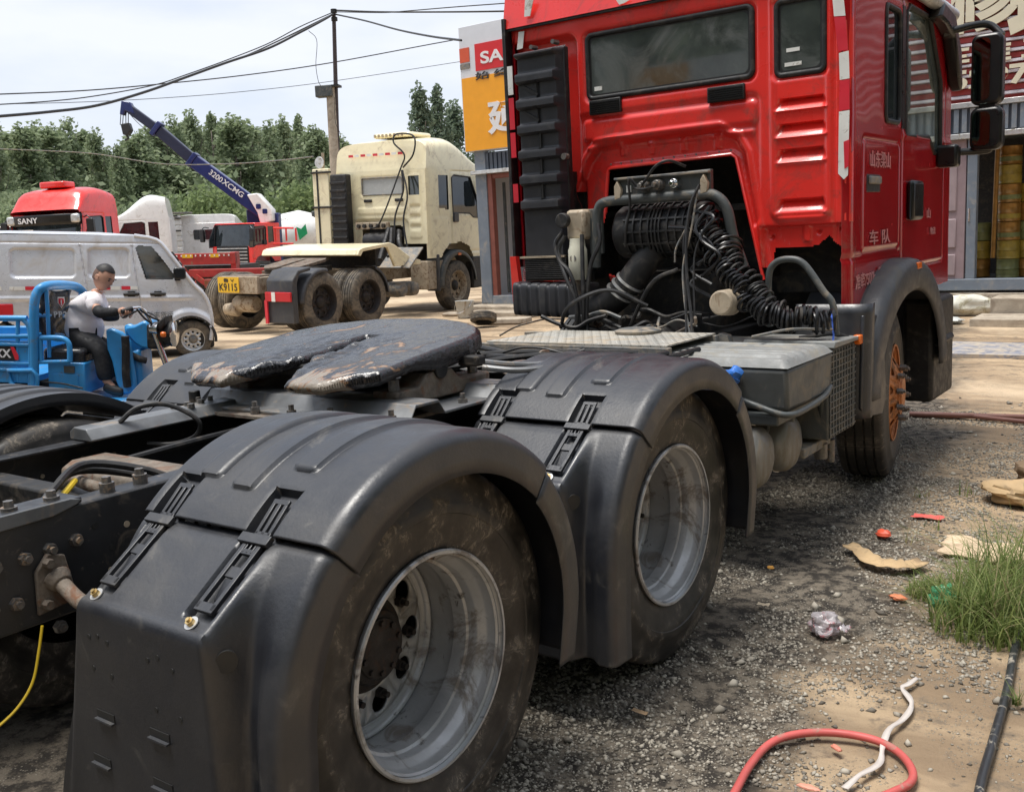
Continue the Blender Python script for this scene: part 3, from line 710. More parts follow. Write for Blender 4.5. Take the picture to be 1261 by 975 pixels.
def hfield(name, u0, u1, v0, v1, du, dv, hf, keep, mapf, m, parent, smooth=50):
    nu = int((u1-u0)/du)+1; nv = int((v1-v0)/dv)+1
    U = [u0+(u1-u0)*i/(nu-1) for i in range(nu)]; V = [v0+(v1-v0)*j/(nv-1) for j in range(nv)]
    vs = [mapf(u, v, hf(u, v)) for u in U for v in V]
    fs = [(i*nv+j, (i+1)*nv+j, (i+1)*nv+j+1, i*nv+j+1) for i in range(nu-1) for j in range(nv-1) if keep((U[i]+U[i+1])/2, (V[j]+V[j+1])/2)]
    me = bpy.data.meshes.new(name); me.from_pydata(vs, [], fs)
    bm = bmesh.new(); bm.from_mesh(me); bmesh.ops.delete(bm, geom=[v for v in bm.verts if not v.link_faces], context='VERTS'); bm.to_mesh(me); bm.free()
    return link(name, me, m, parent, smooth=smooth)
hfield('rear_panel', -1.11, 1.11, 1.30, 2.96, .0085, .0085, rear_h, rear_keep, lambda x, z, h: (x, YC-h, z), M_red, cab)
# flange round the arch opening
ring = [Vector((x, YC+.03, z)) for x, z in arch_in[1:-1]]
MB().tube(ring, .011, n=8, sm=0).build('arch_flange', M_red, cab)
for k in range(12):
    t = k/11; a, b = arch_in[3], arch_in[4]
    MB().cyl((a[0]+(b[0]-a[0])*t, YC+.028, a[1]+(b[1]-a[1])*t+.022), (a[0]+(b[0]-a[0])*t, YC+.022, a[1]+(b[1]-a[1])*t+.022), .006, n=8).build('bolt', M_bolt, cab, smooth=0)
# windows: seal, pane
def window(x0, x1, z0, z1, r):
    wdw = empty('window', (0, 0, 0), 0, cab)
    P = [Vector((x, YC+.010, z)) for x, z in rrect(x0-.004, x1+.004, z0-.004, z1+.004, r, 6)]
    MB().tube(P, .016, n=10, sm=0, closed=True).build('window_seal', M_black, wdw)
    MB().prism(rrect(x0-.004, x1+.004, z0-.004, z1+.004, r, 6), 'Y', YC+.012, YC+.018).build('pane', M_glass, wdw, smooth=0)
    # printed dark border of the glass
    n = len(rrect(x0, x1, z0, z1, r, 6)); A = rrect(x0, x1, z0, z1, r, 6); B = rrect(x0+.02, x1-.02, z0+.02, z1-.02, r, 6)
    mb = MB(); mb.add([(x, YC+.0105, z) for x, z in A]+[(x, YC+.0105, z) for x, z in B], [(i, (i+1) % n, n+(i+1) % n, n+i) for i in range(n)]); mb.build('glass_border', M_ink, wdw, smooth=0)
window(*W1, .035); window(*W2, .03)
# a label inside the glass corner and on the small window
MB().bb(-.475, -.42, YC+.009, YC+.010, 2.475, 2.50).build('glass_label', M_rwhite, cab, smooth=0)
MB().bb(.755, .83, YC+.009, YC+.010, 2.53, 2.55).build('glass_label', M_rwhite, cab, smooth=0)
MB().bb(.745, .84, YC+.009, YC+.010, 2.455, 2.475).build('glass_label', M_rwhite, cab, smooth=0)
# vent grilles
for (a, b) in (((727, 126), (766, 138)), ((872, 110), (918, 122))):
    x0, z1 = P3(*a); x1, z0 = P3(*b); z1 += .005
    v = MB().bb(x0, x1, YC-.02, YC+.01, z0, z1).build('vent', M_black, cab, bevel=.006)
    for k in range(6): MB().bb(x0+.01, x1-.01, YC-.027, YC-.019, z0+.008+(z1-z0-.016)*k/6, z0+.013+(z1-z0-.016)*k/6).build('vent_slat', M_blackg, v, smooth=0)
# reflective strips on the corner
def strip(pts, m, dy=.0):
    q = [P3(*p) for p in pts]
    MB().prism([(x, z) for x, z in q], 'Y', YC-.013-dy, YC-.0105-dy).build('reflective_strip', m, cab, smooth=0)
strip([(1026, 0), (1040, 0), (1042, 20), (1028, 21)], M_rwhite); strip([(1028, 22), (1042, 21), (1045, 62), (1033, 64)], M_rred)
strip([(1034, 66), (1046, 63), (1047, 97), (1035, 99)], M_rwhite); strip([(1035, 100), (1047, 98), (1047, 135), (1034, 137)], M_rred)
strip([(1034, 138), (1047, 136), (1045, 216), (1040, 221), (1033, 214)], M_rwhite)
strip([(1040, 175), (1047, 172), (1046, 205), (1041, 208)], M_rred, .003)
strip([(640, 40), (647, 39), (645, 60), (638, 62)], M_rwhite)
# side wall: y forward, z up
XS = 1.112; YF = 5.93
Q1 = (4.30, 4.60, 2.17, 2.82); Q2 = (4.73, 5.62, 2.10, 2.86)
door_win = [(4.73, 2.10), (4.73, 2.84), (4.80, 2.88), (5.30, 2.88), (5.62, 2.50), (5.64, 2.02), (5.45, 2.02), (5.3, 2.12)]
def side_h(y, z):
    h = 0
    q = sdbox(y, z, Q1[0]-.02, Q1[1]+.02, Q1[2]-.02, Q1[3]+.02, .05); h -= .010*sst(.01, -.01, q)
    # door seam
    dq = sdbox(y, z, 4.665, 5.76, 1.28, 2.93, .05); h -= .014*sst(.011, .004, abs(dq))
    hq = sdbox(y, z, 3.86, 4.60, 1.42, 2.05, .03); h -= .009*sst(.011, .004, abs(hq)); h += .003*sst(0, -.02, hq)
    h += .012*sst(.03, 0, abs(z-2.10))*sst(4.6, 4.75, y)
    h -= .012*sst(.012, .004, abs(z-1.40))*sst(4.7, 4.6, y)
    if y < 3.72: t = (3.72-y)/.07; h -= .05*(1-sqrt(max(0, 1-t*t)))
    h += .004*noise.noise(Vector((y*3, z*3.0, 2)))
    if z > 2.85: h -= .9*(z-2.85)**2*3
    return h
def side_keep(y, z):
    if sdbox(y, z, *Q1, .045) < 0 or inpoly(y, z, door_win): return False
    if hypot((y-AXF), (z-.60)/.9) < .80: return False
    if z < 1.30 and y > 4.0 and y < 5.0: return False
    return True
for s in (1, -1):
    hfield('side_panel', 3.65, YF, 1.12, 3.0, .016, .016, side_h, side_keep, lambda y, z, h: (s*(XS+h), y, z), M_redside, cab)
    g = MB().prism(rrect(*Q1, .045), 'X', s*(XS-.02), s*(XS-.014)).build('quarter_window', M_glassd, cab, smooth=0)
    MB().tube([(s*(XS-.004), y, z) for y, z in rrect(*Q1, .045)], .014, n=8, sm=0, closed=True).build('window_seal', M_black, cab)
    g = MB().prism(door_win, 'X', s*(XS-.02), s*(XS-.014)).build('door_window', mat('door_glass', (.30, .36, .33), .03, metal=.75, var=.5, vs=3, spec=1, rvar=0) if s > 0 else M_glassd, cab, smooth=0)
    MB().tube([(s*(XS-.004), y, z) for y, z in door_win], .016, n=8, sm=0, closed=True).build('window_seal', M_black, cab)
    # black pillar strip between the windows
    MB().bb(s*XS-.004, s*XS+.004, 4.635, 4.70, 2.14, 2.86).build('window_post', M_blackg, cab)
# handles
hh = MB().bb(XS-.004, XS+.006, 3.92, 4.18, 1.755, 1.855).build('hatch_handle', M_ink, cab, bevel=.01)
MB().bb(XS+.004, XS+.022, 3.94, 4.16, 1.80, 1.845).build('handle_plate', M_grey, hh, bevel=.008)
hh = MB().bb(XS+.0, XS+.05, 4.76, 5.02, 1.58, 1.83).build('door_handle', M_blackg, cab, bevel=.03)
# lettering on the side
sideM = lambda y, z: face((XS+.010, y, z), (0, 1, 0), (0, 0, 1))
text('lettering', '山东梁山', .115, M_fade, cab, sideM(4.17, 1.94), .0015, .001, fit=(.40, .095))
text('lettering', '车 队', .1, M_fade, cab, sideM(4.17, 1.50), .0015, .001, fit=(.42, .085))
text('lettering', '准牵7500kg 整备8800kg', .1, M_fade, cab, face((XS+.012, 4.12, 1.275), (0, 1, .05), (0, 0, 1)), .0015, .001, fit=(.82, .10))
text('lettering', '山', .1, M_fade, cab, sideM(5.3, 1.62), .0015, .001, fit=(.10, .07))
text('lettering', '物流', .1, M_fade, cab, sideM(5.42, 1.50), .0015, .001, fit=(.14, .05))
# rest of the body: roof, front, floor, tunnel, dark inside
MB().bb(-1.09, 1.09, 5.88, 5.95, 1.1, 2.98).build('front_panel', M_red, cab, bevel=.03)
MB().bb(-1.05, 1.05, 3.75, 5.88, 2.90, 2.93).build('headlining', M_dgrey, cab)
MB().bb(-1.06, .60, 3.95, 5.88, 1.70, 1.74).bb(.60, 1.06, 3.80, 5.88, 1.62, 1.66).build('cab_floor', M_deep, cab)
MB().bb(.60, 1.06, 3.9, 3.95, 1.2, 1.64).build('floor_edge', M_deep, cab)
MB().bb(-1.05, 1.05, 3.77, 3.79, 2.06, 2.43).build('rear_trim', M_deep, cab)
MB().bb(-.9, .9, 3.80, 4.4, 2.10, 2.32).build('bunk', M_dgrey, cab, bevel=.04)
MB().bb(-1.05, -.60, 3.78, 3.80, 1.3, 2.9).build('rear_trim', M_deep, cab)
def roof_pt(i, j, nu=29, nv=15):
    u = i/(nu-1); v = j/(nv-1); a = pi*u; e = .42
    x = 1.125*math.copysign(abs(cos(a))**e, cos(a)); z = 2.935+.80*abs(sin(a))**e*(.93+.07*v)
    y = YC-.035+2.2*v+.16*max(0, z-2.95)*(1-v)*1.3
    return (x, y, z)
r = MB().grid(roof_pt, 29, 15); r.add([roof_pt(i, 0) for i in range(29)], [tuple(range(29))]); r.add([roof_pt(i, 14) for i in range(29)], [tuple(range(29))])
roof = r.build('roof', M_red, cab, weld=True, smooth=50)
MB().bb(-1.10, 1.10, YC-.028, YC-.008, 2.918, 2.936).build('roof_seam', M_black, cab, bevel=.004)
for a, b, c_, d_ in ((645, 0, 654, 20), (779, 0, 766, 3)):
    x0, z0 = P3(a, b, YC-.03); x1, z1 = P3(c_, d_, YC-.03)
MB().prism([P3(646, 0, YC-.05), P3(656, 0, YC-.05), P3(652, 20, YC-.05), P3(645, 21, YC-.05)], 'Y', YC-.046, YC-.04).build('reflective_strip', M_rwhite, cab)
MB().prism([P3(758, 0, YC-.05), P3(775, 0, YC-.05), P3(768, 4, YC-.05), P3(762, 6, YC-.05)], 'Y', YC-.046, YC-.04).build('reflective_strip', M_rwhite, cab)
# roof edge in pale metal for its sky reflection, door visor and mirror arms
MB().tube([(XS-.02, 4.35, 2.99), (XS+.03, 5.0, 2.97), (XS+.05, 5.7, 2.94)], .045, n=12).build('roof_deflector', M_alu, cab)
MB().prism([(5.20, 2.86), (5.30, 2.97), (5.62, 2.93), (5.82, 2.72), (5.88, 2.45), (5.80, 2.5), (5.62, 2.78), (5.4, 2.84)], 'X', XS+.0, XS+.09).build('door_visor', M_blackg, cab, bevel=.02)
mir = empty('mirror', (0, 0, 0), 0, cab)
def mirror_unit(px0, py0, px1, py1, d, nm):
    # housing faces rearwards, slightly turned to the driver
    a = at(px0, py0, y=5.62); b = at(px1, py1, y=5.62)
    x0, x1, z1, z0 = a.x, b.x, a.z, b.z
    MB().prism(rrect(x0, x1, z0, z1, .05, 5), 'Y', 5.60, 5.60+d).build('mirror_housing', M_blackg, mir, bevel=.02)
    MB().prism(rrect(x0+.018, x1-.075, z0+.03, z1-.03, .035, 5), 'Y', 5.592, 5.599).build('mirror_glass', M_mirror, mir, smooth=0)
    return x0, x1, z0, z1
x0, x1, z0, z1 = mirror_unit(1197, 44, 1234, 127, .12, 'a'); X0, X1, Z0, Z1 = mirror_unit(1195, 134, 1234, 183, .12, 'b')
MB().tube([(XS+.02, 5.55, z1+.03), (XS+.2, 5.66, z1+.07), (x1-.1, 5.70, z1+.06), (x1-.02, 5.68, z1-.02)], .025, n=10).build('mirror_arm', M_blackg, mir)
MB().tube([(XS+.02, 5.55, Z0+.0), (XS+.12, 5.62, Z0-.0), (X0+.1, 5.68, Z0+.0), (X1-.1, 5.68, Z0+.03)], .025, n=10).build('mirror_arm', M_blackg, mir)
MB().bb((X0+X1)/2-.05, (X0+X1)/2+.05, 5.62, 5.70, Z1-.01, z0+.01).build('mirror_bracket', M_blackg, mir)
MB().bb(XS, XS+.14, 5.50, 5.62, Z0-.10, Z0+.05).build('mirror_foot', M_blackg, mir, bevel=.02)
# wheel arch of the front wheel
ar = empty('wheel_arch', (0, 0, 0), 0, cab)
def arc_pt(th): return AXF+(.93 if th < 0 else .86)*sin(th), .60+.755*cos(th)
def archg(i, j):
    pr_ = [(.80, .0), (1.10, .0), (1.19, .0), (1.215, .006), (1.24, .02), (1.25, .05), (1.252, .17), (1.235, .19)]
    th = radians(-88+176*j/40); x, d = pr_[i]; y, z = arc_pt(th); n = Vector((sin(th), cos(th)))
    return (x, y-n.x*d, z-n.y*d)
MB().grid(archg, 8, 41).build('arch_cover', M_plas2, ar, smooth=45, solid=-.006)
def archr(i, j):
    pr_ = [(.85, .0), (.87, 0), (1.16, 0), (1.22, .015), (1.25, .05), (1.25, .10)]
    t = j/12; x, d = pr_[i]; return (x, 3.53+d-.05*sin(pi*min(1, t*1.4))*0-.03*t, 1.16-.62*t)
MB().grid(archr, 6, 13).build('mudguard', M_plas, ar, smooth=45, solid=.006)
MB().prism([(3.53, 1.10), (3.50, .60), (3.56, .54), (3.90, .50), (3.97, .60), (3.90, .98), (3.80, 1.08)], 'X', 1.205, 1.222).build('guard_side', M_plas, ar, bevel=.006)
MB().box((1.252, 4.53, 1.31), (.02, .09, .04)).build('side_marker', M_amber, ar, bevel=.006)
MB().bb(1.0, 1.2, 5.15, 5.75, .35, 1.05).bb(1.02, 1.22, 5.2, 5.7, .72, .78).build('step_box', M_black, ar, bevel=.03)
# left edge of the cab: side fairing with its strips
fa = MB().prism([(3.60, 1.4), (3.60, 3.0), (3.70, 3.0), (3.70, 1.4)], 'X', -1.125, -1.10).build('side_fairing', M_black, cab, bevel=.004)
for z0, z1, m in ((2.52, 2.70, M_rwhite), (2.30, 2.50, M_rred), (2.12, 2.28, M_rred), (1.83, 1.95, M_rred)):
    MB().bb(-1.095, -1.055, 3.60, 3.605, z0, z1).build('reflective_strip', m, cab, smooth=0)
MB().prism([P3(634, 372, 3.5), P3(630, 316, 3.5), P3(637, 316, 3.5), P3(645, 376, 3.5)], 'Y', 3.48, 3.52).build('reflective_panel', M_red, cab)

# ================================================================== behind the cab
# ribbed plastic intake tower
M_tower = mat('clean_black_plastic', (.028, .029, .034), .42, var=.1, bump=.05, bs=60, dirt=(.07, .065, .06), dthr=.66, dsc=4, dsoft=.3)
tw = empty('air_intake', (0, 0, 0), 0, truck)
TX0, TX1 = at(641, 200, y=3.44).x, at(693, 200, y=3.44).x
def tower(i, j, nu=36, nv=150):
    u = i/(nu-1); z = 1.47+(2.755-1.47)*j/(nv-1)
    s_ = 4*u
    x = TX0+(TX1-TX0)*u; e = min(u, 1-u)
    rib = 0
    for k in range(7):
        zc = 1.80+.155*k*1.0; rib = max(rib, sst(.036, .022, abs(z-zc)))
    taper = .04*sst(1.75, 1.47, z)
    d = .10+.038*rib*sst(0, .04, e)
    for k in range(5):  # recess slots between ribs
        zc = 1.88+.155*k; d -= .015*sst(.055, .05, abs(z-zc))*sst(.035, .03, abs(x-(TX0+.17)))*sst(.012, .006, abs(x-(TX0+.17)))
    d *= sst(-.02, .06, e)**.5 if e < .06 else 1
    d *= sst(2.76, 2.72, z)
    return (x+.02*(.5-u)*0-.0*taper, 3.53-d, z)
MB().grid(tower, 36, 150).build('intake_tower', M_tower, tw, smooth=50)
MB().bb(TX0, TX1, 3.50, 3.56, 1.46, 2.75).build('tower_back', M_black, tw, bevel=.01)
for a in ((TX0+.12, 2.79), (TX0+.28, 2.80)):
    MB().cyl((a[0], 3.50, a[1]-.03), (a[0], 3.44, a[1]-.03), .016, .015, 6).build('bolt', M_bolt, tw, smooth=0)
MB().cyl((TX1+.02, 3.46, 2.08), (TX1+.02, 3.42, 2.08), .02, n=10).build('bolt', M_bolt, tw)
for k in range(5):
    zc = 1.88+.155*k
    if k < 3: MB().bb(TX0+.165, TX0+.18, 3.418, 3.427, zc-.045, zc+.045).build('intake_slot', M_ink, tw, smooth=0)
    else: MB().box((TX0+.11, 3.425, zc), (.13, .008, .016), ('Y', .5)).build('intake_slot', M_ink, tw, smooth=0)
for k in range(11):
    z = 1.335+.012*k; MB().bb(TX0+.01, TX1+.02, 3.40, 3.50, z, z+.006).build('grille_fin', M_black, tw, bevel=.001)
MB().bb(TX0+.01, TX1+.01, 3.42, 3.54, 1.32, 1.48).build('grille_core', M_ink, tw)
MB().bb(TX0-.01, TX1+.01, 3.395, 3.52, 1.466, 1.478).build('clamp_strip', M_tan, tw)
def duct(i, j, nu=33, nv=90):
    a = 2*pi*i/(nu-1); t = j/(nv-1); x = -.985+.56*t; e = .3
    ry = .11; rz = .098+.010*(abs(sin(t*24)) > .45); ry = .11+.008*(abs(sin(t*24)) > .45)
    c = math.copysign(abs(cos(a))**.28, cos(a)); q = math.copysign(abs(sin(a))**.28, sin(a))
    k = sst(0, .04, t)*sst(1, .97, t)
    return (x, 3.47+ry*c*k, 1.21-.02*t+rz*q*k)
MB().grid(duct, 33, 90).build('intake_duct', M_tower, tw, smooth=60)
# black elbow hoses
MB().tube([(-.50, 3.46, 1.18), (-.36, 3.44, 1.15), (-.22, 3.42, 1.22), (-.08, 3.42, 1.36), (.03, 3.46, 1.52)], .085, n=20).build('intake_hose', M_black, tw)
for t in (0, .035, .07):
    c = Vector((-.20+t, 3.41, 1.235+t*.9)); d = Vector((.6, .05, .75)).normalized()
    MB().cyl(c, c+d*.012, .094, n=28).build('hose_clamp', M_alu, tw)
# air filter canister with lattice ribs
fl = empty('air_filter', (0, 0, 0), 0, truck)
fc = Vector((.09, 3.50, 1.60)); R0 = .155
MB().lathe([(-.32, 0), (-.32, .11), (-.30, .14), (-.28, R0), (.26, R0), (.28, .13), (.28, 0)], fc, n=40).build('filter_body', M_black, fl, smooth=40)
for k in (0, 1.4, 2.9, 4.3, 5.0, 5.7, 6.4, 7.9, 9.4, 10.8, 12):
    x = -.20+.034*k; MB().lathe([(x, R0), (x, R0+.014), (x+.009, R0+.014), (x+.009, R0)], fc, n=40).build('filter_ring', M_black, fl)
for k in range(14):
    a = 2*pi*k/14; MB().box(fc+Vector((0, (R0+.006)*cos(a), (R0+.006)*sin(a))), (.44, .010, .012), ('X', a)).build('filter_rib', M_black, fl)
# roll hoop tube
hp = [(-.33, 3.36, 1.40), (-.315, 3.36, 1.62), (-.30, 3.36, 1.74), (-.24, 3.36, 1.785), (.0, 3.36, 1.79), (.36, 3.36, 1.79), (.46, 3.36, 1.775), (.52, 3.37, 1.70), (.55, 3.38, 1.55), (.60, 3.40, 1.38)]
MB().tube(hp, .030, n=16).build('support_hoop', M_dgrey, truck)
MB().tube([(.79, 3.30, 1.06), (.785, 3.30, 1.32), (.82, 3.30, 1.40), (.90, 3.30, 1.42), (.98, 3.30, 1.39), (1.08, 3.30, 1.25), (1.13, 3.30, 1.18), (1.15, 3.30, 1.02)], .018, n=12).build('hand_rail', M_dgrey, truck)
# valve panel above the hoop
vp = empty('valve_panel', (0, 0, 0), 0, truck)
MB().prism([(-.165, 1.785), (.43, 1.80), (.43, 1.925), (-.165, 1.915)], 'Y', 3.36, 3.40).build('panel_plate', M_dgrey, vp, bevel=.004)
MB().bb(-.17, .43, 3.33, 3.37, 1.905, 1.918).build('panel_lip', M_grey, vp, bevel=.003)
for x, m in ((.03, M_bolt), (.12, M_bolt), (.23, M_chrome)):
    MB().cyl((x, 3.36, 1.86), (x, 3.30, 1.86), .033, .026, 16).cyl((x, 3.30, 1.86), (x, 3.27, 1.86), .016, n=8).build('valve', m, vp, bevel=.003)
for x in (-.15, .40): MB().prism([(x-.02, 1.79), (x+.02, 1.80), (x+.025, 1.85), (x, 1.90), (x-.02, 1.87)], 'Y', 3.33, 3.36).build('hook_bracket', M_tan, vp, bevel=.004)
MB().bb(-.10, -.07, 3.352, 3.36, 1.83, 1.87).build('label', M_rwhite, vp, smooth=0)
for P in ([(.03, 3.29, 1.86), (.08, 3.26, 1.89), (.15, 3.25, 1.96), (.22, 3.28, 1.985), (.28, 3.36, 1.95)], [(.0, 3.30, 1.86), (-.04, 3.28, 1.90), (-.05, 3.3, 1.75), (-.08, 3.3, 1.62), (-.10, 3.32, 1.52)],
          [(-.02, 3.3, 1.85), (.05, 3.27, 1.84), (.12, 3.28, 1.85)]):
    MB().tube(P, .008, n=8).build('air_line', M_black, vp)
# air dryer with hoses at the left
dr = empty('air_dryer', (0, 0, 0), 0, truck)
MB().lathe([(0, 0), (0, .05), (.01, .058), (.18, .058), (.20, .05), (.25, .045), (.25, 0)], (-.42, 3.30, 1.33), 'Z', n=28).build('dryer_can', mat('ivory_paint', (.62, .60, .48), .4, var=.1), dr)
MB().bb(-.49, -.36, 3.29, 3.42, 1.57, 1.75).build('dryer_head', M_tan, dr, bevel=.02)
MB().bb(-.37, -.28, 3.36, 3.39, 1.48, 1.75).build('dryer_bracket', M_dgrey, dr, bevel=.006)
MB().cyl((-.49, 3.28, 1.69), (-.49, 3.24, 1.69), .045, n=16).build('dryer_valve', M_black, dr, bevel=.006)
MB().cyl((-.42, 3.30, 1.24), (-.42, 3.30, 1.33), .03, n=12).build('drain_valve', M_rust, dr)
MB().lathe([(3.243, 0), (3.243, .022), (3.246, .022)], (-.42, 0, 1.46), 'Y', n=20).build('dryer_label', M_grey, dr)
for P in ([(-.5, 3.26, 1.62), (-.54, 3.24, 1.55), (-.50, 3.22, 1.45), (-.42, 3.2, 1.38), (-.38, 3.2, 1.25), (-.36, 3.2, 1.0)], [(-.36, 3.26, 1.6), (-.34, 3.22, 1.4), (-.33, 3.2, 1.2), (-.34, 3.2, 1.0)],
          [(-.48, 3.26, 1.6), (-.52, 3.24, 1.5), (-.44, 3.19, 1.35), (-.37, 3.18, 1.2), (-.38, 3.18, 1.0)], [(-.27, 3.3, 1.66), (-.25, 3.28, 1.55), (-.3, 3.25, 1.42), (-.32, 3.22, 1.2), (-.31, 3.2, 1.0)]):
    MB().tube(P, .013, n=8).build('hose', M_black, dr)
# cables hanging from the panel
for P, r_, m in (([(.40, 3.28, 1.84), (.36, 3.24, 1.72), (.35, 3.2, 1.5), (.38, 3.15, 1.3), (.42, 3.1, 1.15), (.45, 3.05, 1.04)], .009, M_black), ([(.39, 3.28, 1.83), (.37, 3.23, 1.6), (.33, 3.2, 1.4), (.36, 3.15, 1.2), (.42, 3.08, 1.04)], .006, M_grey),
             ([(.36, 3.28, 1.75), (.33, 3.22, 1.55), (.34, 3.2, 1.35), (.39, 3.1, 1.1), (.41, 3.05, 1.03)], .007, M_black), ([(.42, 3.3, 1.7), (.45, 3.26, 1.63), (.40, 3.2, 1.45), (.44, 3.1, 1.1)], .006, M_black),
             ([(.30, 3.3, 1.6), (.25, 3.28, 1.5), (.24, 3.28, 1.42)], .006, M_grey)):
    MB().tube(P, r_, n=6).build('cable', m, truck)
# coiled air lines
def coil(P, R, r_, turns, m, ph=0):
    C_ = catmull(P, 10); L_ = len(C_); out_ = []; n_ = turns*14
    for i in range(n_+1):
        t = i/n_*(L_-1); k = min(int(t), L_-2); c = C_[k].lerp(C_[k+1], t-k); d = (C_[k+1]-C_[k]).normalized()
        a = d.orthogonal().normalized(); b = d.cross(a); th = 2*pi*turns*i/n_+ph
        rr = R*(1+.30*noise.noise(Vector((i*.045, ph, 1)))+.12*sin(i*.37)); c = c+Vector((noise.noise(Vector((i*.02, ph, 5))), noise.noise(Vector((i*.02, ph, 9))), noise.noise(Vector((i*.02, ph, 13)))))*.045; out_.append(c+rr*(cos(th)*a+sin(th)*b)+d*.02*noise.noise(Vector((i*.1, ph, 3))))
    return MB().tube(out_, r_, n=7, sm=0).build('coiled_hose', m, truck)
coil([at(858, 285, y=3.34), at(884, 318, y=3.26), at(908, 352, y=3.16), at(938, 384, y=3.1), at(980, 393, y=3.14), at(1030, 395, y=3.22)], .052, .0085, 40, M_blackg)
coil([at(868, 275, y=3.36), at(893, 312, y=3.28), at(922, 350, y=3.2), at(955, 384, y=3.14), at(1005, 392, y=3.2)], .056, .0075, 32, M_black, 2)
coil([(.33, 3.40, 1.70), (.47, 3.36, 1.52), (.55, 3.28, 1.42)], .085, .008, 8, M_blackg, 1)
for P in ([(.2, 3.3, 1.62), (.35, 3.25, 1.60), (.5, 3.22, 1.5), (.42, 3.2, 1.4)], [(.45, 3.3, 1.72), (.4, 3.22, 1.6), (.5, 3.2, 1.47), (.38, 3.2, 1.38), (.52, 3.16, 1.30)], [(.36, 3.3, 1.7), (.5, 3.24, 1.66), (.44, 3.2, 1.55), (.56, 3.18, 1.45), (.45, 3.18, 1.34)]):
    MB().tube(P, .010, n=7).build('air_line', M_blackg, truck)
MB().tube([(1.13, 3.28, 1.13), (1.16, 3.22, 1.05), (1.17, 3.18, .99)], .006, n=6).build('blue_strap', mat('blue_strap', (.05, .12, .5), .5), truck)
MB().tube([(.85, 2.9, 1.05), (1.0, 3.05, 1.075), (1.16, 3.2, 1.06)], .007, n=6).build('air_line', M_grey, truck)
# gearbox, engine, exhaust stub, clutter on the chassis
MB().bb(-.35, .35, 3.6, 4.9, .55, 1.35).build('engine_block', M_deep, truck, bevel=.05)
MB().lathe([(0, 0), (0, .10), (.10, .14), (.25, .20), (.5, .24)], (.05, 3.25, .90), 'Y', n=28).build('gearbox', M_black, truck)
MB().bb(-.95, .95, 4.2, 4.25, .5, 2.1).build('dark_backing', M_deep, truck)  # dark sheet standing in for the shade inside the tunnel
MB().bb(-.70, -.66, 3.66, 4.25, 1.3, 2.0).bb(.58, .62, 3.70, 4.25, 1.3, 2.1).bb(-.7, .62, 3.76, 4.25, 2.05, 2.08).build('tunnel_wall', M_deep, truck)
MB().cyl(at(900, 372, y=3.16), at(887, 373, y=3.02), .072, .066, 24).build('exhaust_stub', M_tan, truck, bevel=.01)
MB().lathe([(0, 0), (0, .06), (.03, .12), (.05, .13), (.06, .10), (.06, 0)], (.17, 2.95, 1.02), 'Z', n=24).build('gear_cover', M_grey, truck, smooth=30)
random.seed(4)
for k in range(30):
    x0 = random.uniform(-.55, .45); y0 = random.choice((random.uniform(1.85, 2.15), random.uniform(3.12, 3.4))); z0_ = random.uniform(.99, 1.12)
    P = [(x0, y0, z0_)]; a = random.uniform(0, 6.28)
    for q in range(4): a += random.uniform(-.7, .7); P.append((P[-1][0]+.12*cos(a), P[-1][1]+.05*sin(a), max(.97, min(1.14, P[-1][2]+random.uniform(-.05, .05)))))
    MB().tube(P, random.choice((.006, .009, .013)), n=6).build('loose_hose', random.choice((M_black, M_black, M_deep, M_grey, M_rust)), truck)
for P in ([(-.5, 3.2, 1.05), (-.3, 3.0, 1.2), (-.1, 3.1, 1.28), (.1, 3.2, 1.18)], [(-.1, 3.3, 1.0), (.1, 3.25, 1.3), (.25, 3.3, 1.38)], [(.45, 3.3, 1.36), (.35, 3.25, 1.3), (.5, 3.22, 1.22), (.62, 3.2, 1.18)]):
    MB().tube(P, .012, n=7).build('loose_hose', M_black, truck)
# catwalk
MB().prism([(-.50, 2.45), (.60, 2.45), (.60, 3.02), (-.42, 3.02)], 'Z', 1.045, 1.053).build('catwalk_plate', M_diamond, truck, smooth=0)
MB().bb(-.62, .62, 2.43, 2.47, .99, 1.043).bb(-.62, .62, 2.98, 3.02, .99, 1.043).build('catwalk_beam', M_grey, truck, bevel=.003)
for P in ([(-.62, 2.42, 1.03), (-.2, 2.2, 1.03), (.3, 1.85, 1.0)], [(-.5, 2.1, 1.02), (.1, 2.0, 1.04), (.62, 2.15, 1.02), (.7, 2.6, 1.02)], [(-.55, 1.9, 1.02), (0, 2.1, 1.05), (.5, 2.35, 1.03)], [(-.3, 1.7, 1.0), (.2, 1.95, 1.06), (.6, 2.0, 1.03), (.68, 2.3, 1.04)]):
    MB().tube(P, .014, n=8).build('air_line', M_black, truck)
MB().bb(.05, .12, 1.9, 2.44, 1.0, 1.03).bb(-.35, -.1, 1.95, 2.2, .99, 1.02).build('cable_tray', M_frtop, truck, bevel=.004)
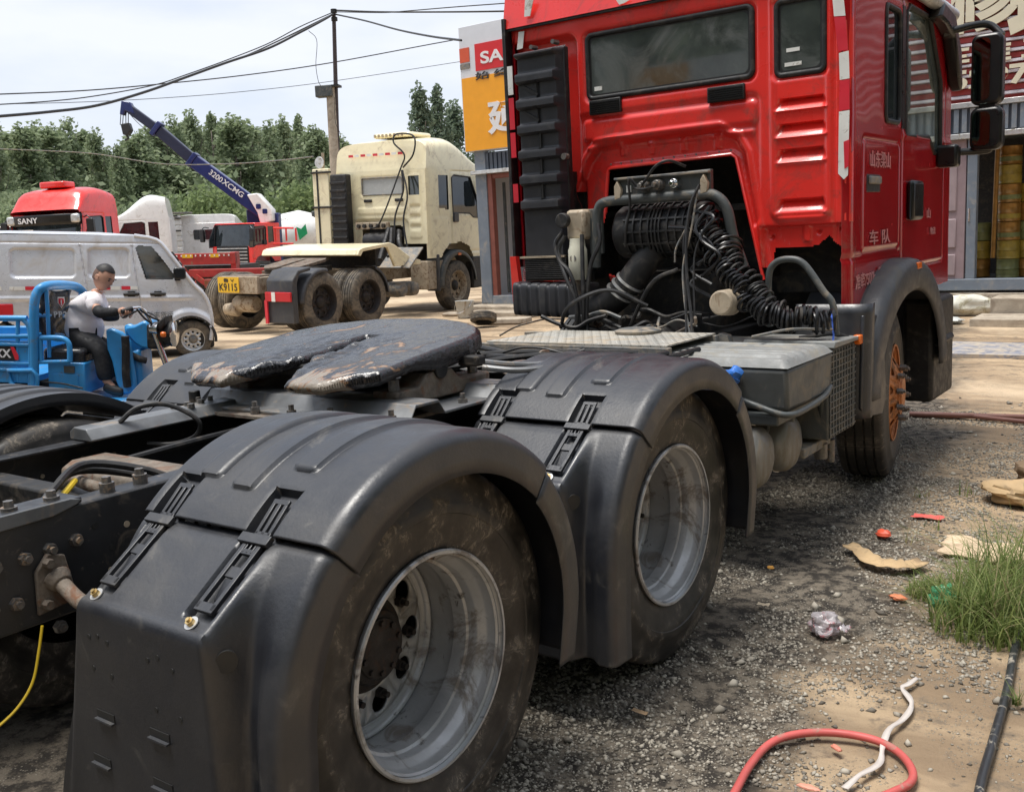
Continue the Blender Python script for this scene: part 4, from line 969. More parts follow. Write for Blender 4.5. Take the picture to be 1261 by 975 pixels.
# grey tank cover with ribs (right side)
M_tankb = mat('dusty_dark_tank', (.085, .09, .088), .5, var=.2, vs=6, dirt=(.24, .20, .15), dthr=.60, dsc=5, dsoft=.25, bump=.1)
M_shell = mat('dusty_bare_tank', (.24, .235, .22), .42, metal=.45, var=.2, vs=6, dirt=(.22, .18, .13), dthr=.55, dsc=4, dsoft=.2)
tk = empty('tank_cover', (0, 0, 0), 0, truck)
def tkf(i, j, nu=60, nv=40):
    u = i/(nu-1); v = j/(nv-1); x = .36+.85*u; y = 2.44+.62*v; e = min(v, 1-v, (1-u)*1.2); z = 1.0-.035*sst(.06, 0, e)**2
    r_ = .014*sst(.985, .93, u)*sst(-.3, .5, sin(v*2*pi*7.5))*sst(.04, .08, v)*sst(.96, .92, v)
    return (x, y, z+r_)
MB().grid(tkf, 60, 40).build('cover_top', M_tray, tk)
MB().prism([(2.46, .765), (2.44, .96), (3.06, .97), (3.04, .755)], 'X', .62, 1.205).build('tank_body', M_tankb, tk, bevel=.02, seg=3)
MB().tube([(.93, 2.40, .84), (1.05, 2.41, .80), (1.17, 2.42, .762), (1.215, 2.46, .752), (1.225, 2.6, .75), (1.22, 2.9, .765), (1.2, 3.05, .79)], .015, n=10).build('tank_strap', M_dgrey, tk)
MB().bb(.85, 1.17, 2.42, 3.0, .70, .755).build('tank_bracket', M_dgrey, tk, bevel=.01)
MB().cyl(at(905, 468, y=2.43), at(905, 468, y=2.40), .034, n=16).build('filler_neck', M_black, tk)
mb = MB().lathe([(0, 0), (.0, .018), (.01, .030), (.03, .036), (.05, .026), (.06, .010), (.062, 0)], (0, 0, 0), 'Z', n=16); mb.v = [(x*(.85+.9*noise.noise(Vector((x, y, z))*45)), y*(.85+.9*noise.noise(Vector((y, x, z+1))*45)), z*1.15) for x, y, z in mb.v]
o = mb.build('filler_rag', mat('blue_plastic_film', (.03, .16, .55), .3, bump=.4, bs=60), tk); o.location = at(905, 468, y=2.39); o.rotation_euler = (.9, .3, 0); o.scale = (1.25,)*3
MB().tube([at(906, 474, y=2.38), at(912, 490, y=2.36), at(921, 520, y=2.36), at(922, 590, y=2.36)], .010, n=8).build('hose', M_blackg, tk)
bx = empty('battery_box', (0, 0, 0), 0, truck)
MB().bb(.72, 1.19, 3.05, 3.49, .51, .97).build('box_body', M_tankb, bx, bevel=.01)
mb = MB()
for k in range(9): mb.bb(1.191, 1.197, 3.06+.045*k, 3.066+.045*k, .52, .96)
for k in range(13): mb.bb(1.191, 1.196, 3.06, 3.48, .53+.034*k, .536+.034*k)
mb.build('box_lattice', M_tankb, bx)
MB().prism([(3.09, .975), (3.51, .975), (3.51, .995), (3.10, 1.01)], 'X', .72, 1.21).build('box_lid', M_tray, bx, bevel=.006)
MB().tube([(1.1, 2.75, .66), (1.12, 2.8, .80), (1.14, 2.95, .83), (1.15, 3.05, .74), (1.15, 3.08, .55)], .022, n=10).build('support_bar', M_dgrey, bx)
MB().bb(.9, 1.12, 2.9, 3.3, .44, .49).build('lower_bracket', M_grey, bx, bevel=.006)
MB().cyl((1.1, 3.35, .45), (1.1, 3.35, .33), .025, n=12).build('drain_cock', M_bolt, bx); MB().cyl((1.1, 3.2, .46), (1.1, 3.2, .38), .035, n=12).build('drain_cock', M_bolt, bx)
MB().box((1.2, 3.50, .975), (.04, .05, .05)).build('side_marker', M_amber, bx, bevel=.006)
MB().tube([(.95, 3.3, 1.0), (1.1, 3.35, 1.02), (1.16, 3.46, .99)], .012, n=8).build('marker_cable', M_black, bx)
for y in (2.47, 2.84):
    a_ = empty('air_tank', (.02, y, .535), 0, truck)
    MB().lathe([(.45, 0), (.45, .1), (.48, .14), (.52, .150), (1.0, .150), (1.04, .143), (1.065, .12), (1.085, .07), (1.09, 0)], n=40).build('tank_shell', M_shell, a_, smooth=40)
    MB().lathe([(.98, .151), (.98, .156), (.992, .156), (.992, .151)], n=40).build('weld_band', M_alu, a_)
    MB().bb(.7, .74, -.152, .152, -.02, .28).build('tank_hanger', M_dgrey, a_)
MB().bb(.22, 1.16, 3.0, 3.46, .955, .985).build('rear_deck', M_tray, truck, bevel=.006)
MB().cyl((.62, 3.04, 1.0), (.62, 3.10, 1.0), .05, n=6).build('deck_clamp', M_grey, truck, smooth=0)
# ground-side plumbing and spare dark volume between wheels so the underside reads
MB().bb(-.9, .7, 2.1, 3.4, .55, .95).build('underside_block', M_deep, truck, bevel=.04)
# ================================================================== GROUND
def seg(a, b, s): return list(np.arange(a, b, s))
gx = sorted(set([round(v, 3) for v in [-900, -500, -250, -150, -100, -70, -50, -40, -33, -28]+seg(-24, -4, .6)+seg(-4, -1, .2)+seg(-1, 4.6, .035)+seg(4.6, 10, .5)+[12, 16, 24, 40, 80, 160, 400, 900]]))
gy = sorted(set([round(v, 3) for v in [-900, -300, -100, -40, -20, -12, -8, -5]+seg(-4, -1, .3)+seg(-1, 7, .035)+seg(7, 22, .2)+seg(22, 40, 1.5)+[45, 55, 70, 90, 120, 200, 400, 900]]))
def gz(x, y):
    k = sst(.3, 1.6, x) if y > -2 else 0
    bump_ = .17*math.exp(-((x+10.2)**2+(y-6.2)**2)/7)
    a = noise.fractal(Vector((x*.8, y*.8, 0)), 1, 2, 4)*.012+noise.fractal(Vector((x*5, y*5, 4)), 1, 2, 4)*.007*k
    z = -.014+a*(.3+.7*sst(-2, 2, x))
    z += .02*sst(.25, .45, noise.noise(Vector((x*.9+3, y*.5, 7))))*k
    far = sst(8, 13, y)*0
    return (min(z, .012) if x < 1.35 else min(z, .03))+bump_
vs = [(x, y, gz(x, y)) for x in gx for y in gy]; ny = len(gy)
fs = [(i*ny+j, (i+1)*ny+j, (i+1)*ny+j+1, i*ny+j+1) for i in range(len(gx)-1) for j in range(ny-1)]
me = bpy.data.meshes.new('ground'); me.from_pydata(vs, [], fs)
def ground_mat():
    m = bpy.data.materials.new('gravelly_yard_earth'); m.use_nodes = True; t = m.node_tree; n = t.nodes; l = t.links; b = n['Principled BSDF']
    tc = n.new('ShaderNodeTexCoord'); sep = n.new('ShaderNodeSeparateXYZ'); l.new(tc.outputs['Object'], sep.inputs[0])
    def noi(sc, d=6, r=.6, dist=0, st=None):
        q = n.new('ShaderNodeTexNoise'); q.inputs['Scale'].default_value = sc; q.inputs['Detail'].default_value = d; q.inputs['Roughness'].default_value = r; q.inputs['Distortion'].default_value = dist
        if st:
            mp = n.new('ShaderNodeMapping'); mp.inputs['Scale'].default_value = st; l.new(tc.outputs['Object'], mp.inputs[0]); l.new(mp.outputs[0], q.inputs[0])
        else: l.new(tc.outputs['Object'], q.inputs[0])
        return q.outputs[0]
    def rmp(x, a, b_, c=0, d=1):
        q = n.new('ShaderNodeMapRange'); q.interpolation_type = 'SMOOTHSTEP'; q.inputs[1].default_value = a; q.inputs[2].default_value = b_; q.inputs[3].default_value = c; q.inputs[4].default_value = d; l.new(x, q.inputs[0]); return q.outputs[0]
    def mth(op, a, b_):
        q = n.new('ShaderNodeMath'); q.operation = op
        for i, v in enumerate((a, b_)):
            if isinstance(v, (int, float)): q.inputs[i].default_value = v
            else: l.new(v, q.inputs[i])
        return q.outputs[0]
    def mix(f, a, b_):
        q = n.new('ShaderNodeMix'); q.data_type = 'RGBA'; l.new(f, q.inputs[0])
        for i, v in ((6, a), (7, b_)):
            if isinstance(v, tuple): q.inputs[i].default_value = (*v, 1)
            else: l.new(v, q.inputs[i])
        return q.outputs[2]
    sand = mix(rmp(noi(1.2, 8, .6, .6, (.5, 1.6, 1)), .40, .62), (.45, .335, .215), (.25, .18, .115))
    sand = mix(rmp(noi(9, 6, .65), .52, .66), sand, (.20, .155, .11))
    pale = mix(rmp(noi(.35, 6, .6, .4), .48, .62), sand, (.54, .42, .285))
    # oily dark earth with grit near the truck: by its distance across the yard plus noise
    dark = mix(rmp(noi(14, 8, .7), .42, .60), (.036, .031, .026), (.175, .148, .115))
    k = mth('ADD', mth('MULTIPLY', sep.outputs[0], 1), mth('MULTIPLY', mth('SUBTRACT', noi(1.1, 6, .6), .5), 1.7))
    k = mth('ADD', k, mth('MULTIPLY', mth('MAXIMUM', mth('SUBTRACT', sep.outputs[1], 2.5), 0), .20))
    k = mth('ADD', k, mth('MULTIPLY', mth('MAXIMUM', mth('SUBTRACT', mth('MULTIPLY', sep.outputs[0], -1), 1.2), 0), 1.4))
    f = rmp(k, 1.55, 2.05)
    col = mix(f, dark, pale)
    peb = n.new('ShaderNodeTexVoronoi'); peb.inputs['Scale'].default_value = 75; l.new(tc.outputs['Object'], peb.inputs[0])
    pf = mth('MULTIPLY', rmp(peb.outputs['Distance'], .30, .22), rmp(noi(2.1, 6, .6), .46, .56))
    pb = mix(peb.outputs['Color'], (.17, .15, .12), (.40, .36, .29))
    col = mix(mth('MULTIPLY', pf, .75), col, pb)
    l.new(col, b.inputs['Base Color']); b.inputs['Roughness'].default_value = .93; b.inputs['Specular IOR Level'].default_value = .25
    h = mth('ADD', mth('MULTIPLY', noi(30, 8, .7), .7), mth('MULTIPLY', pf, .35)); bp = n.new('ShaderNodeBump'); bp.inputs['Strength'].default_value = .9; bp.inputs['Distance'].default_value = .02
    l.new(h, bp.inputs['Height']); l.new(bp.outputs[0], b.inputs['Normal'])
    return m
gr = link('ground', me, ground_mat(), smooth=180); tag(gr, 'dark gravelly earth beside the truck turning into tan muddy sand', kind='structure')
def gravel(name, n, area, smin, smax, dens, col, label):
    base = np.array([(1, 0, 0), (-1, 0, 0), (0, 1, 0), (0, -1, 0), (0, 0, 1), (0, 0, -1), (.6, .6, .5), (-.6, .5, -.4)]); 
    F0 = np.array([(0, 2, 4), (2, 1, 4), (1, 3, 4), (3, 0, 4), (2, 0, 5), (1, 2, 5), (3, 1, 5), (0, 3, 5)])
    base = base[:6]; V = []; T = []; c = 0; tries = 0
    while c < n and tries < n*9:
        tries += 1; x = area[0]+(area[1]-area[0])*rng.random(); y = area[2]+(area[3]-area[2])*rng.random()**1.3
        if not dens(x, y): continue
        s_ = smin+(smax-smin)*rng.random()**3
        v = base*np.array([1, .8, .6])*s_*(1+.5*(rng.random((6, 3))-.5)); v = v+(rng.random((6, 3))-.5)*s_*.5
        a = rng.random()*6.28; R = np.array([[cos(a), -sin(a), 0], [sin(a), cos(a), 0], [0, 0, 1]]); v = v@R.T
        V.append(v+np.array([x, y, gz(x, y)+s_*.15])); T.append(F0+6*c); c += 1
    V = np.concatenate(V); T = np.concatenate(T)
    me = bpy.data.meshes.new(name); me.vertices.add(len(V)); me.vertices.foreach_set('co', V.ravel().astype(np.float32))
    me.loops.add(len(T)*3); me.loops.foreach_set('vertex_index', T.ravel().astype(np.int32)); me.polygons.add(len(T))
    me.polygons.foreach_set('loop_start', np.arange(0, len(T)*3, 3, dtype=np.int32)); me.polygons.foreach_set('loop_total', np.full(len(T), 3, dtype=np.int32)); me.update(); me.validate()
    o = link(name, me, col, smooth=0); tag(o, label, kind='stuff'); return o
def stone_mat(nm, a, b_):
    m = bpy.data.materials.new(nm); m.use_nodes = True; t = m.node_tree; n = t.nodes; l = t.links; b = n['Principled BSDF']
    g = n.new('ShaderNodeNewGeometry'); cr = n.new('ShaderNodeValToRGB'); cr.color_ramp.elements[0].color = (*a, 1); cr.color_ramp.elements[1].color = (*b_, 1)
    l.new(g.outputs['Random Per Island'], cr.inputs[0]); l.new(cr.outputs[0], b.inputs['Base Color']); b.inputs['Roughness'].default_value = .9; return m
def dn(x, y):
    q = noise.noise(Vector((x*1.3, y*1.1, 9)))+.5*noise.noise(Vector((x*4, y*4, 1)))
    edge = 2.0+.10*y+.25*noise.noise(Vector((x*2, y*2, 3)))
    if x > edge: return rng.random() < .035
    return q > -.16+.5*rng.random()-.25
gravel('gravel', 52000, (.55, 3.3, -.4, 6.8), .0035, .0135, dn, stone_mat('grey_tan_gravel', (.11, .095, .077), (.44, .40, .33)), 'loose pale gravel on the dark earth beside the truck')

gravel('loose_stones', 900, (.5, 3.4, -.4, 7.5), .010, .030, lambda x, y: rng.random() < .6, bpy.data.materials['grey_tan_gravel'], 'larger loose stones strewn over the gravel and mud')

# ================================================================== CONTAINER SHOPS BEHIND
M_cont = mat('grey_container_paint', (.17, .20, .24), .5, var=.12, vs=4, dirt=(.32, .3, .27), dthr=.62, dsc=4, dsoft=.3)
M_contd = mat('dark_ribbed_cladding', (.07, .085, .11), .45, var=.15)
M_inner = mat('pale_grey_interior', (.55, .56, .60), .7, var=.06, vs=2)
M_maroon = mat('dull_red_trim', (.22, .07, .05), .5, var=.15)
M_signw = mat('white_sign_board', (.66, .68, .72), .4, var=.04)
M_signo = mat('orange_sign_board', (.86, .36, .01), .4, var=.04)
BY = 15.0
def Bx(px, py): q = at(px, py, y=BY); return q.x, q.z
shop = empty('container_shop', (0, 0, 0)); tag(shop, 'grey container shop with a red trimmed open doorway below the white and orange sign', 'shop')
zf = .19; x0 = -10.22; xe = -6.2
MB().bb(x0, x0+.28, BY-.05, BY+.10, zf, 3.36).build('corner_post', M_cont, shop, bevel=.01)
MB().bb(x0-.02, xe, BY-.04, BY+.1, zf-.02, zf+.16).build('sill', M_cont, shop, bevel=.008)
MB().bb(x0-.04, xe, BY-.16, BY+.1, 2.88, 2.96).build('canopy_edge', M_alu, shop, bevel=.008)
p_ = empty('ribbed_fascia', (0, 0, 0), 0, shop)
for k in range(34): MB().bb(x0+.28+.11*k, x0+.35+.11*k, BY-.03, BY+.02, 2.965, 3.30).build('rib', M_contd, p_, smooth=0)
MB().bb(x0+.28, xe, BY+.0, BY+.03, 2.965, 3.32).build('fascia_back', M_contd, p_)
MB().bb(x0+.28, x0+.40, BY-.02, BY+.12, zf+.14, 2.88).build('door_jamb', M_maroon, shop, bevel=.01)
MB().bb(x0+.40, xe, BY+.0, BY+.1, 2.78, 2.875).build('door_head', M_maroon, shop, bevel=.01)
MB().bb(x0+.3, xe, BY+2.3, BY+2.34, zf, 3.0).bb(x0+.05, x0+.09, BY+.1, BY+2.3, zf, 3.3).bb(xe-.04, xe, BY+.1, BY+2.3, zf, 3.3).build('inner_wall', M_inner, shop)
MB().bb(x0, xe, BY+.1, BY+2.3, 3.0, 3.05).bb(x0, xe, BY+.1, BY+2.3, zf+.02, zf+.06).build('inner_floor', M_concrete, shop)
MB().bb(x0+.47, x0+.52, BY+.25, BY+.3, zf+.2, 2.7).build('door_edge', M_dgrey, shop)
MB().bb(x0-.0, x0+.03, BY+.1, BY+2.4, zf, 3.34).build('side_wall', M_cont, shop)
MB().cyl((x0+.85, BY+.5, zf+.06), (x0+.85, BY+.5, zf+.36), .10, n=14).build('bucket', M_deep, shop)
# the sign above
sg = empty('roof_sign', (0, 0, 0)); tag(sg, 'tall white and orange roof sign with a red lettered panel, left of the red cab', 'sign')
sx0, sx1 = -10.40, -5.6
MB().bb(sx0, sx1, BY-.12, BY+.25, 3.36, 5.86).build('sign_box', M_signw, sg, bevel=.01)
MB().bb(sx0+.03, sx1-.03, BY-.135, BY-.121, 3.37, 4.84).build('orange_panel', M_signo, sg, smooth=0)
q1 = Bx(569, 62); q2 = Bx(583, 77); MB().bb(sx0+.01, q2[0], BY-.135, BY-.121, q2[1], q1[1]).build('orange_block', mat('sign_red_orange', (.62, .09, .03), .4, var=.03), sg, smooth=0)
MB().bb(sx0+.01, q2[0], BY-.135, BY-.121, q2[1]-.13, q2[1]-.03).build('grey_block', M_grey, sg, smooth=0)
q1 = Bx(589, 56); q2 = Bx(640, 79); MB().bb(q1[0], -8.1, BY-.137, BY-.121, q2[1]-.02, q1[1]+.0).build('red_panel', mat('sign_red', (.62, .015, .02), .4, var=.03), sg, smooth=0)
fm = lambda px, py: face((Bx(px, py)[0], BY-.142, Bx(px, py)[1]), (1, 0, 0), (0, 0, 1))
text('letters', 'SANY', .5, M_letter, sg, fm(628, 67), .006, .012, fit=(1.28, .24))
text('letters', '始 终 如 一', .3, M_ink, sg, fm(634, 88), .006, .004, fit=(1.8, .15))
text('letters', '延保', 1, M_letter, sg, fm(648, 140), .01, .03, fit=(1.75, .68))
for x in (sx0+.3, sx0+2): MB().bb(x, x+.06, BY+.1, BY+.16, 3.3, 3.4).build('sign_foot', M_dgrey, sg)
# right shop
sh = empty('parts_shop', (0, 0, 0)); tag(sh, 'container workshop right of the red cab, open front showing stacked drums', 'shop')
RX0, RX1 = -1.3, 12.0; zs = .50
MB().bb(RX0-2, RX1, BY-.06, BY+.12, zs-.12, zs+.06).build('sill', M_cont, sh, bevel=.01)
MB().bb(RX0-2, RX1, BY-.07, BY+.12, 2.72, 3.22).build('fascia_back', M_contd, sh)
rb = empty('ribbed_fascia', (0, 0, 0), 0, sh)
for k in range(114): MB().bb(RX0-1+.115*k, RX0-1+.115*k+.07, BY-.11, BY-.071, 2.80, 3.15).build('rib', M_cont, rb, smooth=0)
MB().bb(RX0-2, RX1, BY-.14, BY+.1, 3.16, 3.24).bb(RX0-2, RX1, BY-.13, BY+.0, 2.70, 2.78).build('fascia_edge', M_alu, sh, bevel=.006)
q = Bx(1196, 300); MB().bb(q[0]-.07, q[0]+.07, BY-.05, BY+.1, zs, 2.72).build('post', M_cont, sh, bevel=.01)
# pinkish door leaf
dl = MB().bb(-1.4, q[0]-.09, BY-.03, BY+.03, zs+.06, 2.70).build('door_leaf', mat('faded_pink_door', (.30, .22, .23), .5, var=.1), sh, bevel=.01)
for z0, z1 in ((.62, .95), (1.05, 1.5), (1.62, 2.6)): MB().bb(-.95, q[0]-.22, BY-.055, BY-.03, z0, z1).build('door_moulding', mat('faded_pink_moulding', (.34, .26, .27), .5, var=.1), dl, bevel=.02)
MB().cyl((q[0]-.03, BY-.05, 1.45), (q[0]-.03, BY-.05, 1.65), .018).build('door_pull', M_chrome, sh)
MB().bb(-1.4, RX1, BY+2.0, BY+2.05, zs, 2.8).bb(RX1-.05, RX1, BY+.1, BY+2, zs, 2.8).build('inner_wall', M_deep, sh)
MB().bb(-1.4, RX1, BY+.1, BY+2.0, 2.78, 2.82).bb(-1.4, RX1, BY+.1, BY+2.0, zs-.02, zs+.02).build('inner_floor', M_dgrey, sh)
# stacks of drums inside
M_dr = [mat('drum_gold', (.30, .15, .03), .35, metal=.3, var=.3, vs=9), mat('drum_yellow', (.30, .21, .03), .4, var=.3, vs=9), mat('drum_green_gold', (.16, .17, .06), .4, var=.3, vs=9)]
xk = at(1240, 300, y=BY+.75).x
for k in range(7):
    z = zs+.03+.295*k
    d = empty('oil_drum', (xk+.02, BY+.75, z)); tag(d, ['lowest yellow-green drum of the stack in the workshop opening', 'second drum from the floor in the gold stack inside the workshop', 'third drum from the floor in the gold stack inside the workshop', 'middle drum of the seven high gold stack in the workshop', 'fifth drum from the floor in the gold stack inside the workshop', 'sixth drum from the floor, just below the topmost of the gold stack', 'topmost drum of the gold stack in the workshop opening'][k], 'drum', 'drums stacked inside the workshop')
    MB().lathe([(0, 0), (0, .16), (.01, .17), (.02, .165), (.13, .165), (.14, .171), (.15, .165), (.27, .165), (.28, .17), (.29, .16), (.29, 0)], ax='Z', n=24).build('drum_body', M_dr[(0, 1, 0, 0, 0, 1, 0)[k]] if k else M_dr[2], d, smooth=40)
    MB().lathe([(.05, .166), (.05, .168), (.12, .168), (.12, .166)], ax='Z', n=24).build('drum_label', M_dr[1] if k % 2 else M_dr[2], d, smooth=0)
for nm, x, top in (('left', at(1208, 300, y=BY+.95).x, 3), ('right', at(1264, 300, y=BY+.95).x, 5)):
    for k in range(top):
        d = empty('oil_drum', (x, BY+.95, zs+.03+.295*k)); tag(d, 'drum at place %s of the dark %s stack inside the workshop' % (['one', 'two', 'three', 'four', 'five'][k], nm), 'drum', 'drums in the darker side stacks')
        MB().lathe([(0, 0), (0, .14), (.01, .15), (.13, .146), (.14, .151), (.15, .146), (.28, .15), (.29, .14), (.29, 0)], ax='Z', n=20).build('drum_body', M_dr[k % 3], d, smooth=40)
xr = Bx(1212, 300)[0]; a_ = MB().cyl((xr+.02, BY+.6, zs+.35), (xr+.05, BY+.6, 2.75), .035, n=10).build('hanging_roll', M_dr[0]); tag(a_, 'narrow golden roll hanging inside the workshop beside the door post', 'roll')
# the red slatted sign on the roof
M_slr = mat('red_slat', (.33, .035, .03), .5, var=.1); M_slw = mat('pale_shiny_slat', (.78, .74, .80), .3, var=.05, metal=.2)
rs_ = empty('slatted_sign', (0, 0, 0)); tag(rs_, 'large red slatted roof sign with cream characters, behind the mirrors of the red cab', 'sign')
MB().bb(-2.5, 12.0, BY-.02, BY+.1, 3.25, 5.6).build('sign_back', M_slr, rs_)
for k in range(15):
    z = 3.30+.152*k
    sl_ = MB().prism([(BY-.02, z), (BY-.10, z+.005), (BY-.10, z+.035), (BY-.06, z+.05), (BY-.02, z+.05)], 'X', -2.5, 12.0).build('slat', M_slw, rs_, smooth=0)
    MB().prism([(BY-.02, z+.055), (BY-.055, z+.06), (BY-.05, z+.135), (BY-.02, z+.145)], 'X', -2.5, 12.0).build('red_slat', M_slr, rs_, smooth=0)
M_crm = mat('cream_letter', (.72, .66, .50), .5, var=.05)
fr_ = lambda px, py: face((Bx(px, py)[0], BY-.13, Bx(px, py)[1]), (1, 0, 0), (0, 0, 1))
text('letters', '修', 1, M_crm, rs_, fr_(1212, -2), .015, .03, fit=(1.02, .98))
text('letters', '车 维 工', .4, M_crm, rs_, fr_(1228, 65), .012, .012, fit=(1.55, .33))
text('letters', '352972', .4, M_crm, rs_, fr_(1220, 96), .012, .012, fit=(1.62, .29))
text('letters', '理', .4, M_crm, rs_, fr_(1290, 0), .012, .03, fit=(1.0, .98))
# concrete steps and slabs
def block(x0, x1, y0, y1, z0, z1, name, label, cat, m=M_concrete):
    o = MB().bb(x0, x1, y0, y1, z0, z1).build(name, m, bevel=.012); return tag(o, label, cat)
tag(MB().bb(-10.3, -5.8, 14.4, 15.1, -.05, .17).build('plinth', M_concrete, bevel=.012), 'tan concrete plinth under the container shop', kind='structure')
tag(MB().bb(-3.3, 12.0, 14.9, 17.2, -.05, .34).build('plinth', M_concrete, bevel=.012), 'concrete plinth under the workshop', kind='structure')
block(-9.9, -8.3, 13.85, 14.4, -.05, .10, 'concrete_step', 'low concrete step in front of the open container doorway', 'step')
block(-.1, 1.6, 14.2, 14.85, -.05, .32, 'concrete_step', 'pale concrete block step below the workshop opening', 'step')
block(-.2, 1.8, 13.3, 14.15, -.05, .10, 'concrete_step', 'wide low slab in front of the concrete block step', 'step')
q = at(1215, 432, z=0); o = MB().bb(q.x-1.0, q.x+1.8, q.y-.55, q.y+.6, -.012, .03).build('wet_board', mat('blue_grey_board', (.22, .23, .27), .5, var=.25, vs=6, dirt=(.42, .36, .28), dthr=.5, dsc=5, dsoft=.2)); tag(o, 'flat blue-grey dusty board lying on the sand right of the front wheel', 'board')
# ================================================================== OTHER VEHICLES
def heading_of(vec): return atan2(vec[1], vec[0])
IMG = heading_of((RGT.x, RGT.y))       # direction that runs to the right across the picture
def place(name, px, d, rz=0, z=0, scale=1, tilt=0, py=430):
    q = at(px, py, d=d); e = empty(name, (q.x, q.y, z), 0, None, scale); e.rotation_euler = (0, tilt, IMG+rz); e.rotation_mode = 'XYZ'; return e
def mapper(e, y0):
    """sight line of a photograph pixel met with the plane y = const of a thing's own frame"""
    Mi = (Matrix.Translation(e.location) @ e.rotation_euler.to_matrix().to_4x4()).inverted(); o_ = Mi @ CAMP; R_ = Mi.to_3x3()
    def f(px, py, y=y0):
        v = R_ @ (FWD+(px-PW/2)/F*RGT-(py-PH/2)/F*UP); return o_+v*((y-o_.y)/v.y)
    return f
def simple_wheel(parent, loc, R, w, m_rim, ax='Y', s=-1, hub_m=None, n=40, tyre=None, holes=8, dish=.35):
    """axle along local y; s=-1 outer face towards -y"""
    e = empty('wheel', loc, 0, parent); rb = R*.60
    P = [(-w/2+.01, rb), (-w/2, rb+.02*R), (-w/2-.008, R*.78), (-w/2+.01, R*.93), (-w/2+.04*R+.01, R*.985)]
    for k in range(4):
        c = (-w/2+.06*R)+(w-.12*R)*(k+.5)/4; g = .012*R*1.5; P += [(c-g, R), (c-g*.7, R*.975), (c+g*.7, R*.975), (c+g, R)]
    P += [(-a, b) for a, b in P[:5]][::-1]
    P = [(s*-a, b) for a, b in P]
    MB().lathe(P, ax='Y', n=n).build('tyre', tyre or M_tyred, e, smooth=35)
    sg_ = s
    MB().lathe([(sg_*w/2, rb*.97), (sg_*(w/2+.004), rb*1.02), (sg_*(w/2-.01), rb*.97), (sg_*(w/2-.03), rb*.93), (sg_*(w/2-w*dish), rb*.88), (sg_*(w/2-w*dish), rb*.84)], ax='Y', n=n).build('rim', m_rim, e, smooth=40)
    mb = MB(); y0 = sg_*(w/2-w*dish)
    r0, r1 = rb*.36, rb*.86
    for k in range(holes):
        a0 = 2*pi*k/holes; a1 = a0+2*pi/holes; am = (a0+a1)/2
        poly = [(r0*cos(a0+(a1-a0)*i/3), r0*sin(a0+(a1-a0)*i/3)) for i in range(4)]+[(r1*cos(a1+(a0-a1)*i/3), r1*sin(a1+(a0-a1)*i/3)) for i in range(4)]
        mb.holeplate(poly, (rb*.66*cos(am), rb*.66*sin(am)), rb*.10, lambda u, v: (u, y0, v), n=10)
    mb.build('wheel_disc', m_rim, e, smooth=30, solid=.01, weld=True)
    MB().lathe([(y0, r0), (y0+sg_*.05*R, r0*.9), (y0+sg_*.10*R, r0*.5), (y0+sg_*.10*R, 0)], ax='Y', n=24).build('hub', hub_m or m_rim, e)
    MB().cyl((0, 0, 0), (0, y0-sg_*.02, 0), rb*.80, n=20).build('brake', M_deep, e)
    return e

# ---- silver van: x forward (picture right), y away from the camera
van = place('silver_van', 124, 14.9, radians(17), .12, .97, 0.060); 
tag(van, 'silver delivery van with blank panelled sides parked behind the man on the blue tricycle', 'van')
# side skins as height fields with pressed panels, seams and wheel arch openings
def vside_h(x, z):
    h = 0
    for (x0, x1, z0, z1) in ((-1.12, -.30, 1.25, 1.64), (-.11, .42, 1.25, 1.65), (-2.6, -1.35, 1.25, 1.62)):
        q = sdbox(x+.35*(z-1.25)*(-.9 if x < -.6 and x > -1.3 else 0)*0, z, x0, x1, z0, z1, .06); h -= .030*sst(.020, -.010, q)
    for sx, k_ in ((-.22, .12), (.47, .10)): h -= .016*sst(.012, .004, abs(x-(sx+k_*(1.7-z))))*sst(1.72, 1.68, z)
    h += .014*sst(.05, .0, abs(z-.95))*sst(1.4, 1.1, x)
    h -= .012*sst(.012, .004, abs(z-1.73))
    q = hypot((x-1.22), (z-.36)); h += .035*sst(.45, .37, q)
    h += .012*sst(.56, .50, z)
    h -= .09*max(0, (z-1.0)/.86)**1.5
    return h
def vside_keep(x, z):
    if hypot(x-1.24, z-.33) < .335 or hypot(x+1.35, z-.33) < .335: return False
    if inpoly(x, z, vwin): return False
    return inpoly(x, z, side)
vwin = [(.64, 1.22), (.52, 1.66), (.56, 1.70), (.74, 1.69), (.90, 1.48), (1.04, 1.27), (1.02, 1.22)]
side = [(-2.9, .30), (-2.9, 1.0), (-2.85, 1.50), (-2.72, 1.78), (-2.5, 1.84), (.50, 1.84), (.80, 1.78), (.96, 1.60), (1.13, 1.36), (1.30, 1.13), (1.42, 1.0), (1.50, .82), (1.53, .55), (1.50, .32), (1.46, .25)]
for s, nm in ((-1, 'near'), (1, 'far')):
    hfield('side_panel', -2.9, 1.54, .25, 1.84, .0125, .0125, vside_h, vside_keep, (lambda x, z, h: (x, -h, z)) if s < 0 else (lambda x, z, h: (x, 1.6+h, z)), M_van, van)
def vroof(i, j):
    k = j; v = i/12
    top = [(1.535, .5), (1.51, .82), (1.43, 1.0), (1.31, 1.13), (1.14, 1.36), (.97, 1.60), (.81, 1.785), (.50, 1.86), (0, 1.89), (-1.2, 1.90), (-2.5, 1.86), (-2.74, 1.78), (-2.87, 1.50), (-2.92, 1.0), (-2.92, .3)]
    x, z = top[k]; e = abs(v-.5)*2; y = .015+1.57*v; tb = .10*max(0, (z-1.0)/.86)**1.5
    return (x-.04*e**4*(1 if x > 0 else -1), y+tb*(1-2*v), z-.045*e**6*(1 if z > 1.7 else 0))
MB().grid(vroof, 13, 15).build('roof', M_van, van, smooth=60)
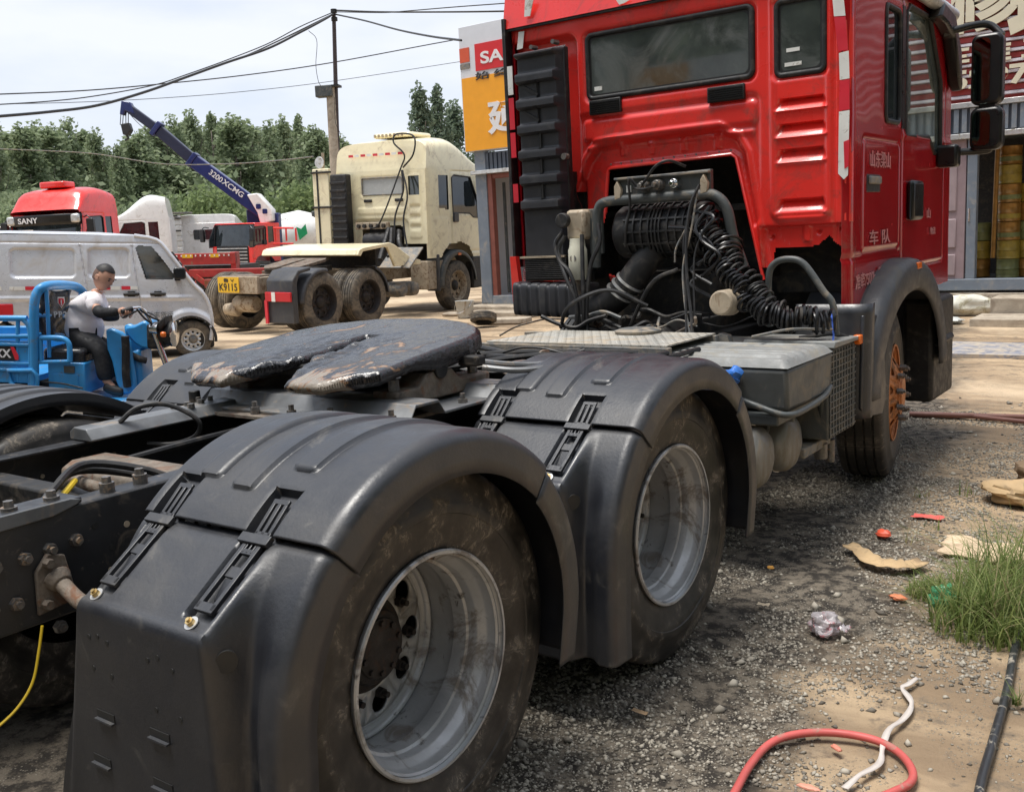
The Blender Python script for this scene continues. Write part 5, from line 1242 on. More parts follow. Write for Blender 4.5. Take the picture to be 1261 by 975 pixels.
MB().prism([(x, z) for x, z in vwin], 'Y', .075, .08).build('door_window', M_glass, van, smooth=0)
MB().tube([(x, .035+.09*max(0, (z-1)/.86)**1.5, z) for x, z in vwin], .016, n=8, sm=0, closed=True).build('window_seal', M_black, van)
def ws(i, j):
    x, z = [(1.31, 1.13), (1.14, 1.36), (.97, 1.60)][j]; return (x+.014, .18+1.24*i/6, z+.01)
MB().grid(ws, 7, 3).build('windscreen', M_glassd, van)
MB().tube([(x+.01, -.0+.09*max(0, (z-1.0)/.86)**1.5, z) for x, z in side[5:14]], .028, n=8, sm=3).build('pillar_trim', M_van, van)
for x in (.44, .80):
    h_ = MB().bb(x-.11, x+.11, -.045, .0, .985, 1.025).build('door_handle', M_black, van, bevel=.014)
    MB().bb(x-.05, x+.05, -.02, -.0, .965, 1.05).build('handle_recess', M_black, h_, bevel=.01)
mm = MB().prism(rrect(1.03, 1.20, 1.22, 1.39, .04), 'Y', -.20, -.10).build('mirror', M_blackg, van, bevel=.02)
MB().bb(1.04, 1.12, -.12, .05, 1.20, 1.24).build('mirror_arm', M_blackg, mm)
for x0, w_, m in ((-.95, .12, M_rred), (-1.15, .2, M_rwhite), (.04, .12, M_rred), (.17, .12, M_rwhite), (.31, .12, M_rred), (.43, .1, M_rwhite), (-1.45, .2, M_rwhite), (-1.7, .2, M_rred)):
    MB().bb(x0, x0+w_, -.012, -.008, 1.07, 1.12).build('reflective_strip', m, van, smooth=0)
text('lettering', '长丰货运', .1, M_dgrey, van, face((.82, -.024, .70), (1, 0, 0), (0, 0, 1)), .001, 0, fit=(.36, .10))
for x in (1.26, -1.35): simple_wheel(van, (x, .12, .33), .275, .17, M_alu, hub_m=M_grey, holes=10, dish=.2); simple_wheel(van, (x, 1.48, .33), .275, .17, M_alu, s=1, dish=.2)
MB().tube([(1.24+.345*cos(radians(a)), -.018, .33+.345*sin(radians(a))) for a in range(-5, 186, 10)], .022, n=8).build('arch_lip', M_black, van)
MB().prism([(1.22, 1.02), (1.40, .97), (1.47, .84), (1.33, .90), (1.22, .98)], 'Y', .0, .20).build('headlight', M_glass, van, bevel=.02)
MB().bb(1.36, 1.56, .05, 1.55, .20, .50).build('bumper', M_black, van, bevel=.04)
MB().bb(-2.7, 1.3, .10, 1.5, .25, .5).build('underbody', M_deep, van)
MB().bb(-.3, .6, .5, 1.2, 1.0, 1.3).build('seats', M_trou, van, bevel=.05)
tl = MB().bb(-1.62, -1.12, -.02, .02, .72, .88).build('tail_reflector', M_lred, van, bevel=.015)

# ---- a cab-over lorry cab used for several lorries (x across, y forward, z up; rear face at y=0)
def cab_over(parent, m, W=2.3, Ln=2.15, z0=1.05, z1=2.95, roof=.72, rear=True, roof_m=None, detail=True, front_words=None, slope=.35):
    c = empty('cab', (0, 0, 0), 0, parent); h = W/2
    pro = [(0, z0+.25), (0, z1), (Ln-.18, z1), (Ln-.04, z1-.55), (Ln, 1.9), (Ln, z0-.3), (Ln-.15, z0-.35), (1.72, z0-.3), (1.66, z0), (1.5, z0+.22), (1.2, z0+.31), (.75, z0+.28), (.5, z0+.1), (.45, z0), (0, z0)]
    # sides with openings
    qw = [(.42, z1-.78), (.42, z1-.12), (.78, z1-.12), (.78, z1-.82)]
    dw = [(.92, z1-.88), (.90, z1-.16), (1.0, z1-.11), (1.62, z1-.14), (1.93, z1-.68), (1.95, z1-1.0), (1.7, z1-.98), (1.55, z1-.90)]
    def sh_(y, z):
        g = -.016*sst(.02, .008, abs(sdbox(y, z, .85, 2.02, z0+.1, z1-.04, .06)))
        g -= .010*sst(.016, .006, abs(sdbox(y, z, .16, .78, z0+.3, z1-.95, .04))); g += .01*sst(.03, 0, abs(z-(z1-.95)))*sst(.8, .9, y)
        if y < .1: g -= .05*(1-y/.1)**2
        return g
    def kp(y, z): return inpoly(y, z, pro) and not inpoly(y, z, dw) and not inpoly(y, z, qw)
    for s in (1, -1):
        hfield('side_panel', 0, Ln, z0-.35, z1, .035, .03, sh_, kp, lambda y, z, g: (s*(h+g), y, z), m, c)
        MB().prism(dw, 'X', s*(h-.03), s*(h-.02)).build('door_window', M_glassd, c, smooth=0)
        MB().prism(qw, 'X', s*(h-.03), s*(h-.02)).build('quarter_window', M_glassd, c, smooth=0)
        MB().tube([(s*h, y, z) for y, z in dw], .016, n=6, sm=0, closed=True).build('window_seal', M_black, c)
        MB().bb(s*(h+.02)-.02, s*(h+.02)+.02, .9, 1.1, z0+.72, z0+.92).build('door_handle', M_blackg, c, bevel=.02)
        mr_ = MB().prism(rrect(s*(h+.26)-.11, s*(h+.26)+.11, z1-.75, z1-.20, .05), 'Y', 1.98, 2.1).build('mirror', M_blackg, c, bevel=.02)
        MB().tube([(s*h, 1.9, z1-.15), (s*(h+.15), 2.0, z1-.12), (s*(h+.26), 2.03, z1-.20)], .02, n=6).build('mirror_arm', M_blackg, mr_)
    if rear:
        def rh(x, z):
            g = 0; q = sdbox(x, z, -.50, .60, z1-.50, z1-.12, .05); g -= .02*sst(.02, -.02, q)
            for A in ((-.72, .68, z0-.2, 1.93),): g -= .05*sst(.03, -.03, sdbox(x, z, *A, .14))
            g += .014*sst(.012, -.01, sdbox(x, z, -.6, .66, 2.05, 2.18, .03))
            g += .012*sst(.012, -.012, sdbox(x, z, .72, 1.02, z0+.42, z1-.1, .05))
            for zc in (z0+.62, z0+.82, z0+1.02): g -= .03*sst(.05, -.02, sdbox(x, z, .76, .98, zc-.05, zc+.05, .02))*max(0, min(1, (z-zc+.06)/.1))
            return g
        def rk(x, z): return not (sdbox(x, z, -.56, .54, z0-.3, 1.80, .1) < 0 or sdbox(x, z, -.46, .56, z1-.47, z1-.15, .03) < 0 or sdbox(x, z, .73, 1.0, z1-.52, z1-.13, .03) < 0 or (x < -.56 and z < 1.45) or (x > .5 and z < z0+.3))
        hfield('rear_panel', -h+.02, h-.02, z0, z1, .022, .022, rh, rk, lambda x, z, g: (x, -g, z), m, c)
        MB().prism(rrect(-.48, .58, z1-.49, z1-.13, .04), 'Y', .02, .03).build('rear_window', mat('pale_covered_glass', (.42, .43, .42), .25, var=.05) if m is M_cream else M_glass, c, smooth=0)
        MB().prism(rrect(.71, 1.02, z1-.54, z1-.11, .04), 'Y', .02, .03).build('rear_window', M_glass, c, smooth=0)
        MB().tube([(x, .0, z) for x, z in rrect(-.47, .57, z1-.48, z1-.14, .04)], .014, n=6, sm=0, closed=True).build('window_seal', M_grey, c)
        for x in (-.32, .48): MB().bb(x-.10, x+.10, -.03, .0, z1-.63, z1-.57).build('vent', M_black, c, bevel=.01)
    else: MB().bb(-h+.02, h-.02, 0, .05, z0, z1).build('rear_panel', m, c, bevel=.02)
    # front
    MB().bb(-h+.01, h-.01, Ln-.05, Ln, z0-.3, z1-.95).build('front_panel', m, c, bevel=.03)
    MB().grid(lambda i, j: (-h+.06+(W-.12)*i/8, Ln+.005-.16*(j/4)+.0-.10*abs(i/4-1)**3, z1-.95+.90*j/4), 9, 5).build('windscreen', M_glassd, c)
    for s in (1, -1): MB().tube([(s*(h-.03), Ln-.07, z1-.95), (s*(h-.03), Ln-.20, z1-.05)], .035, n=8, sm=0).build('screen_pillar', M_blackg, c)
    gr_ = MB().bb(-h+.25, h-.25, Ln, Ln+.03, z0-.1, z0+.7).build('grille', M_blackg, c, bevel=.02)
    for k in range(5): MB().bb(-h+.3, h-.3, Ln+.03, Ln+.05, z0+.0+.14*k, z0+.04+.14*k).build('grille_bar', M_alu, gr_)
    MB().bb(-h+.05, h-.05, .08, Ln-.1, z0+.45, z0+.49).build('cab_floor', M_deep, c)
    if roof:
        def rp(i, j, nu=21, nv=17):
            u = i/(nu-1); v = j/(nv-1); a = pi*u; e = .36
            hgt = roof*(.86+.14*sin(pi*min(1, v*1.3)))*(1-sst(slope, 1.05, v)*.93)
            x = h*.99*math.copysign(abs(cos(a))**e, cos(a)); z = z1-.005+hgt*abs(sin(a))**e
            return (x, .02+(Ln-.10)*v+.10*(z-z1)*(1-v)*1.2, z)
        r = MB().grid(rp, 21, 17); r.add([rp(i, 0) for i in range(21)], [tuple(range(21))]); r.build('roof', roof_m or m, c, weld=True, smooth=50)
    else: MB().bb(-h+.02, h-.02, 0, Ln-.2, z1-.03, z1+.03).build('roof', roof_m or m, c, bevel=.03)
    MB().bb(-h+.1, h-.1, .1, Ln-.2, z1-.08, z1-.05).build('headlining', M_dgrey, c)
    return c

# ---- cream tractor truck (x across with right side +, y forward)
wt = empty('cream_tractor_truck', (0, 0, 0)); q = at(393, 392, z=0)
WSC = 1.08; WH = radians(5.5)
wt.scale = (WSC,)*3; wt.rotation_euler = (0, .03, WH)
base = Vector((q.x, q.y, 0))*1+(CAMP-Vector((q.x, q.y, 0))).normalized()*.6; base.z = .08
off = Matrix.Rotation(WH, 3, 'Z') @ Vector((1.22*WSC, 0, 0)); wt.location = base-off; wt.location = CAMP+(Vector(wt.location)-CAMP)*.885; wt.location.z = .0
tag(wt, 'cream tractor truck without trailer parked behind, high roofed cab and yellow number plate', 'truck')
def wheelx(parent, x, y, z, s, **k):
    e = simple_wheel(parent, (x, y, z), .525, .29, k.get('m', M_hub), s=1, holes=8, hub_m=k.get('hub', M_hub), n=44); e.rotation_euler = (0, 0, -pi/2*s); return e
for y in (.0, 1.27):
    for s in (1, -1):
        wheelx(wt, s*1.08, y, .525, s); wheelx(wt, s*.74, y, .525, s)
for s in (1, -1): wheelx(wt, s*1.05, 4.30, .525, s, m=M_tan, hub=M_deep)
for s in (1, -1): MB().bb(s*.38-.04, s*.38+.04, -.75, 6.1, .72, 1.0).build('frame_rail', M_tan, wt, bevel=.01)
MB().bb(-.45, .45, -.82, -.74, .72, 1.02).build('rear_beam', M_tan, wt, bevel=.01)
MB().bb(-.32, .32, -.8, -.3, .98, 1.03).bb(-.42, .42, .2, .9, 1.0, 1.06).build('deck_plate', M_rust, wt, bevel=.01)
for y in (-.2, 1.2, 2.5, 3.4): MB().bb(-.36, .36, y-.05, y+.05, .74, .95).build('crossmember', M_deep, wt)
pl_ = MB().prism(rrect(-.44, .06, .74, 1.01, .02), 'Y', -.87, -.855).build('number_plate', M_yplate, wt, smooth=0)
text('plate_text', 'K9115', .2, M_ink, pl_, face((-.19, -.874, .835), (1, 0, 0), (0, 0, 1)), .001, .003, fit=(.43, .13))
text('plate_text', '鲁 V', .1, M_ink, pl_, face((-.17, -.874, .955), (1, 0, 0), (0, 0, 1)), .001, .001, fit=(.26, .07))
MB().lathe([(-.25, 0), (-.25, .12), (-.2, .15), (.2, .15), (.25, .12), (.25, 0)], (-.10, -.55, .52), n=28).build('air_tank', M_tan, wt)
MB().lathe([(-.1, 0), (-.1, .1), (.15, .13), (.2, .1), (.2, 0)], (-.45, -.60, .42), n=20).build('brake_chamber', M_tan, wt)
for y, full in ((.0, 1), (1.27, 0)):
    def wf(i, j):
        th = radians(-88+(100 if full else 60)*j/18) if full else radians(20+66*j/18); x = [.72, 1.2, 1.24, 1.25][i]; r = .60-(0, 0, .02, .07)[i]
        yy = r*sin(th); 
        return (x, y+yy, .525+r*cos(th))
    MB().grid(wf, 4, 19).build('fender', M_plas2, wt, smooth=60, solid=.01)
MB().prism([(y+.0, z) for y, z in ((-.78, .22), (-.78, .95), (-.62, 1.12), (-.30, 1.16), (-.30, 1.10), (-.58, 1.06), (-.66, .9), (-.66, .22))], 'X', .62, 1.22).build('mudguard', M_plas2, wt, bevel=.02)
lp = MB().bb(.62, 1.2, -.83, -.785, .60, .76).build('tail_lamp', M_lred, wt, bevel=.01)
MB().bb(.78, .86, -.838, -.83, .60, .76).build('clear_lens', M_rwhite, lp, smooth=0)
MB().bb(.60, .66, -.83, -.80, .22, .62).build('red_marker_strip', M_rred, wt, smooth=0)
MB().tube([(.40, -.5, .85), (.7, -.5, .86), (.8, -.5, .80)], .03, n=8).build('support_tube', M_tan, wt)
cp = empty('fifth_wheel', (0, .75, 1.18), 0, wt, rot=(radians(9), 0, 0))
for s in (1, -1): MB().prism([(s*.06, -.55), (s*.30, -.62), (s*.46, -.45), (s*.48, .2), (s*.05, .2)], 'Z', -.03, .03).build('plate_half', M_rust, cp, bevel=.01)
MB().prism([(-.48, .18), (.48, .18), (.34, .5), (-.34, .5)], 'Z', -.03, .03).build('plate_front', M_rust, cp, bevel=.01)
MB().bb(-.5, .5, .4, 1.1, 1.02, 1.12).build('saddle', M_deep, wt, bevel=.02)
# white deck hoop behind the cab (side skirts joined by a curved cover)
dk = MB().prism([(1.0, 1.30), (1.05, 1.40), (1.15, 1.43), (1.95, 1.50), (2.1, 1.46), (2.6, 1.20), (2.95, 1.12), (2.95, 1.04), (2.1, 1.04), (1.9, 1.40), (1.8, 1.42), (1.15, 1.36), (1.08, 1.28)], 'X', 1.15, 1.21)
dk.prism([(1.0, 1.30), (1.05, 1.40), (1.15, 1.43), (1.95, 1.49), (1.95, 1.45), (1.15, 1.37), (1.08, 1.28)], 'X', -1.2, 1.15); dk.build('deck_cover', M_cream, wt, bevel=.012)
MB().bb(-1.05, 1.05, 1.7, 1.75, 1.02, 1.40).build('deck_shade_sheet', M_deep, wt)  # dark sheet below the cover, put in for its shaded inside
MB().box((1.0, 3.0, 1.18), (.75, .03, .62), ('X', radians(-52))).build('leaning_plate', M_grey, wt, bevel=.01)
for y in (2.55, 2.95): MB().lathe([(.4, 0), (.4, .14), (.9, .15), (1.05, .13), (1.1, .05), (1.1, 0)], (0, y, .55), n=24).build('air_tank', M_grey, wt)
MB().bb(.72, 1.15, 3.25, 3.85, .50, 1.08).build('battery_box', M_tan, wt, bevel=.02)
wc = cab_over(wt, M_cream, 2.34, 2.45, 1.12, 2.92, .68); wc.location = (0, 3.72, 0)
MB().prism(rrect(-.5, .35, 3.62, 3.72, .04), 'Z', 0, 1) if False else None
for k in range(9): MB().bb(-.78+.16*k, -.66+.16*k, 3.71, 3.715, 3.22, 3.27).build('reflective_strip', M_rred if k % 2 == 0 else M_rwhite, wt, smooth=0).location = (0, .0, 0)
MB().prism(rrect(-.45, .55, 4.1, 4.9, .1), 'Z', 3.60, 3.70).build('air_conditioner', M_cream, wt, bevel=.05)
for k in range(8): MB().bb(-.38+.1*k, -.34+.1*k, 4.08, 4.12, 3.62, 3.68).build('air_conditioner_fin', M_tan, wt)
MB().prism([(2.35, -0.0), (3.65, .0), (3.65, .06), (2.35, .06)], 'Y', 0, .01) if False else None
MB().bb(-1.08, -.66, 3.42, 3.62, 1.32, 2.88).build('intake_tower', M_black, wt, bevel=.03)
for k in range(9): MB().bb(-1.07, -.67, 3.395, 3.425, 1.40+.16*k, 1.45+.16*k).build('intake_rib', M_black, wt, bevel=.008)
MB().bb(-1.62, -1.18, 3.5, 3.60, 1.25, 3.02).build('side_deflector', M_cream, wt, bevel=.02)
for z in (1.35, 2.2, 2.92): MB().bb(-1.63, -1.1, 3.46, 3.51, z, z+.04).build('deflector_strap', M_deep, wt, bevel=.004)
MB().bb(-1.50, -1.46, 3.485, 3.498, 1.3, 3.0).build('deflector_seam', M_ink, wt)
MB().bb(-.5, .5, 3.9, 5.2, .9, 1.75).build('engine_block', M_deep, wt, bevel=.05)
MB().lathe([(-.28, 0), (-.28, .17), (.26, .17), (.28, 0)], (.02, 3.55, 1.50), n=24).build('air_filter', M_black, wt)
MB().bb(-.5, .35, 3.48, 3.55, 1.74, 1.88).build('valve_panel', M_tan, wt, bevel=.01)
for x in (-.4, -.25, -.08, .1, .25): MB().cyl((x, 3.48, 1.81), (x, 3.43, 1.81), .04, n=10).build('valve', M_deep, wt)
for P in ([(-.05, 3.4, 1.75), (.3, 3.3, 1.9), (.62, 3.6, 2.9), (.7, 3.66, 3.2), (.45, 3.66, 3.45), (.5, 3.7, 3.62), (.95, 3.66, 3.55), (.95, 3.62, 3.2), (.7, 3.6, 2.95)],
          [(.66, 3.6, 2.9), (.72, 3.55, 2.5), (.6, 3.4, 2.0), (.62, 3.3, 1.5), (.55, 3.2, 1.2)], [(.68, 3.6, 2.9), (.85, 3.5, 2.4), (.8, 3.4, 1.9), (.95, 3.3, 1.3)]):
    MB().tube(P, .018, n=6).build('hanging_hose', M_black, wt)
for P in ([(.5, 3.4, 1.75), (.6, 3.2, 1.4), (.7, 3.0, 1.2)], [(.42, 3.4, 1.75), (.5, 3.1, 1.4), (.55, 2.9, 1.15)], [(.6, 3.5, 1.7), (.75, 3.3, 1.45), (.9, 3.3, 1.2)]):
    MB().tube(P, .05, n=8).build('coiled_hose', M_black, wt)
def wa(i, j):
    pr_ = [(.80, .0), (1.14, .0), (1.21, .02), (1.23, .10)]; x, d = pr_[i]; th = radians(-95+182*j/24); r = .70
    return (x, 4.74+(r-d)*sin(th), .56+(r-d)*cos(th)*1.02)
MB().grid(wa, 4, 25).build('wheel_arch', M_dgrey, wt, smooth=50, solid=-.01)
MB().bb(.9, 1.2, 3.98, 4.06, .45, 1.2).build('arch_mudguard', M_plas2, wt, bevel=.02)
MB().bb(1.0, 1.2, 5.3, 5.9, .42, 1.1).build('step_box', M_deep, wt, bevel=.03)
MB().box((1.235, 4.74, 1.18), (.02, .1, .05)).build('side_marker', M_amber, wt)
MB().lathe([(0, 0), (0, .12), (.01, .125), (.03, 0)], (-1.45, 3.55, 3.15), 'Y', n=20).build('work_lamp', M_alu, wt)
MB().cyl((-1.38, 3.6, 3.0), (-1.38, 3.6, 3.35), .03, n=8).build('lamp_post', M_tan, wt)

for ch in list(wt.children):
    if ch.name.split('.')[0] in ('cab', 'intake_tower', 'intake_rib', 'side_deflector', 'deflector_strap', 'deflector_seam', 'engine_block', 'air_filter', 'valve_panel', 'valve', 'hanging_hose', 'coiled_hose', 'wheel_arch', 'arch_mudguard', 'step_box', 'side_marker', 'work_lamp', 'lamp_post', 'reflective_strip', 'air_conditioner', 'air_conditioner_fin', 'leaning_plate'): ch.location.y -= .42

# ---- crane lorry with navy boom
cl = place('crane_lorry', 300, 38, 0, -.05, 1.0, .03); tag(cl, 'red cabbed crane lorry with a long navy blue boom reaching up to the left', 'crane truck')
K = 1214.08/35.2                                            # px per metre there
cz = lambda px, py: (px-300)/K
cpt = mapper(cl, .65)
cc = cab_over(cl, M_red, 2.3, 1.75, 1.0, 2.62, 0, rear=False); cc.rotation_euler = (0, 0, pi-radians(28)); cc.location = cpt(321, 300, 1.4).xy.to_3d(); cc.location.z = .30; cc.scale = (.86,)*3; 
MB().bb(-.3, .3, -.0, .02, 0, .02) if False else None
mb = MB(); a = cpt(405, 250, 1.2)
bm_pts = [cpt(331, 266, .8), cpt(240, 199, .8), cpt(196, 161, .8), cpt(158, 133, .8)]
def beam(p, q_, w, h, nm, m, par):
    d = (q_-p); L_ = d.length; d.normalize(); e = empty(nm+'_frame', (0, 0, 0), 0, par) if False else None
    r_ = Vector((0, 1, 0)); u_ = d.cross(r_)*-1
    mb = MB(); mb.M = Matrix.Translation((p+q_)/2) @ Matrix((d, r_, u_)).transposed().to_4x4(); mb.box((0, 0, 0), (L_, w, h)); return mb.build(nm, m, par, bevel=.03)
bo = beam(bm_pts[0], bm_pts[1], .42, .50, 'boom_base', M_navy, cl); beam(bm_pts[1], bm_pts[2], .32, .40, 'boom_stage', mat('dark_boom_paint', (.02, .022, .05), .35, var=.1), cl); beam(bm_pts[2], bm_pts[3], .24, .32, 'boom_stage', bpy.data.materials['dark_boom_paint'], cl)
for p_, m in ((bm_pts[1], M_navy), (bm_pts[2], M_navy)):
    q_ = p_+(bm_pts[3]-bm_pts[0]).normalized()*.18; beam(p_, q_, .48, .56, 'boom_collar', m, cl)
hd = MB().prism([(p.x, p.z) for p in (cpt(160, 126), cpt(149, 124), cpt(147, 141), cpt(152, 142), cpt(153, 136), cpt(166, 141))], 'Y', .65, .95).build('boom_head', M_navy, cl, bevel=.03)
for px in (149, 152, 155, 158): p = cpt(px, 138, .8); q_ = cpt(px-1 if px < 154 else px, 154, .8); MB().cyl(p, q_, .016, n=6).build('hoist_cable', M_deep, cl)
MB().prism([(p.x, p.z) for p in (cpt(148, 153), cpt(158, 151), cpt(161, 160), cpt(157, 167), cpt(151, 166))], 'Y', .65, .95).build('hook_block', M_ink, cl, bevel=.03)
MB().tube([cpt(155, 166, .8), cpt(158, 170, .8), cpt(154, 173, .8)], .04, n=6).build('hook', M_ink, cl)
MB().tube([cpt(158, 139, .8), cpt(178, 159, .8), cpt(240, 211, .8)], .012, n=6).build('hoist_cable', M_deep, cl)
bk = MB().prism([(p.x, p.z) for p in (cpt(305, 240), cpt(318, 238), cpt(336, 258), cpt(337, 272), cpt(322, 277), cpt(318, 262))], 'Y', .5, 1.1).build('boom_pivot', M_white, cl, bevel=.04)
for a, b_ in ((318, 254), (326, 260)):
    p = cpt(a, b_, .47); MB().prism(rrect(p.x-.09, p.x+.09, p.z-.1, p.z+.08, .04), 'Y', .48, .498).build('pivot_patch', M_navy, cl)
for px, py, sz, m in ((266, 217, .3, M_letter), (287, 232, .5, M_letter)):
    p = cpt(px, py, .57); d = (bm_pts[0]-bm_pts[1]).normalized(); text('lettering', 'XCMG' if px == 287 else '3200', .3, m, cl, face(p, d, Vector((-d.z, 0, d.x))), .003, .004, fit=(.9 if px == 287 else .55, .2))
p = cpt(338, 300, .9); MB().bb(p.x-.20, p.x+.20, .9, 1.4, 1.0, cpt(338, 262).z).build('crane_column', M_navy, cl, bevel=.04)
p = cpt(316, 258, 1.2); MB().bb(p.x-.35, p.x+.45, 1.0, 1.8, p.z-1.2, p.z).build('crane_slew', M_navy, cl, bevel=.04)
for px in (339, 352, 364): p = cpt(px, 280, .3); MB().cyl((p.x, .3, p.z-.5), (p.x, .3, cpt(px, 281).z), .035, n=8).build('rail_post', M_red, cl)
for py in (281, 300): MB().cyl((cpt(339, py).x, .3, cpt(339, py).z), (cpt(364, py).x, .3, cpt(364, py).z), .035, n=8).build('guard_rail', M_red, cl)
MB().bb(-.6, 4.2, .4, 2.4, .75, 1.0).bb(1.1, 4.2, .2, 2.4, 1.0, 1.12).build('chassis', M_dgrey, cl, bevel=.02)
for x in (-.6, 2.2, 3.4): simple_wheel(cl, (x, .35, .5), .5, .3, M_tan)
# ---- concrete mixer behind
mxr = place('concrete_mixer', 362, 43, 0, .0, 1.0, 0); tag(mxr, 'white concrete mixer drum with a green mark behind the cream truck', 'mixer truck')
KM = 1214.08/46
_mm = mapper(mxr, -.1)
def mpt(px, py): p = _mm(px, py); return (p.x, p.z)
dm_ = MB().lathe([(-1.45, 0), (-1.45, .5), (-1.3, .95), (-.6, 1.12), (.2, 1.08), (.9, .72), (1.25, .45), (1.25, 0)], (0, 0, 0), n=36).build('drum', M_white, mxr, smooth=40); dm_.location = (mpt(364, 287)[0], 1, mpt(364, 287)[1]); dm_.scale = (.88,)*3; dm_.rotation_euler = (0, radians(-12), 0); dm_.rotation_euler = (0, radians(-12), 0)
g_ = MB().prism([(.15, -.3), (.5, -.05), (.45, .35), (.25, .15), (.05, .25)], 'Y', -1.125, -1.10).build('green_mark', mat('green_print', (.02, .32, .12), .4), mxr); g_.location = dm_.location
text('lettering', 'Liancheng', .3, M_dgrey, mxr, face(Vector(dm_.location)+Vector((-.75, -1.14, .55)), (1, 0, .1), (0, .3, 1)), .003, .0, fit=(1.1, .18))
MB().bb(-1.8, 2.2, .2, 1.8, .6, 1.05).bb(1.1, 1.5, .6, 1.4, 1.0, 3.0).build('chassis', M_dgrey, mxr, bevel=.03)
MB().prism([(1.3, 2.3), (1.9, 2.9), (2.1, 2.7), (1.6, 1.3), (1.3, 1.3)], 'Y', .6, 1.4).build('chute', M_white, mxr, bevel=.03)
for x in (-1.2, .6, 1.7): simple_wheel(mxr, (x, .35, .5), .5, .3, M_tan)

# ---- red cab with dark front visor, left behind the van
rc = empty('red_cab_lorry', (0, 0, 0)); q = at(99, 420, d=33); rc.location = (q.x, q.y, .05); rc.rotation_euler = (0, .0, IMG+radians(180-8)); rc.scale = (1.0,)*3
tag(rc, 'bright red high roofed lorry cab with black lettered visor, behind the silver van', 'truck')
K2 = 1214.08/19.1
rcc = cab_over(rc, M_red, 2.2, 2.2, .95, 2.85, .78, rear=False, slope=.75)
rcc.location = (0, -1.1, 0); rcc.scale = (1, 1, 1)
MB().prism([(-.58, .98), (.25, .98), (.25, 1.22), (-.58, 1.22)], 'Z', 0, .01) if False else None
vz_ = MB().grid(lambda i, j: (-1.14+2.28*i/14, 1.12+.18-.30*abs(i/7-1)**3+.02*j/4, 2.50+.30*j/4+.03*sin(pi*j/4)), 15, 5).build('sun_visor', M_blackg, rc, smooth=60, solid=.02)
text('letters', 'SANY', .2, M_letter, vz_, face((0.35, 1.325, 2.65), (-1, 0, 0), (0, 0, 1)), .003, .004, fit=(.62, .16))
for s in (1, -1): MB().bb(s*1.0-.14, s*1.0+.14, 1.05, 1.17, 2.54, 2.80).build('visor_end_cap', M_alu, rc, bevel=.05)
MB().prism(rrect(-.42, .42, -.1, .5, .1), 'Z', 3.60, 3.78).build('roof_unit', M_red, rc, bevel=.04)
MB().bb(-.5, .5, -1.0, 1.05, .4, 1.1).build('engine_block', M_deep, rc)
for s in (1, -1):
    for y in (.2,): w_ = simple_wheel(rc, (s*1.05, y, .5), .5, .3, M_tan, s=1); w_.rotation_euler = (0, 0, -pi/2*s)
for x0 in (.35, .72): MB().bb(x0, x0+.34, 1.13, 1.14, 1.95, 2.40).build('screen_sheet', M_white, rc, smooth=0)
# ---- white high cab, side view
wh = empty('white_cab_lorry', (0, 0, 0)); q = at(198, 420, d=41); wh.location = (q.x, q.y, .0); wh.rotation_euler = (0, .02, IMG+radians(90+14))
tag(wh, 'white lorry cab with a tall roof spoiler, right of the red lettered cab', 'truck')
c_ = cab_over(wh, M_white, 2.4, 2.25, 1.0, 2.85, .95, rear=False, slope=.2); c_.location = (0, -.9, 0)
MB().bb(-.45, .45, -4.5, 1.2, .6, .95).build('chassis', M_deep, wh)
for s in (1, -1):
    for y in (.3, -3.5): w_ = simple_wheel(wh, (s*1.05, y, .5), .5, .3, M_tan, s=1); w_.rotation_euler = (0, 0, -pi/2*s)
# ---- white lorry seen from behind with panelled deflector stack
ws_ = empty('white_panelled_lorry', (0, 0, 0)); q = at(246, 420, d=43); ws_.location = (q.x, q.y, .0); ws_.rotation_euler = (0, .02, IMG+radians(6))
tag(ws_, 'dirty white lorry with stacked ribbed side panels, left of the red crane cab', 'truck')
c_ = cab_over(ws_, M_white, 2.4, 2.2, 1.0, 2.72, .38, rear=False, slope=.2); c_.location = (.65, .0, 0)
for k in range(9): MB().bb(-1.55, -.25, -.35+.01*(k % 2), -.15, 1.15+.215*k, 1.345+.215*k).build('ribbed_panel', M_white, ws_, bevel=.03)
MB().bb(-1.6, .15, -.4, .1, 3.10, 3.17).build('top_bar', M_grey, ws_, bevel=.01)
for x, z in ((-.35, 2.9), (-.4, 2.4), (-1.3, 1.9), (-1.3, 1.5), (-.5, 3.0), (-1.2, 2.3)): MB().bb(x-.12, x+.14, -.42, -.37, z, z+.05).build('strap', M_deep, ws_)
MB().prism(rrect(.15, 1.25, 2.05, 2.45, .05), 'Y', -.02, -.01).build('rear_window', M_glassd, ws_)
MB().bb(.1, 1.1, -4, .2, .6, .95).build('chassis', M_deep, ws_)
for x in (-.3, 1.5):
    w_ = simple_wheel(ws_, (x, -1.5, .5), .5, .3, M_tan, s=1); w_.rotation_euler = (0, 0, -pi/2)
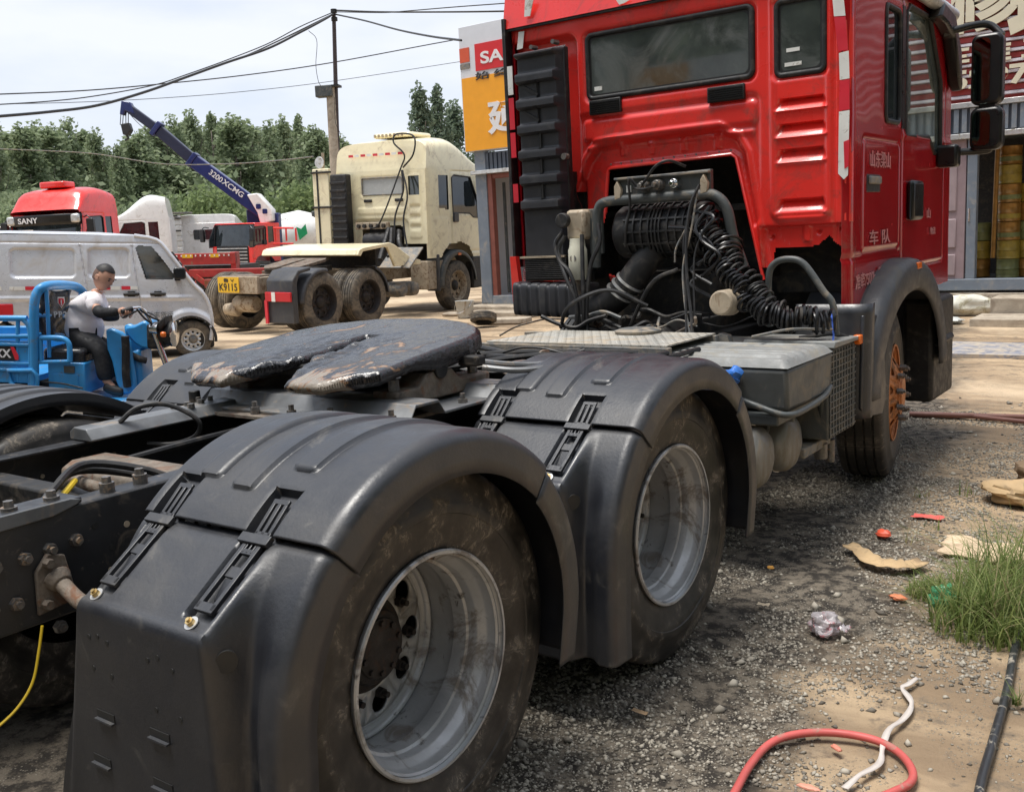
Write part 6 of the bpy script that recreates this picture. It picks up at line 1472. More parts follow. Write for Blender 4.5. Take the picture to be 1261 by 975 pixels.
# small white lorry between and cars at the far left
wl = empty('white_small_lorry', (0, 0, 0)); q = at(216, 420, d=46); wl.location = (q.x, q.y, 0); wl.rotation_euler = (0, 0, IMG+radians(110))
tag(wl, 'small white lorry partly hidden between the two larger white cabs', 'truck')
c_ = cab_over(wl, M_white, 2.1, 1.8, .9, 2.45, 0, rear=False)
MB().bb(-.9, .9, -3, 0, .5, 2.2).build('cargo_box', M_white, wl, bevel=.02)
wl2 = empty('white_far_lorry', (0, 0, 0)); q = at(8, 420, d=36); wl2.location = (q.x, q.y, 0); wl2.rotation_euler = (0, 0, IMG+radians(200))
tag(wl2, 'white lorry just visible at the left edge behind the van roof', 'truck')
cab_over(wl2, M_white, 2.2, 1.8, .9, 2.62, 0, rear=False); MB().bb(-.9, .9, -3, 0, .5, 2.2).build('cargo_box', M_white, wl2, bevel=.02)

# ---- red low-loader behind the van, crossing behind the cream truck
tr = place('low_loader_trailer', 300, 24, 0, .0, 1, .03); tag(tr, 'rusty red low flatbed trailer lying between the van and the cream truck', 'trailer')
KT = 1214.08/21.8
_tm = mapper(tr, 0)
def tpt(px, py): p = _tm(px, py); return (p.x, p.z)
M_tred = mat('faded_red_frame', (.40, .035, .03), .5, var=.2, dirt=(.3, .13, .08), dthr=.6, dsc=4)
x0, z0 = tpt(209, 322); x1, z1 = tpt(289, 308)
MB().bb(x0, x1, 0, .15, z1-.32, z1-.06).build('side_beam', M_tred, tr, bevel=.01)
MB().bb(x1-.12, x1, .02, .4, z1-.75, z1-.04).build('end_post', M_tred, tr, bevel=.01)
for k in range(13): MB().bb(x0+.05+.11*k, x0+.08+.11*k, -.02, .0, z1-.13, z1-.09).build('deck_lamp', M_white, tr, smooth=0)
MB().bb(x0+.3, x0+.55, -.012, -.002, z1-.16, z1-.08).build('number_plate', M_yplate, tr, smooth=0); MB().bb(x0+.95, x0+1.15, -.012, -.002, z1-.16, z1-.08).build('number_plate', M_yplate, tr, smooth=0)
MB().bb(x0, x1, .3, 2.2, z1-.55, z1-.35).build('deck', M_deep, tr)
xa, za = tpt(236, 335); xb, zb = tpt(332, 318)
MB().bb(xa, xb+.6, -.2, .1, za-.12, za+.06).build('side_beam', M_tred, tr, bevel=.01); MB().bb(xa+.4, xb+.6, -.4, -.22, za-.36, za-.16).build('side_beam', mat('rusty_red_frame', (.30, .06, .045), .6, var=.3, dirt=RUST, dthr=.55), tr, bevel=.01)
MB().box((xa+.45, -.3, za-.3), (.1, .1, .7), ('Y', -.9)).build('brace', M_tred, tr)
MB().bb(xa, xb+.6, .3, 2.2, .4, za-.1).build('deck_frame', M_deep, tr)
for x in (xa+.2, xa+1.3): simple_wheel(tr, (x, .6, .45), .45, .3, M_tan)
# ================================================================== BLUE CARGO TRICYCLE AND ITS RIDER
tk3 = place('cargo_tricycle', 130, 9.8, 0, 0, 1, .08, py=500); tag(tk3, 'bright blue motor cargo tricycle ridden by the man in the pale shirt', 'tricycle')
_t3 = mapper(tk3, -.25)
def tp3(px, py, y=-.25): return _t3(px, py, y)
def ttube(pts, r, nm='frame_tube', m=M_blue, sm=6): return MB().tube([tp3(*p) for p in pts], r, n=10, sm=sm).build(nm, m, tk3)
# arched front board of the cargo bed
ttube([(42, 485, -.45), (42, 420, -.45), (42, 378, -.45), (46, 360, -.42), (56, 353, -.36), (72, 351, -.1), (88, 352, .2), (98, 356, .34), (103, 366, .4), (104, 400, .42), (104, 470, .42)], .042)
ttube([(57, 356, -.38), (59, 390, -.38), (61, 440, -.38)], .018)
ttube([(42, 388, -.45), (60, 389, -.2), (85, 390, .2)], .02); ttube([(42, 412, -.45), (90, 413, .3)], .02)
ttube([(-120, 393, -.46), (20, 392, -.46), (30, 394, -.46), (36, 402, -.46), (38, 415, -.46), (38, 440, -.46), (38, 475, -.46)], .026)
ttube([(-120, 415, -.46), (38, 414, -.46)], .022); ttube([(-120, 405, .46), (38, 404, .46)], .022)
for px in (22, -20, -60): ttube([(px, 393, -.46), (px, 470, -.46)], .018)
p = tp3(-120, 470, -.45); q = tp3(37, 420, -.45)
MB().bb(p.x, q.x, -.47, -.44, p.z+.02, q.z).build('bed_side', M_blue, tk3, bevel=.008)
for py in (424, 447, 455): 
    p2 = tp3(0, py, -.48); MB().bb(p.x, q.x, -.485, -.47, p2.z-.012, p2.z+.012).build('bed_rib', M_blue, tk3, bevel=.004)
a = tp3(-12, 443, -.47); b_ = tp3(20, 427, -.47); dp = MB().bb(a.x, b_.x, -.478, -.472, a.z, b_.z).build('decal', M_ink, tk3, smooth=0)
text('decal_letters', 'XX', .1, M_letter, tk3, face(tp3(3, 435, -.482), (1, 0, 0), (0, 0, 1)), .001, .003, fit=(.15, .075))
MB().prism([(tp3(p_[0], p_[1], -.48).x, tp3(p_[0], p_[1], -.48).z) for p_ in ((13, 427), (17, 427), (23, 438), (23, 443), (19, 443))], 'Y', -.484, -.479).build('decal_stripe', M_rred, tk3, smooth=0)
MB().bb(p.x, q.x+.05, -.44, .46, tp3(80, 462).z-.03, tp3(80, 462).z+.02).build('bed_floor', M_blue, tk3)
MB().bb(p.x, q.x, .44, .47, tp3(80, 470).z, tp3(80, 415).z).build('bed_side', M_blue, tk3)
hx = [(10, 456), (40, 456), (46, 463), (46, 478), (22, 480), (13, 470)]
o = MB(); o.tube([tp3(a_[0], a_[1], -.49) for a_ in hx], .020, n=8, sm=0, closed=True); o.build('rear_bracket', M_blue, tk3)
MB().bb(tp3(2, 480).x, tp3(42, 480).x, -.46, -.3, tp3(80, 455).z-.02, tp3(80, 455).z+.05).build('bracket_plate', M_rust, tk3)
# black covered backrest
MB().grid(lambda i, j: (lambda u, v: tuple(tp3(52+36*u+3*v, 357+60*v, -.35+.62*u)+Vector((.03*noise.noise(Vector((u*3, v*4, 0)))+.02*sin(u*9+v*7), 0, .01*sin(u*8)))))(i/20, j/24), 21, 25).build('backrest_cover', M_bag, tk3, solid=.05, smooth=80)
lm = face(tp3(71, 0, 0), (1, .9, 0), (0, 0, 1))
cshield = [(-.028, .05), (.028, .05), (.030, .0), (0, -.05), (-.03, .0)]
sm_ = Matrix.Translation(tp3(72, 372, -.10)+Vector((.045, -.045, 0))) @ Matrix((Vector((.87, .5, 0)), Vector((0, 0, 1)), Vector((.5, -.87, 0)))).transposed().to_4x4()
mb = MB(); mb.M = sm_; mb.prism(cshield, 'Z', .0, .004); mb.build('emblem', M_rwhite, tk3, smooth=0)
mb = MB(); mb.M = sm_; mb.prism([(x*.75, y*.75) for x, y in cshield], 'Z', .005, .008); mb.build('emblem_centre', M_rred, tk3, smooth=0)
mb = MB(); mb.M = sm_; mb.box((0, .0, .010), (.01, .05, .004)); mb.build('emblem_bar', M_letter, tk3, smooth=0)
text('backrest_letters', 'RR21', .08, M_letter, tk3, sm_ @ Matrix.Translation((.0, -.105, .006)), .001, .003, fit=(.13, .055))
# arm loop, seat, box, floor
ttube([(50, 416, -.44), (70, 416, -.44), (80, 418, -.44), (85, 424, -.44), (86, 434, -.44), (86, 445, -.44)], .024, sm=5); ttube([(46, 446, -.44), (86, 445, -.44)], .018, sm=0); ttube([(50, 416, -.44), (51, 446, -.44)], .018, sm=0)
a = tp3(52, 446, -.38); b_ = tp3(102, 430, -.38); MB().bb(a.x, b_.x, -.38, .34, a.z-.02, b_.z).build('seat', M_bag, tk3, bevel=.035)
a = tp3(60, 484, -.40); b_ = tp3(104, 447, -.40); sbx = MB().bb(a.x, b_.x, -.40, .36, a.z, b_.z).build('seat_box', M_blue, tk3, bevel=.012)
MB().bb(a.x+.05, b_.x-.06, -.408, -.40, a.z+.05, b_.z-.10).build('box_door', M_blue, sbx, bevel=.006)
MB().bb(a.x+.15, a.x+.24, -.415, -.40, b_.z-.09, b_.z-.03).build('latch', M_dgrey, sbx)
MB().tube([tp3(45, 470, -.42), tp3(75, 472, -.43), (tp3(102, 478, -.44))], .008, n=6).build('lever', M_deep, tk3)
a = tp3(-10, 497); b_ = tp3(200, 488); MB().bb(tp3(62, 480).x, tp3(178, 480).x, -.42, .38, tp3(80, 494).z, tp3(80, 487).z).build('footboard', M_blue, tk3, bevel=.01)
MB().bb(tp3(-100, 480).x, tp3(70, 480).x, -.35, .35, tp3(80, 492).z-.05, tp3(80, 480).z).build('chassis', M_deep, tk3, bevel=.02)
# leg shield, column, tank
sh_pts = [(130, 406), (137, 404), (150, 409), (160, 420), (162, 436), (166, 460), (168, 484), (150, 486), (143, 470), (138, 445), (132, 430)]
MB().prism([(tp3(*p_).x, tp3(*p_).z) for p_ in sh_pts], 'Y', -.26, -.20).build('leg_shield', M_blue, tk3, bevel=.02)
MB().prism([(tp3(*p_).x, tp3(*p_).z) for p_ in sh_pts], 'Y', .16, .22).build('leg_shield', M_blue, tk3, bevel=.02)
MB().prism([(tp3(*p_).x, tp3(*p_).z) for p_ in ((148, 404), (160, 402), (170, 397), (176, 396), (180, 402), (190, 428), (186, 432), (170, 430), (160, 424), (150, 412))], 'Y', -.17, .15).build('fuel_tank', M_blue, tk3, bevel=.04)
MB().prism([(tp3(*p_).x, tp3(*p_).z) for p_ in ((155, 436), (168, 430), (172, 480), (160, 484))], 'Y', -.18, .14).build('centre_body', M_blue, tk3, bevel=.03)
text('tank_letters', '宗申', .06, M_letter, tk3, face(tp3(148, 410, -.175), (1, 0, -.35), (.35, 0, 1)), .001, .0, fit=(.10, .03))
ttube([(154, 414, -.30), (155, 430, -.30), (155, 460, -.30), (157, 476, -.28)], .035, 'bumper_tube', M_black)
ttube([(160, 436, -.2), (172, 442, -.18), (180, 444, -.15)], .03, 'exhaust', M_black)
ttube([(186, 398, -.2), (196, 425, -.2), (206, 452, -.2), (214, 478, -.2)], .028, 'front_fork', M_chrome, 0); ttube([(186, 398, .0), (196, 425, .05), (206, 452, .05), (214, 478, .05)], .028, 'front_fork', M_chrome, 0)
ttube([(186, 397, -.22), (181, 388, -.25), (174, 380, -.30), (168, 379, -.36), (158, 381, -.42), (150, 383, -.46)], .014, 'handlebar', M_chrome); ttube([(186, 396, .0), (182, 388, .08), (176, 381, .18), (166, 383, .26), (155, 388, .30)], .014, 'handlebar', M_chrome)
ttube([(163, 380, -.39), (150, 384, -.46)], .022, 'grip', M_black, 0); ttube([(163, 384, .27), (152, 389, .30)], .022, 'grip', M_black, 0)
ttube([(168, 383, -.38), (158, 388, -.44), (150, 391, -.47)], .008, 'brake_lever', M_black)
for P in ([(168, 380, -.36), (178, 392, -.3), (190, 402, -.2), (196, 420, -.1)], [(172, 381, -.3), (185, 390, -.25), (200, 398, -.1), (198, 415, -.1)], [(175, 384, .1), (190, 388, 0), (200, 405, -.05)]): ttube(P, .009, 'control_cable', M_black)
MB().bb(tp3(180, 480).x, tp3(200, 480).x, -.22, .02, tp3(80, 428).z, tp3(80, 396).z).build('fork_yoke', M_deep, tk3, bevel=.03)
MB().prism([(tp3(*p_).x, tp3(*p_).z) for p_ in ((190, 400), (202, 389), (203, 400), (197, 408))], 'Y', -.24, -.02).build('dash', M_black, tk3, bevel=.015)
hl = MB().lathe([(-.10, 0), (-.10, .05), (-.04, .10), (.03, .115), (.045, .115), (.045, 0)], tp3(208, 411, -.12), n=24).build('headlight', M_black, tk3)
MB().lathe([(.046, .115), (.052, .118), (.058, .11), (.066, 0)], tp3(208, 411, -.12), n=24).build('headlight_glass', M_chrome, hl)
MB().box(tp3(201, 412, -.28), (.05, .04, .05)).build('indicator', M_amber, tk3, bevel=.015)
MB().lathe([(-.05, 0), (-.05, .04), (.02, .05), (.02, 0)], tp3(192, 405, -.24), n=16).build('mirror_stub', M_chrome, tk3)
simple_wheel(tk3, tp3(219, 498, -.08).to_tuple(), .25, .10, M_black, holes=6); simple_wheel(tk3, (tp3(-20, 470).x, -.5, .26), .27, .13, M_black, holes=6); simple_wheel(tk3, (tp3(-20, 470).x, .5, .26), .27, .13, M_black, s=1, holes=6)
MB().prism([(tp3(*p_).x, tp3(*p_).z) for p_ in ((196, 458), (210, 448), (228, 452), (240, 466), (236, 468), (224, 458), (210, 456), (199, 464))], 'Y', -.16, .02).build('front_mudguard', M_blue, tk3, bevel=.02)
MB().bb(tp3(90, 480).x, tp3(150, 480).x, -.1, .1, .08, .26).build('motor', M_deep, tk3, bevel=.03)

# ---- rider: one continuous skinned body, clothing grown the same way
man = empty('person', tk3.location); man.rotation_euler = tk3.rotation_euler; man.rotation_mode = 'XYZ'
tag(man, 'short haired man in a pale grey t-shirt and black arm sleeves steering the blue tricycle', 'person')
def skin_mesh(nm, verts, edges, radii, m, parent, sub=2, root=0, disp=0):
    me = bpy.data.meshes.new(nm); me.from_pydata([tuple(v) for v in verts], edges, []); me.materials.append(m)
    o = bpy.data.objects.new(nm, me); S.collection.objects.link(o)
    sk = o.modifiers.new('skin', 'SKIN'); sk.use_smooth_shade = True
    for i, r in enumerate(radii):
        d = me.skin_vertices[0].data[i]; d.radius = r if isinstance(r, tuple) else (r, r); d.use_root = (i == root)
    s2 = o.modifiers.new('sub', 'SUBSURF'); s2.levels = s2.render_levels = sub
    if disp:
        tx = bpy.data.textures.new(nm+'_folds', 'CLOUDS'); tx.noise_scale = .09
        dm = o.modifiers.new('folds', 'DISPLACE'); dm.texture = tx; dm.strength = disp; dm.texture_coords = 'LOCAL'
    bpy.context.view_layer.update()
    ev = bpy.data.meshes.new_from_object(o.evaluated_get(bpy.context.evaluated_depsgraph_get())); bpy.data.objects.remove(o)
    return link(nm, ev, m, parent, smooth=180)
T_ = tp3
YB = -.05
pel = T_(103, 420, YB)
nodes = dict(pelvis=(pel, (.13, .16)), waist=(T_(103, 405, YB), (.125, .15)), chest=(T_(110, 384, YB), (.125, .175)), upper=(T_(115, 371, YB), (.10, .165)), neckb=(T_(118, 363, YB), .062), neck=(T_(121, 357, YB), .054),
   shR=(T_(113, 371, YB-.19), .068), elR=(T_(123, 386, YB-.28), .056), wrR=(T_(146, 384, YB-.34), .038), shL=(T_(114, 371, YB+.19), .068), elL=(T_(128, 390, YB+.25), .056), wrL=(T_(148, 390, YB+.30), .038),
   hipR=(T_(103, 423, YB-.11), .098), knR=(T_(124, 426, YB-.17), .074), anR=(T_(131, 470, YB-.19), .050), ftR=(T_(142, 479, YB-.20), .036), hipL=(T_(103, 422, YB+.10), .095), knL=(T_(128, 422, YB+.13), .072), anL=(T_(140, 466, YB+.13), .048), ftL=(T_(148, 472, YB+.14), .036))
def sub_(names, edges, scale, m, nm, sub=2, root=None, disp=0):
    ix = {k: i for i, k in enumerate(names)}
    R = []
    for k in names:
        r = nodes[k][1]; sc = scale[k] if isinstance(scale, dict) and k in scale else (scale.get('*', 1) if isinstance(scale, dict) else scale)
        R.append(tuple(v*sc for v in r) if isinstance(r, tuple) else r*sc)
    return skin_mesh(nm, [nodes[k][0] for k in names], [(ix[a], ix[b]) for a, b in edges], R, m, man, sub, ix[root or names[0]], disp)
E_ = [('pelvis', 'waist'), ('waist', 'chest'), ('chest', 'upper'), ('upper', 'neckb'), ('neckb', 'neck'), ('upper', 'shR'), ('shR', 'elR'), ('elR', 'wrR'), ('upper', 'shL'), ('shL', 'elL'), ('elL', 'wrL'), ('pelvis', 'hipR'), ('hipR', 'knR'), ('knR', 'anR'), ('anR', 'ftR'), ('pelvis', 'hipL'), ('hipL', 'knL'), ('knL', 'anL'), ('anL', 'ftL')]
sub_(list(nodes), E_, {'*': .78, 'neck': 1, 'neckb': 1}, M_skin, 'body')
nodes['slR'] = (nodes['shR'][0].lerp(nodes['elR'][0], .72), .070); nodes['slL'] = (nodes['shL'][0].lerp(nodes['elL'][0], .72), .070)
sub_(['pelvis', 'waist', 'chest', 'upper', 'neckb', 'shR', 'slR', 'shL', 'slL'], [('pelvis', 'waist'), ('waist', 'chest'), ('chest', 'upper'), ('upper', 'neckb'), ('upper', 'shR'), ('shR', 'slR'), ('upper', 'shL'), ('shL', 'slL')], {'*': 1.14, 'shR': 1.3, 'shL': 1.3, 'upper': 1.2, 'neckb': 1.22, 'slR': 1.1, 'slL': 1.1, 'pelvis': 1.16, 'waist': 1.26}, M_shirt, 't_shirt', disp=.05)
for s_ in 'RL':
    nodes['s2'] = (nodes['sh'+s_][0].lerp(nodes['el'+s_][0], .5), .056)
    sub_(['s2', 'el'+s_, 'wr'+s_], [('s2', 'el'+s_), ('el'+s_, 'wr'+s_)], 1.06, M_trou, 'arm_sleeve')
sub_(['pelvis', 'hipR', 'knR', 'anR', 'hipL', 'knL', 'anL'], [('pelvis', 'hipR'), ('hipR', 'knR'), ('knR', 'anR'), ('pelvis', 'hipL'), ('hipL', 'knL'), ('knL', 'anL')], {'*': 1.18, 'pelvis': .90, 'anR': 1.45, 'anL': 1.45}, M_trou, 'trousers', disp=.02)
for s_ in 'RL':
    a_, f_ = nodes['an'+s_][0], nodes['ft'+s_][0]
    skin_mesh('shoe', [a_+Vector((-.02, 0, -.03)), f_+Vector((-.01, 0, -.015)), f_+Vector((.08, 0, -.03))], [(0, 1), (1, 2)], [(.055, .055), (.045, .05), (.032, .045)], M_ink, man, 2)
# head with face
hc = T_(127.5, 341.5, YB)
def headp(i, j):
    th = pi*i/28; ph = 2*pi*j/32; x, y, z = sin(th)*cos(ph), sin(th)*sin(ph), cos(th)
    # x forward
    X = x*.098; Y = y*.078; Z = z*.120
    if x > 0 and z < 0: X *= 1-.10*(-z); 
    if z < -.3: Y *= 1-.28*(-z-.3); X += .018*(-z-.3)
    if x < 0 and z < -.2: X *= 1-.35*(-z-.2)
    X += .020*math.exp(-((z+.12)**2/.012+(y)**2/.02))*(x > 0)     # nose
    X += .007*math.exp(-((z+.47)**2/.006+(y)**2/.08))*(x > 0)     # lips
    X += .008*math.exp(-((z-.22)**2/.01+(y)**2/.3))*(x > 0)       # brow
    X -= .006*math.exp(-((z-.08)**2/.008+((abs(y)-.40)**2)/.02))*(x > 0)
    X += .006*math.exp(-((z+.82)**2/.02+(y)**2/.1))*(x > 0)
    return (X, Y, Z)
HM = Matrix.Translation(hc) @ Matrix.Rotation(radians(28), 4, 'Y') @ Matrix.Rotation(radians(-16), 4, 'Z')
mb = MB(); mb.M = HM; mb.grid(headp, 29, 33); hd_ = mb.build('head', M_skin, man, weld=True, smooth=180)
def hairp(i, j):
    th = radians(66)*i/12; ph = 2*pi*j/32; x, y, z = sin(th)*cos(ph), sin(th)*sin(ph), cos(th)
    k = 1.05; cut = 0
    if x > .2: th2 = min(th, radians(52)); x, z = sin(th2)*cos(ph), cos(th2); y = sin(th2)*sin(ph)
    return (x*.101*k-.004, y*.080*k, z*.122*k)
mb = MB(); mb.M = HM; mb.grid(hairp, 13, 33); mb.build('hair', M_hair, man, weld=True, smooth=180)
M_stub = mat('cropped_hair', (.13, .075, .055), .8)
def hairs(i, j):
    th = radians(62+50*i/6); ph = radians(98+164*j/24); return (sin(th)*cos(ph)*.099-.002, sin(th)*sin(ph)*.0795, cos(th)*.122)
mb = MB(); mb.M = HM; mb.grid(hairs, 7, 25); mb.build('hair_sides', M_stub, man, smooth=180)
for s_ in (1, -1):
    mb = MB(); mb.M = HM; mb.lathe([(-.006, 0), (-.006, .020), (.004, .027), (.009, .020), (.003, .008), (.003, 0)], (-.008, s_*.079, -.008), 'Y', n=14); mb.build('ear', M_skin, hd_)
    mb = MB(); mb.M = HM; mb.lathe([(-.004, 0), (-.004, .008), (.0, .009), (.004, 0)], (.088, s_*.032, .010), 'X', n=10); mb.build('eye', M_ink, hd_)
    mb = MB(); mb.M = HM; mb.box((.091, s_*.034, .030), (.008, .036, .007)); mb.build('eyebrow', M_hair, hd_)
mb = MB(); mb.M = HM; mb.box((.094, 0, -.056), (.006, .044, .006)); mb.build('mouth', mat('lips', (.30, .10, .08), .5), hd_)
# hands closed round the grips: palm, four fingers, thumb
for s_, w_, g_ in (('R', nodes['wrR'][0], T_(156, 382, YB-.37)), ('L', nodes['wrL'][0], T_(157, 386, YB+.33))):
    d = (g_-w_).normalized(); c = w_+d*.055; sd = Vector((0, 1, 0)) if s_ == 'L' else Vector((0, -1, 0)); up = Vector((0, 0, 1))
    side = d.cross(up).normalized()
    hnd = empty('hand', (0, 0, 0), 0, man) if False else None
    V = [w_, w_+d*.03, c+d*.01]; Ed = [(0, 1), (1, 2)]; R = [(.026, .03), (.028, .036), (.022, .040)]
    for k, (o_, L_) in enumerate(((-.030, .9), (-.010, 1.0), (.010, .97), (.030, .8))):
        b0 = c+d*.015+side*o_; i0 = len(V)
        V += [b0, b0+d*.030*L_+up*.004, b0+d*.048*L_-up*.018, b0+d*.038*L_-up*.040, b0+d*.018*L_-up*.046]; R += [.011, .0100, .0095, .0090, .0080]
        Ed += [(2, i0)]+[(i0+q, i0+q+1) for q in range(4)]
    i0 = len(V); tb = w_+d*.035-side*.03
    V += [tb, tb+d*.02-side*.012-up*.018, tb+d*.045-side*.004-up*.035]; R += [.013, .011, .009]; Ed += [(1, i0), (i0, i0+1), (i0+1, i0+2)]
    skin_mesh('hand', V, Ed, R, M_skin, man, 2)

# ================================================================== POLE AND WIRES
def dp(px, py, d): return at(px, py, d=d)
PD = 30
pt = dp(411, 14, PD); pm = dp(413.5, 178, PD); pb = Vector((pm.x, pm.y, 0)); 
pole = empty('utility_pole', (pm.x, pm.y, 0)); tag(pole, 'thin dark steel pole on a concrete post, with a lamp box and overhead wires', 'pole')
MB().cyl(pt-pole.location, pm-pole.location-Vector((0, 0, .8)), .055, .07, 12).build('steel_mast', mat('brown_black_steel', (.045, .03, .028), .6, var=.2), pole)
cpa = dp(407, 108, PD)-pole.location; cpb = dp(409, 200, PD)-pole.location; cpb.z = -.05; MB().cyl(cpb, cpa, .18, .13, 12).build('concrete_post', M_concrete, pole, smooth=60)
MB().box(dp(400, 113, PD)-pole.location, (.50, .3, .32), ('Z', .5)).build('lamp_box', M_dgrey, pole, bevel=.02)
MB().box(dp(406, 107, PD)-pole.location, (.62, .34, .06), ('Z', .5)).build('lamp_hood', M_deep, pole)
for dz in (0, -.22): MB().cyl(pt-pole.location+Vector((0, 0, dz-.05)), pt-pole.location+Vector((0, 0, dz+.05)), .09, n=10).build('insulator', M_deep, pole)
def wire(pts, r, label, m=M_ink, sm=8):
    o = MB().tube(pts, r, n=6, sm=sm).build('overhead_wire', m); return tag(o, label, 'wire')
W_ = lambda L_, d0, d1: [dp(a, b, d0+(d1-d0)*i/(len(L_)-1)) for i, (a, b) in enumerate(L_)]
wire(W_([(411, 17), (400, 24), (370, 40), (330, 60), (280, 77), (230, 95), (180, 113), (120, 130), (60, 138), (-20, 145)], 30, 22), .030, 'thickest black overhead cable sagging from the pole top down to the left edge')
wire(W_([(411, 15), (370, 33), (330, 54), (280, 74), (230, 92), (190, 105), (120, 118), (60, 125), (-20, 130)], 30, 24), .014, 'thin overhead wire running just above the thickest cable to the left')
wire(W_([(411, 17), (385, 30), (340, 52), (300, 70), (240, 92)], 30, 27), .018, 'short second strand twisted beside the thickest cable near the pole')
wire(W_([(700, 27), (568, 48), (411, 77), (300, 93), (195, 104), (100, 112), (-20, 117)], 34, 26), .016, 'nearly straight overhead wire crossing behind the pole, upper of two')
wire(W_([(700, 55), (568, 76), (411, 100), (300, 113), (200, 121), (100, 126), (-20, 129)], 36, 28), .009, 'faint overhead wire crossing behind the pole, lower of two')
wire(W_([(412, 13), (470, 15), (560, 15), (632, 14), (720, 12)], 30, 24), .022, 'black wire running level from the pole top to the right')
wire(W_([(412, 15), (470, 16), (500, 14), (560, 9), (640, 3), (700, -3)], 30, 20), .012, 'thin wire rising from the pole top towards the upper right')
wire(W_([(413, 18), (450, 26), (490, 37), (530, 45), (568, 50)], 30, 19), .022, 'black wire dropping from the pole top to the roof sign')
wire(W_([(380, 38), (390, 50), (389, 80), (392, 100), (396, 107)], 29.6, 29.9), .008, 'loose thin wire hanging down to the lamp box on the pole')
wire(W_([(412, 120), (413, 150), (419, 165), (418, 175)], 29.8, 29.9), .008, 'thin wire hanging along the steel mast below the lamp')
wire(W_([(386, 193), (340, 198), (280, 202), (200, 202), (120, 190), (60, 186), (-20, 183)], 20, 30), .012, 'pale wire crossing in front of the trees from the work lamp of the cream truck', M_grey)
for px, py in ((384, 45), (450, 30), (455, 33), (243, 82)):
    q_ = dp(px, py, 28); q2_ = dp(px+3, py-8 if px == 243 else py+8, 28)

# ================================================================== TREES
def leaf_mat(nm, a, b_):
    m = bpy.data.materials.new(nm); m.use_nodes = True; t = m.node_tree; n = t.nodes; l = t.links; b = n['Principled BSDF']
    g = n.new('ShaderNodeNewGeometry'); cr = n.new('ShaderNodeValToRGB'); cr.color_ramp.elements[0].color = (*a, 1); cr.color_ramp.elements[1].color = (*b_, 1)
    l.new(g.outputs['Random Per Island'], cr.inputs[0]); l.new(cr.outputs[0], b.inputs['Base Color']); b.inputs['Roughness'].default_value = .6; b.inputs['Specular IOR Level'].default_value = .35
    tr = n.new('ShaderNodeBsdfTranslucent'); ms = n.new('ShaderNodeMixShader'); ms.inputs[0].default_value = .5; l.new(cr.outputs[0], tr.inputs[0]); l.new(b.outputs[0], ms.inputs[1]); l.new(tr.outputs[0], ms.inputs[2]); l.new(ms.outputs[0], n['Material Output'].inputs[0])
    return m
L_dark = leaf_mat('poplar_leaves', (.16, .21, .11), (.34, .40, .24)); L_light = leaf_mat('young_leaves', (.13, .18, .08), (.28, .35, .15)); L_blue = leaf_mat('blue_green_leaves', (.10, .14, .09), (.22, .28, .19))
M_bark = mat('grey_bark', (.20, .17, .14), .9, var=.3, vs=5, bump=.6, bs=12)
def crown_mesh(nm, H, Rm, n, seed, kind, lf):
    r = np.random.default_rng(seed); nc = 60 if kind == 'poplar' else 34; C_ = []
    for i in range(nc):
        t = r.random()
        if kind == 'poplar':
            h = .10+.88*t; prof = (sin(pi*min(1, h*1.02))**.55)*(1-.45*h); rr = Rm*prof*(.35+.8*r.random())*.72; sz = Rm*(.18+.24*r.random())*(1.15-.55*h)
        else:
            h = .15+.75*t; prof = sin(pi*h)**.5; rr = Rm*prof*.8*r.random()**.5; sz = Rm*(.28+.25*r.random())
        a = r.random()*6.283; C_.append((rr*cos(a), rr*sin(a), H*h, sz))
    C_ = np.array(C_); w = C_[:, 3]**2; k = r.choice(nc, n, p=w/w.sum()); d = r.normal(size=(n, 3)); d /= np.linalg.norm(d, axis=1)[:, None]
    rad = C_[k, 3]*(.2+1.0*r.random(n)**.6); P = C_[k, :3]+d*rad[:, None]*np.array([1, 1, 1.7 if kind == 'poplar' else .95])
    # strays
    P[:, 2] = np.clip(P[:, 2], H*.04, H*1.06)
    s = lf*(.6+.8*r.random(n)); u = r.normal(size=(n, 3)); u /= np.linalg.norm(u, axis=1)[:, None]; v = np.cross(u, r.normal(size=(n, 3))); v /= np.linalg.norm(v, axis=1)[:, None]
    V = np.stack([P-u*s[:, None]*.5, P+v*s[:, None]*.32, P+u*s[:, None]*.6, P-v*s[:, None]*.32], 1).reshape(-1, 3)
    me = bpy.data.meshes.new(nm); me.vertices.add(4*n); me.vertices.foreach_set('co', V.ravel().astype(np.float32)); me.loops.add(4*n); me.loops.foreach_set('vertex_index', np.arange(4*n, dtype=np.int32))
    me.polygons.add(n); me.polygons.foreach_set('loop_start', np.arange(0, 4*n, 4, dtype=np.int32)); me.polygons.foreach_set('loop_total', np.full(n, 4, dtype=np.int32)); me.update(); return me
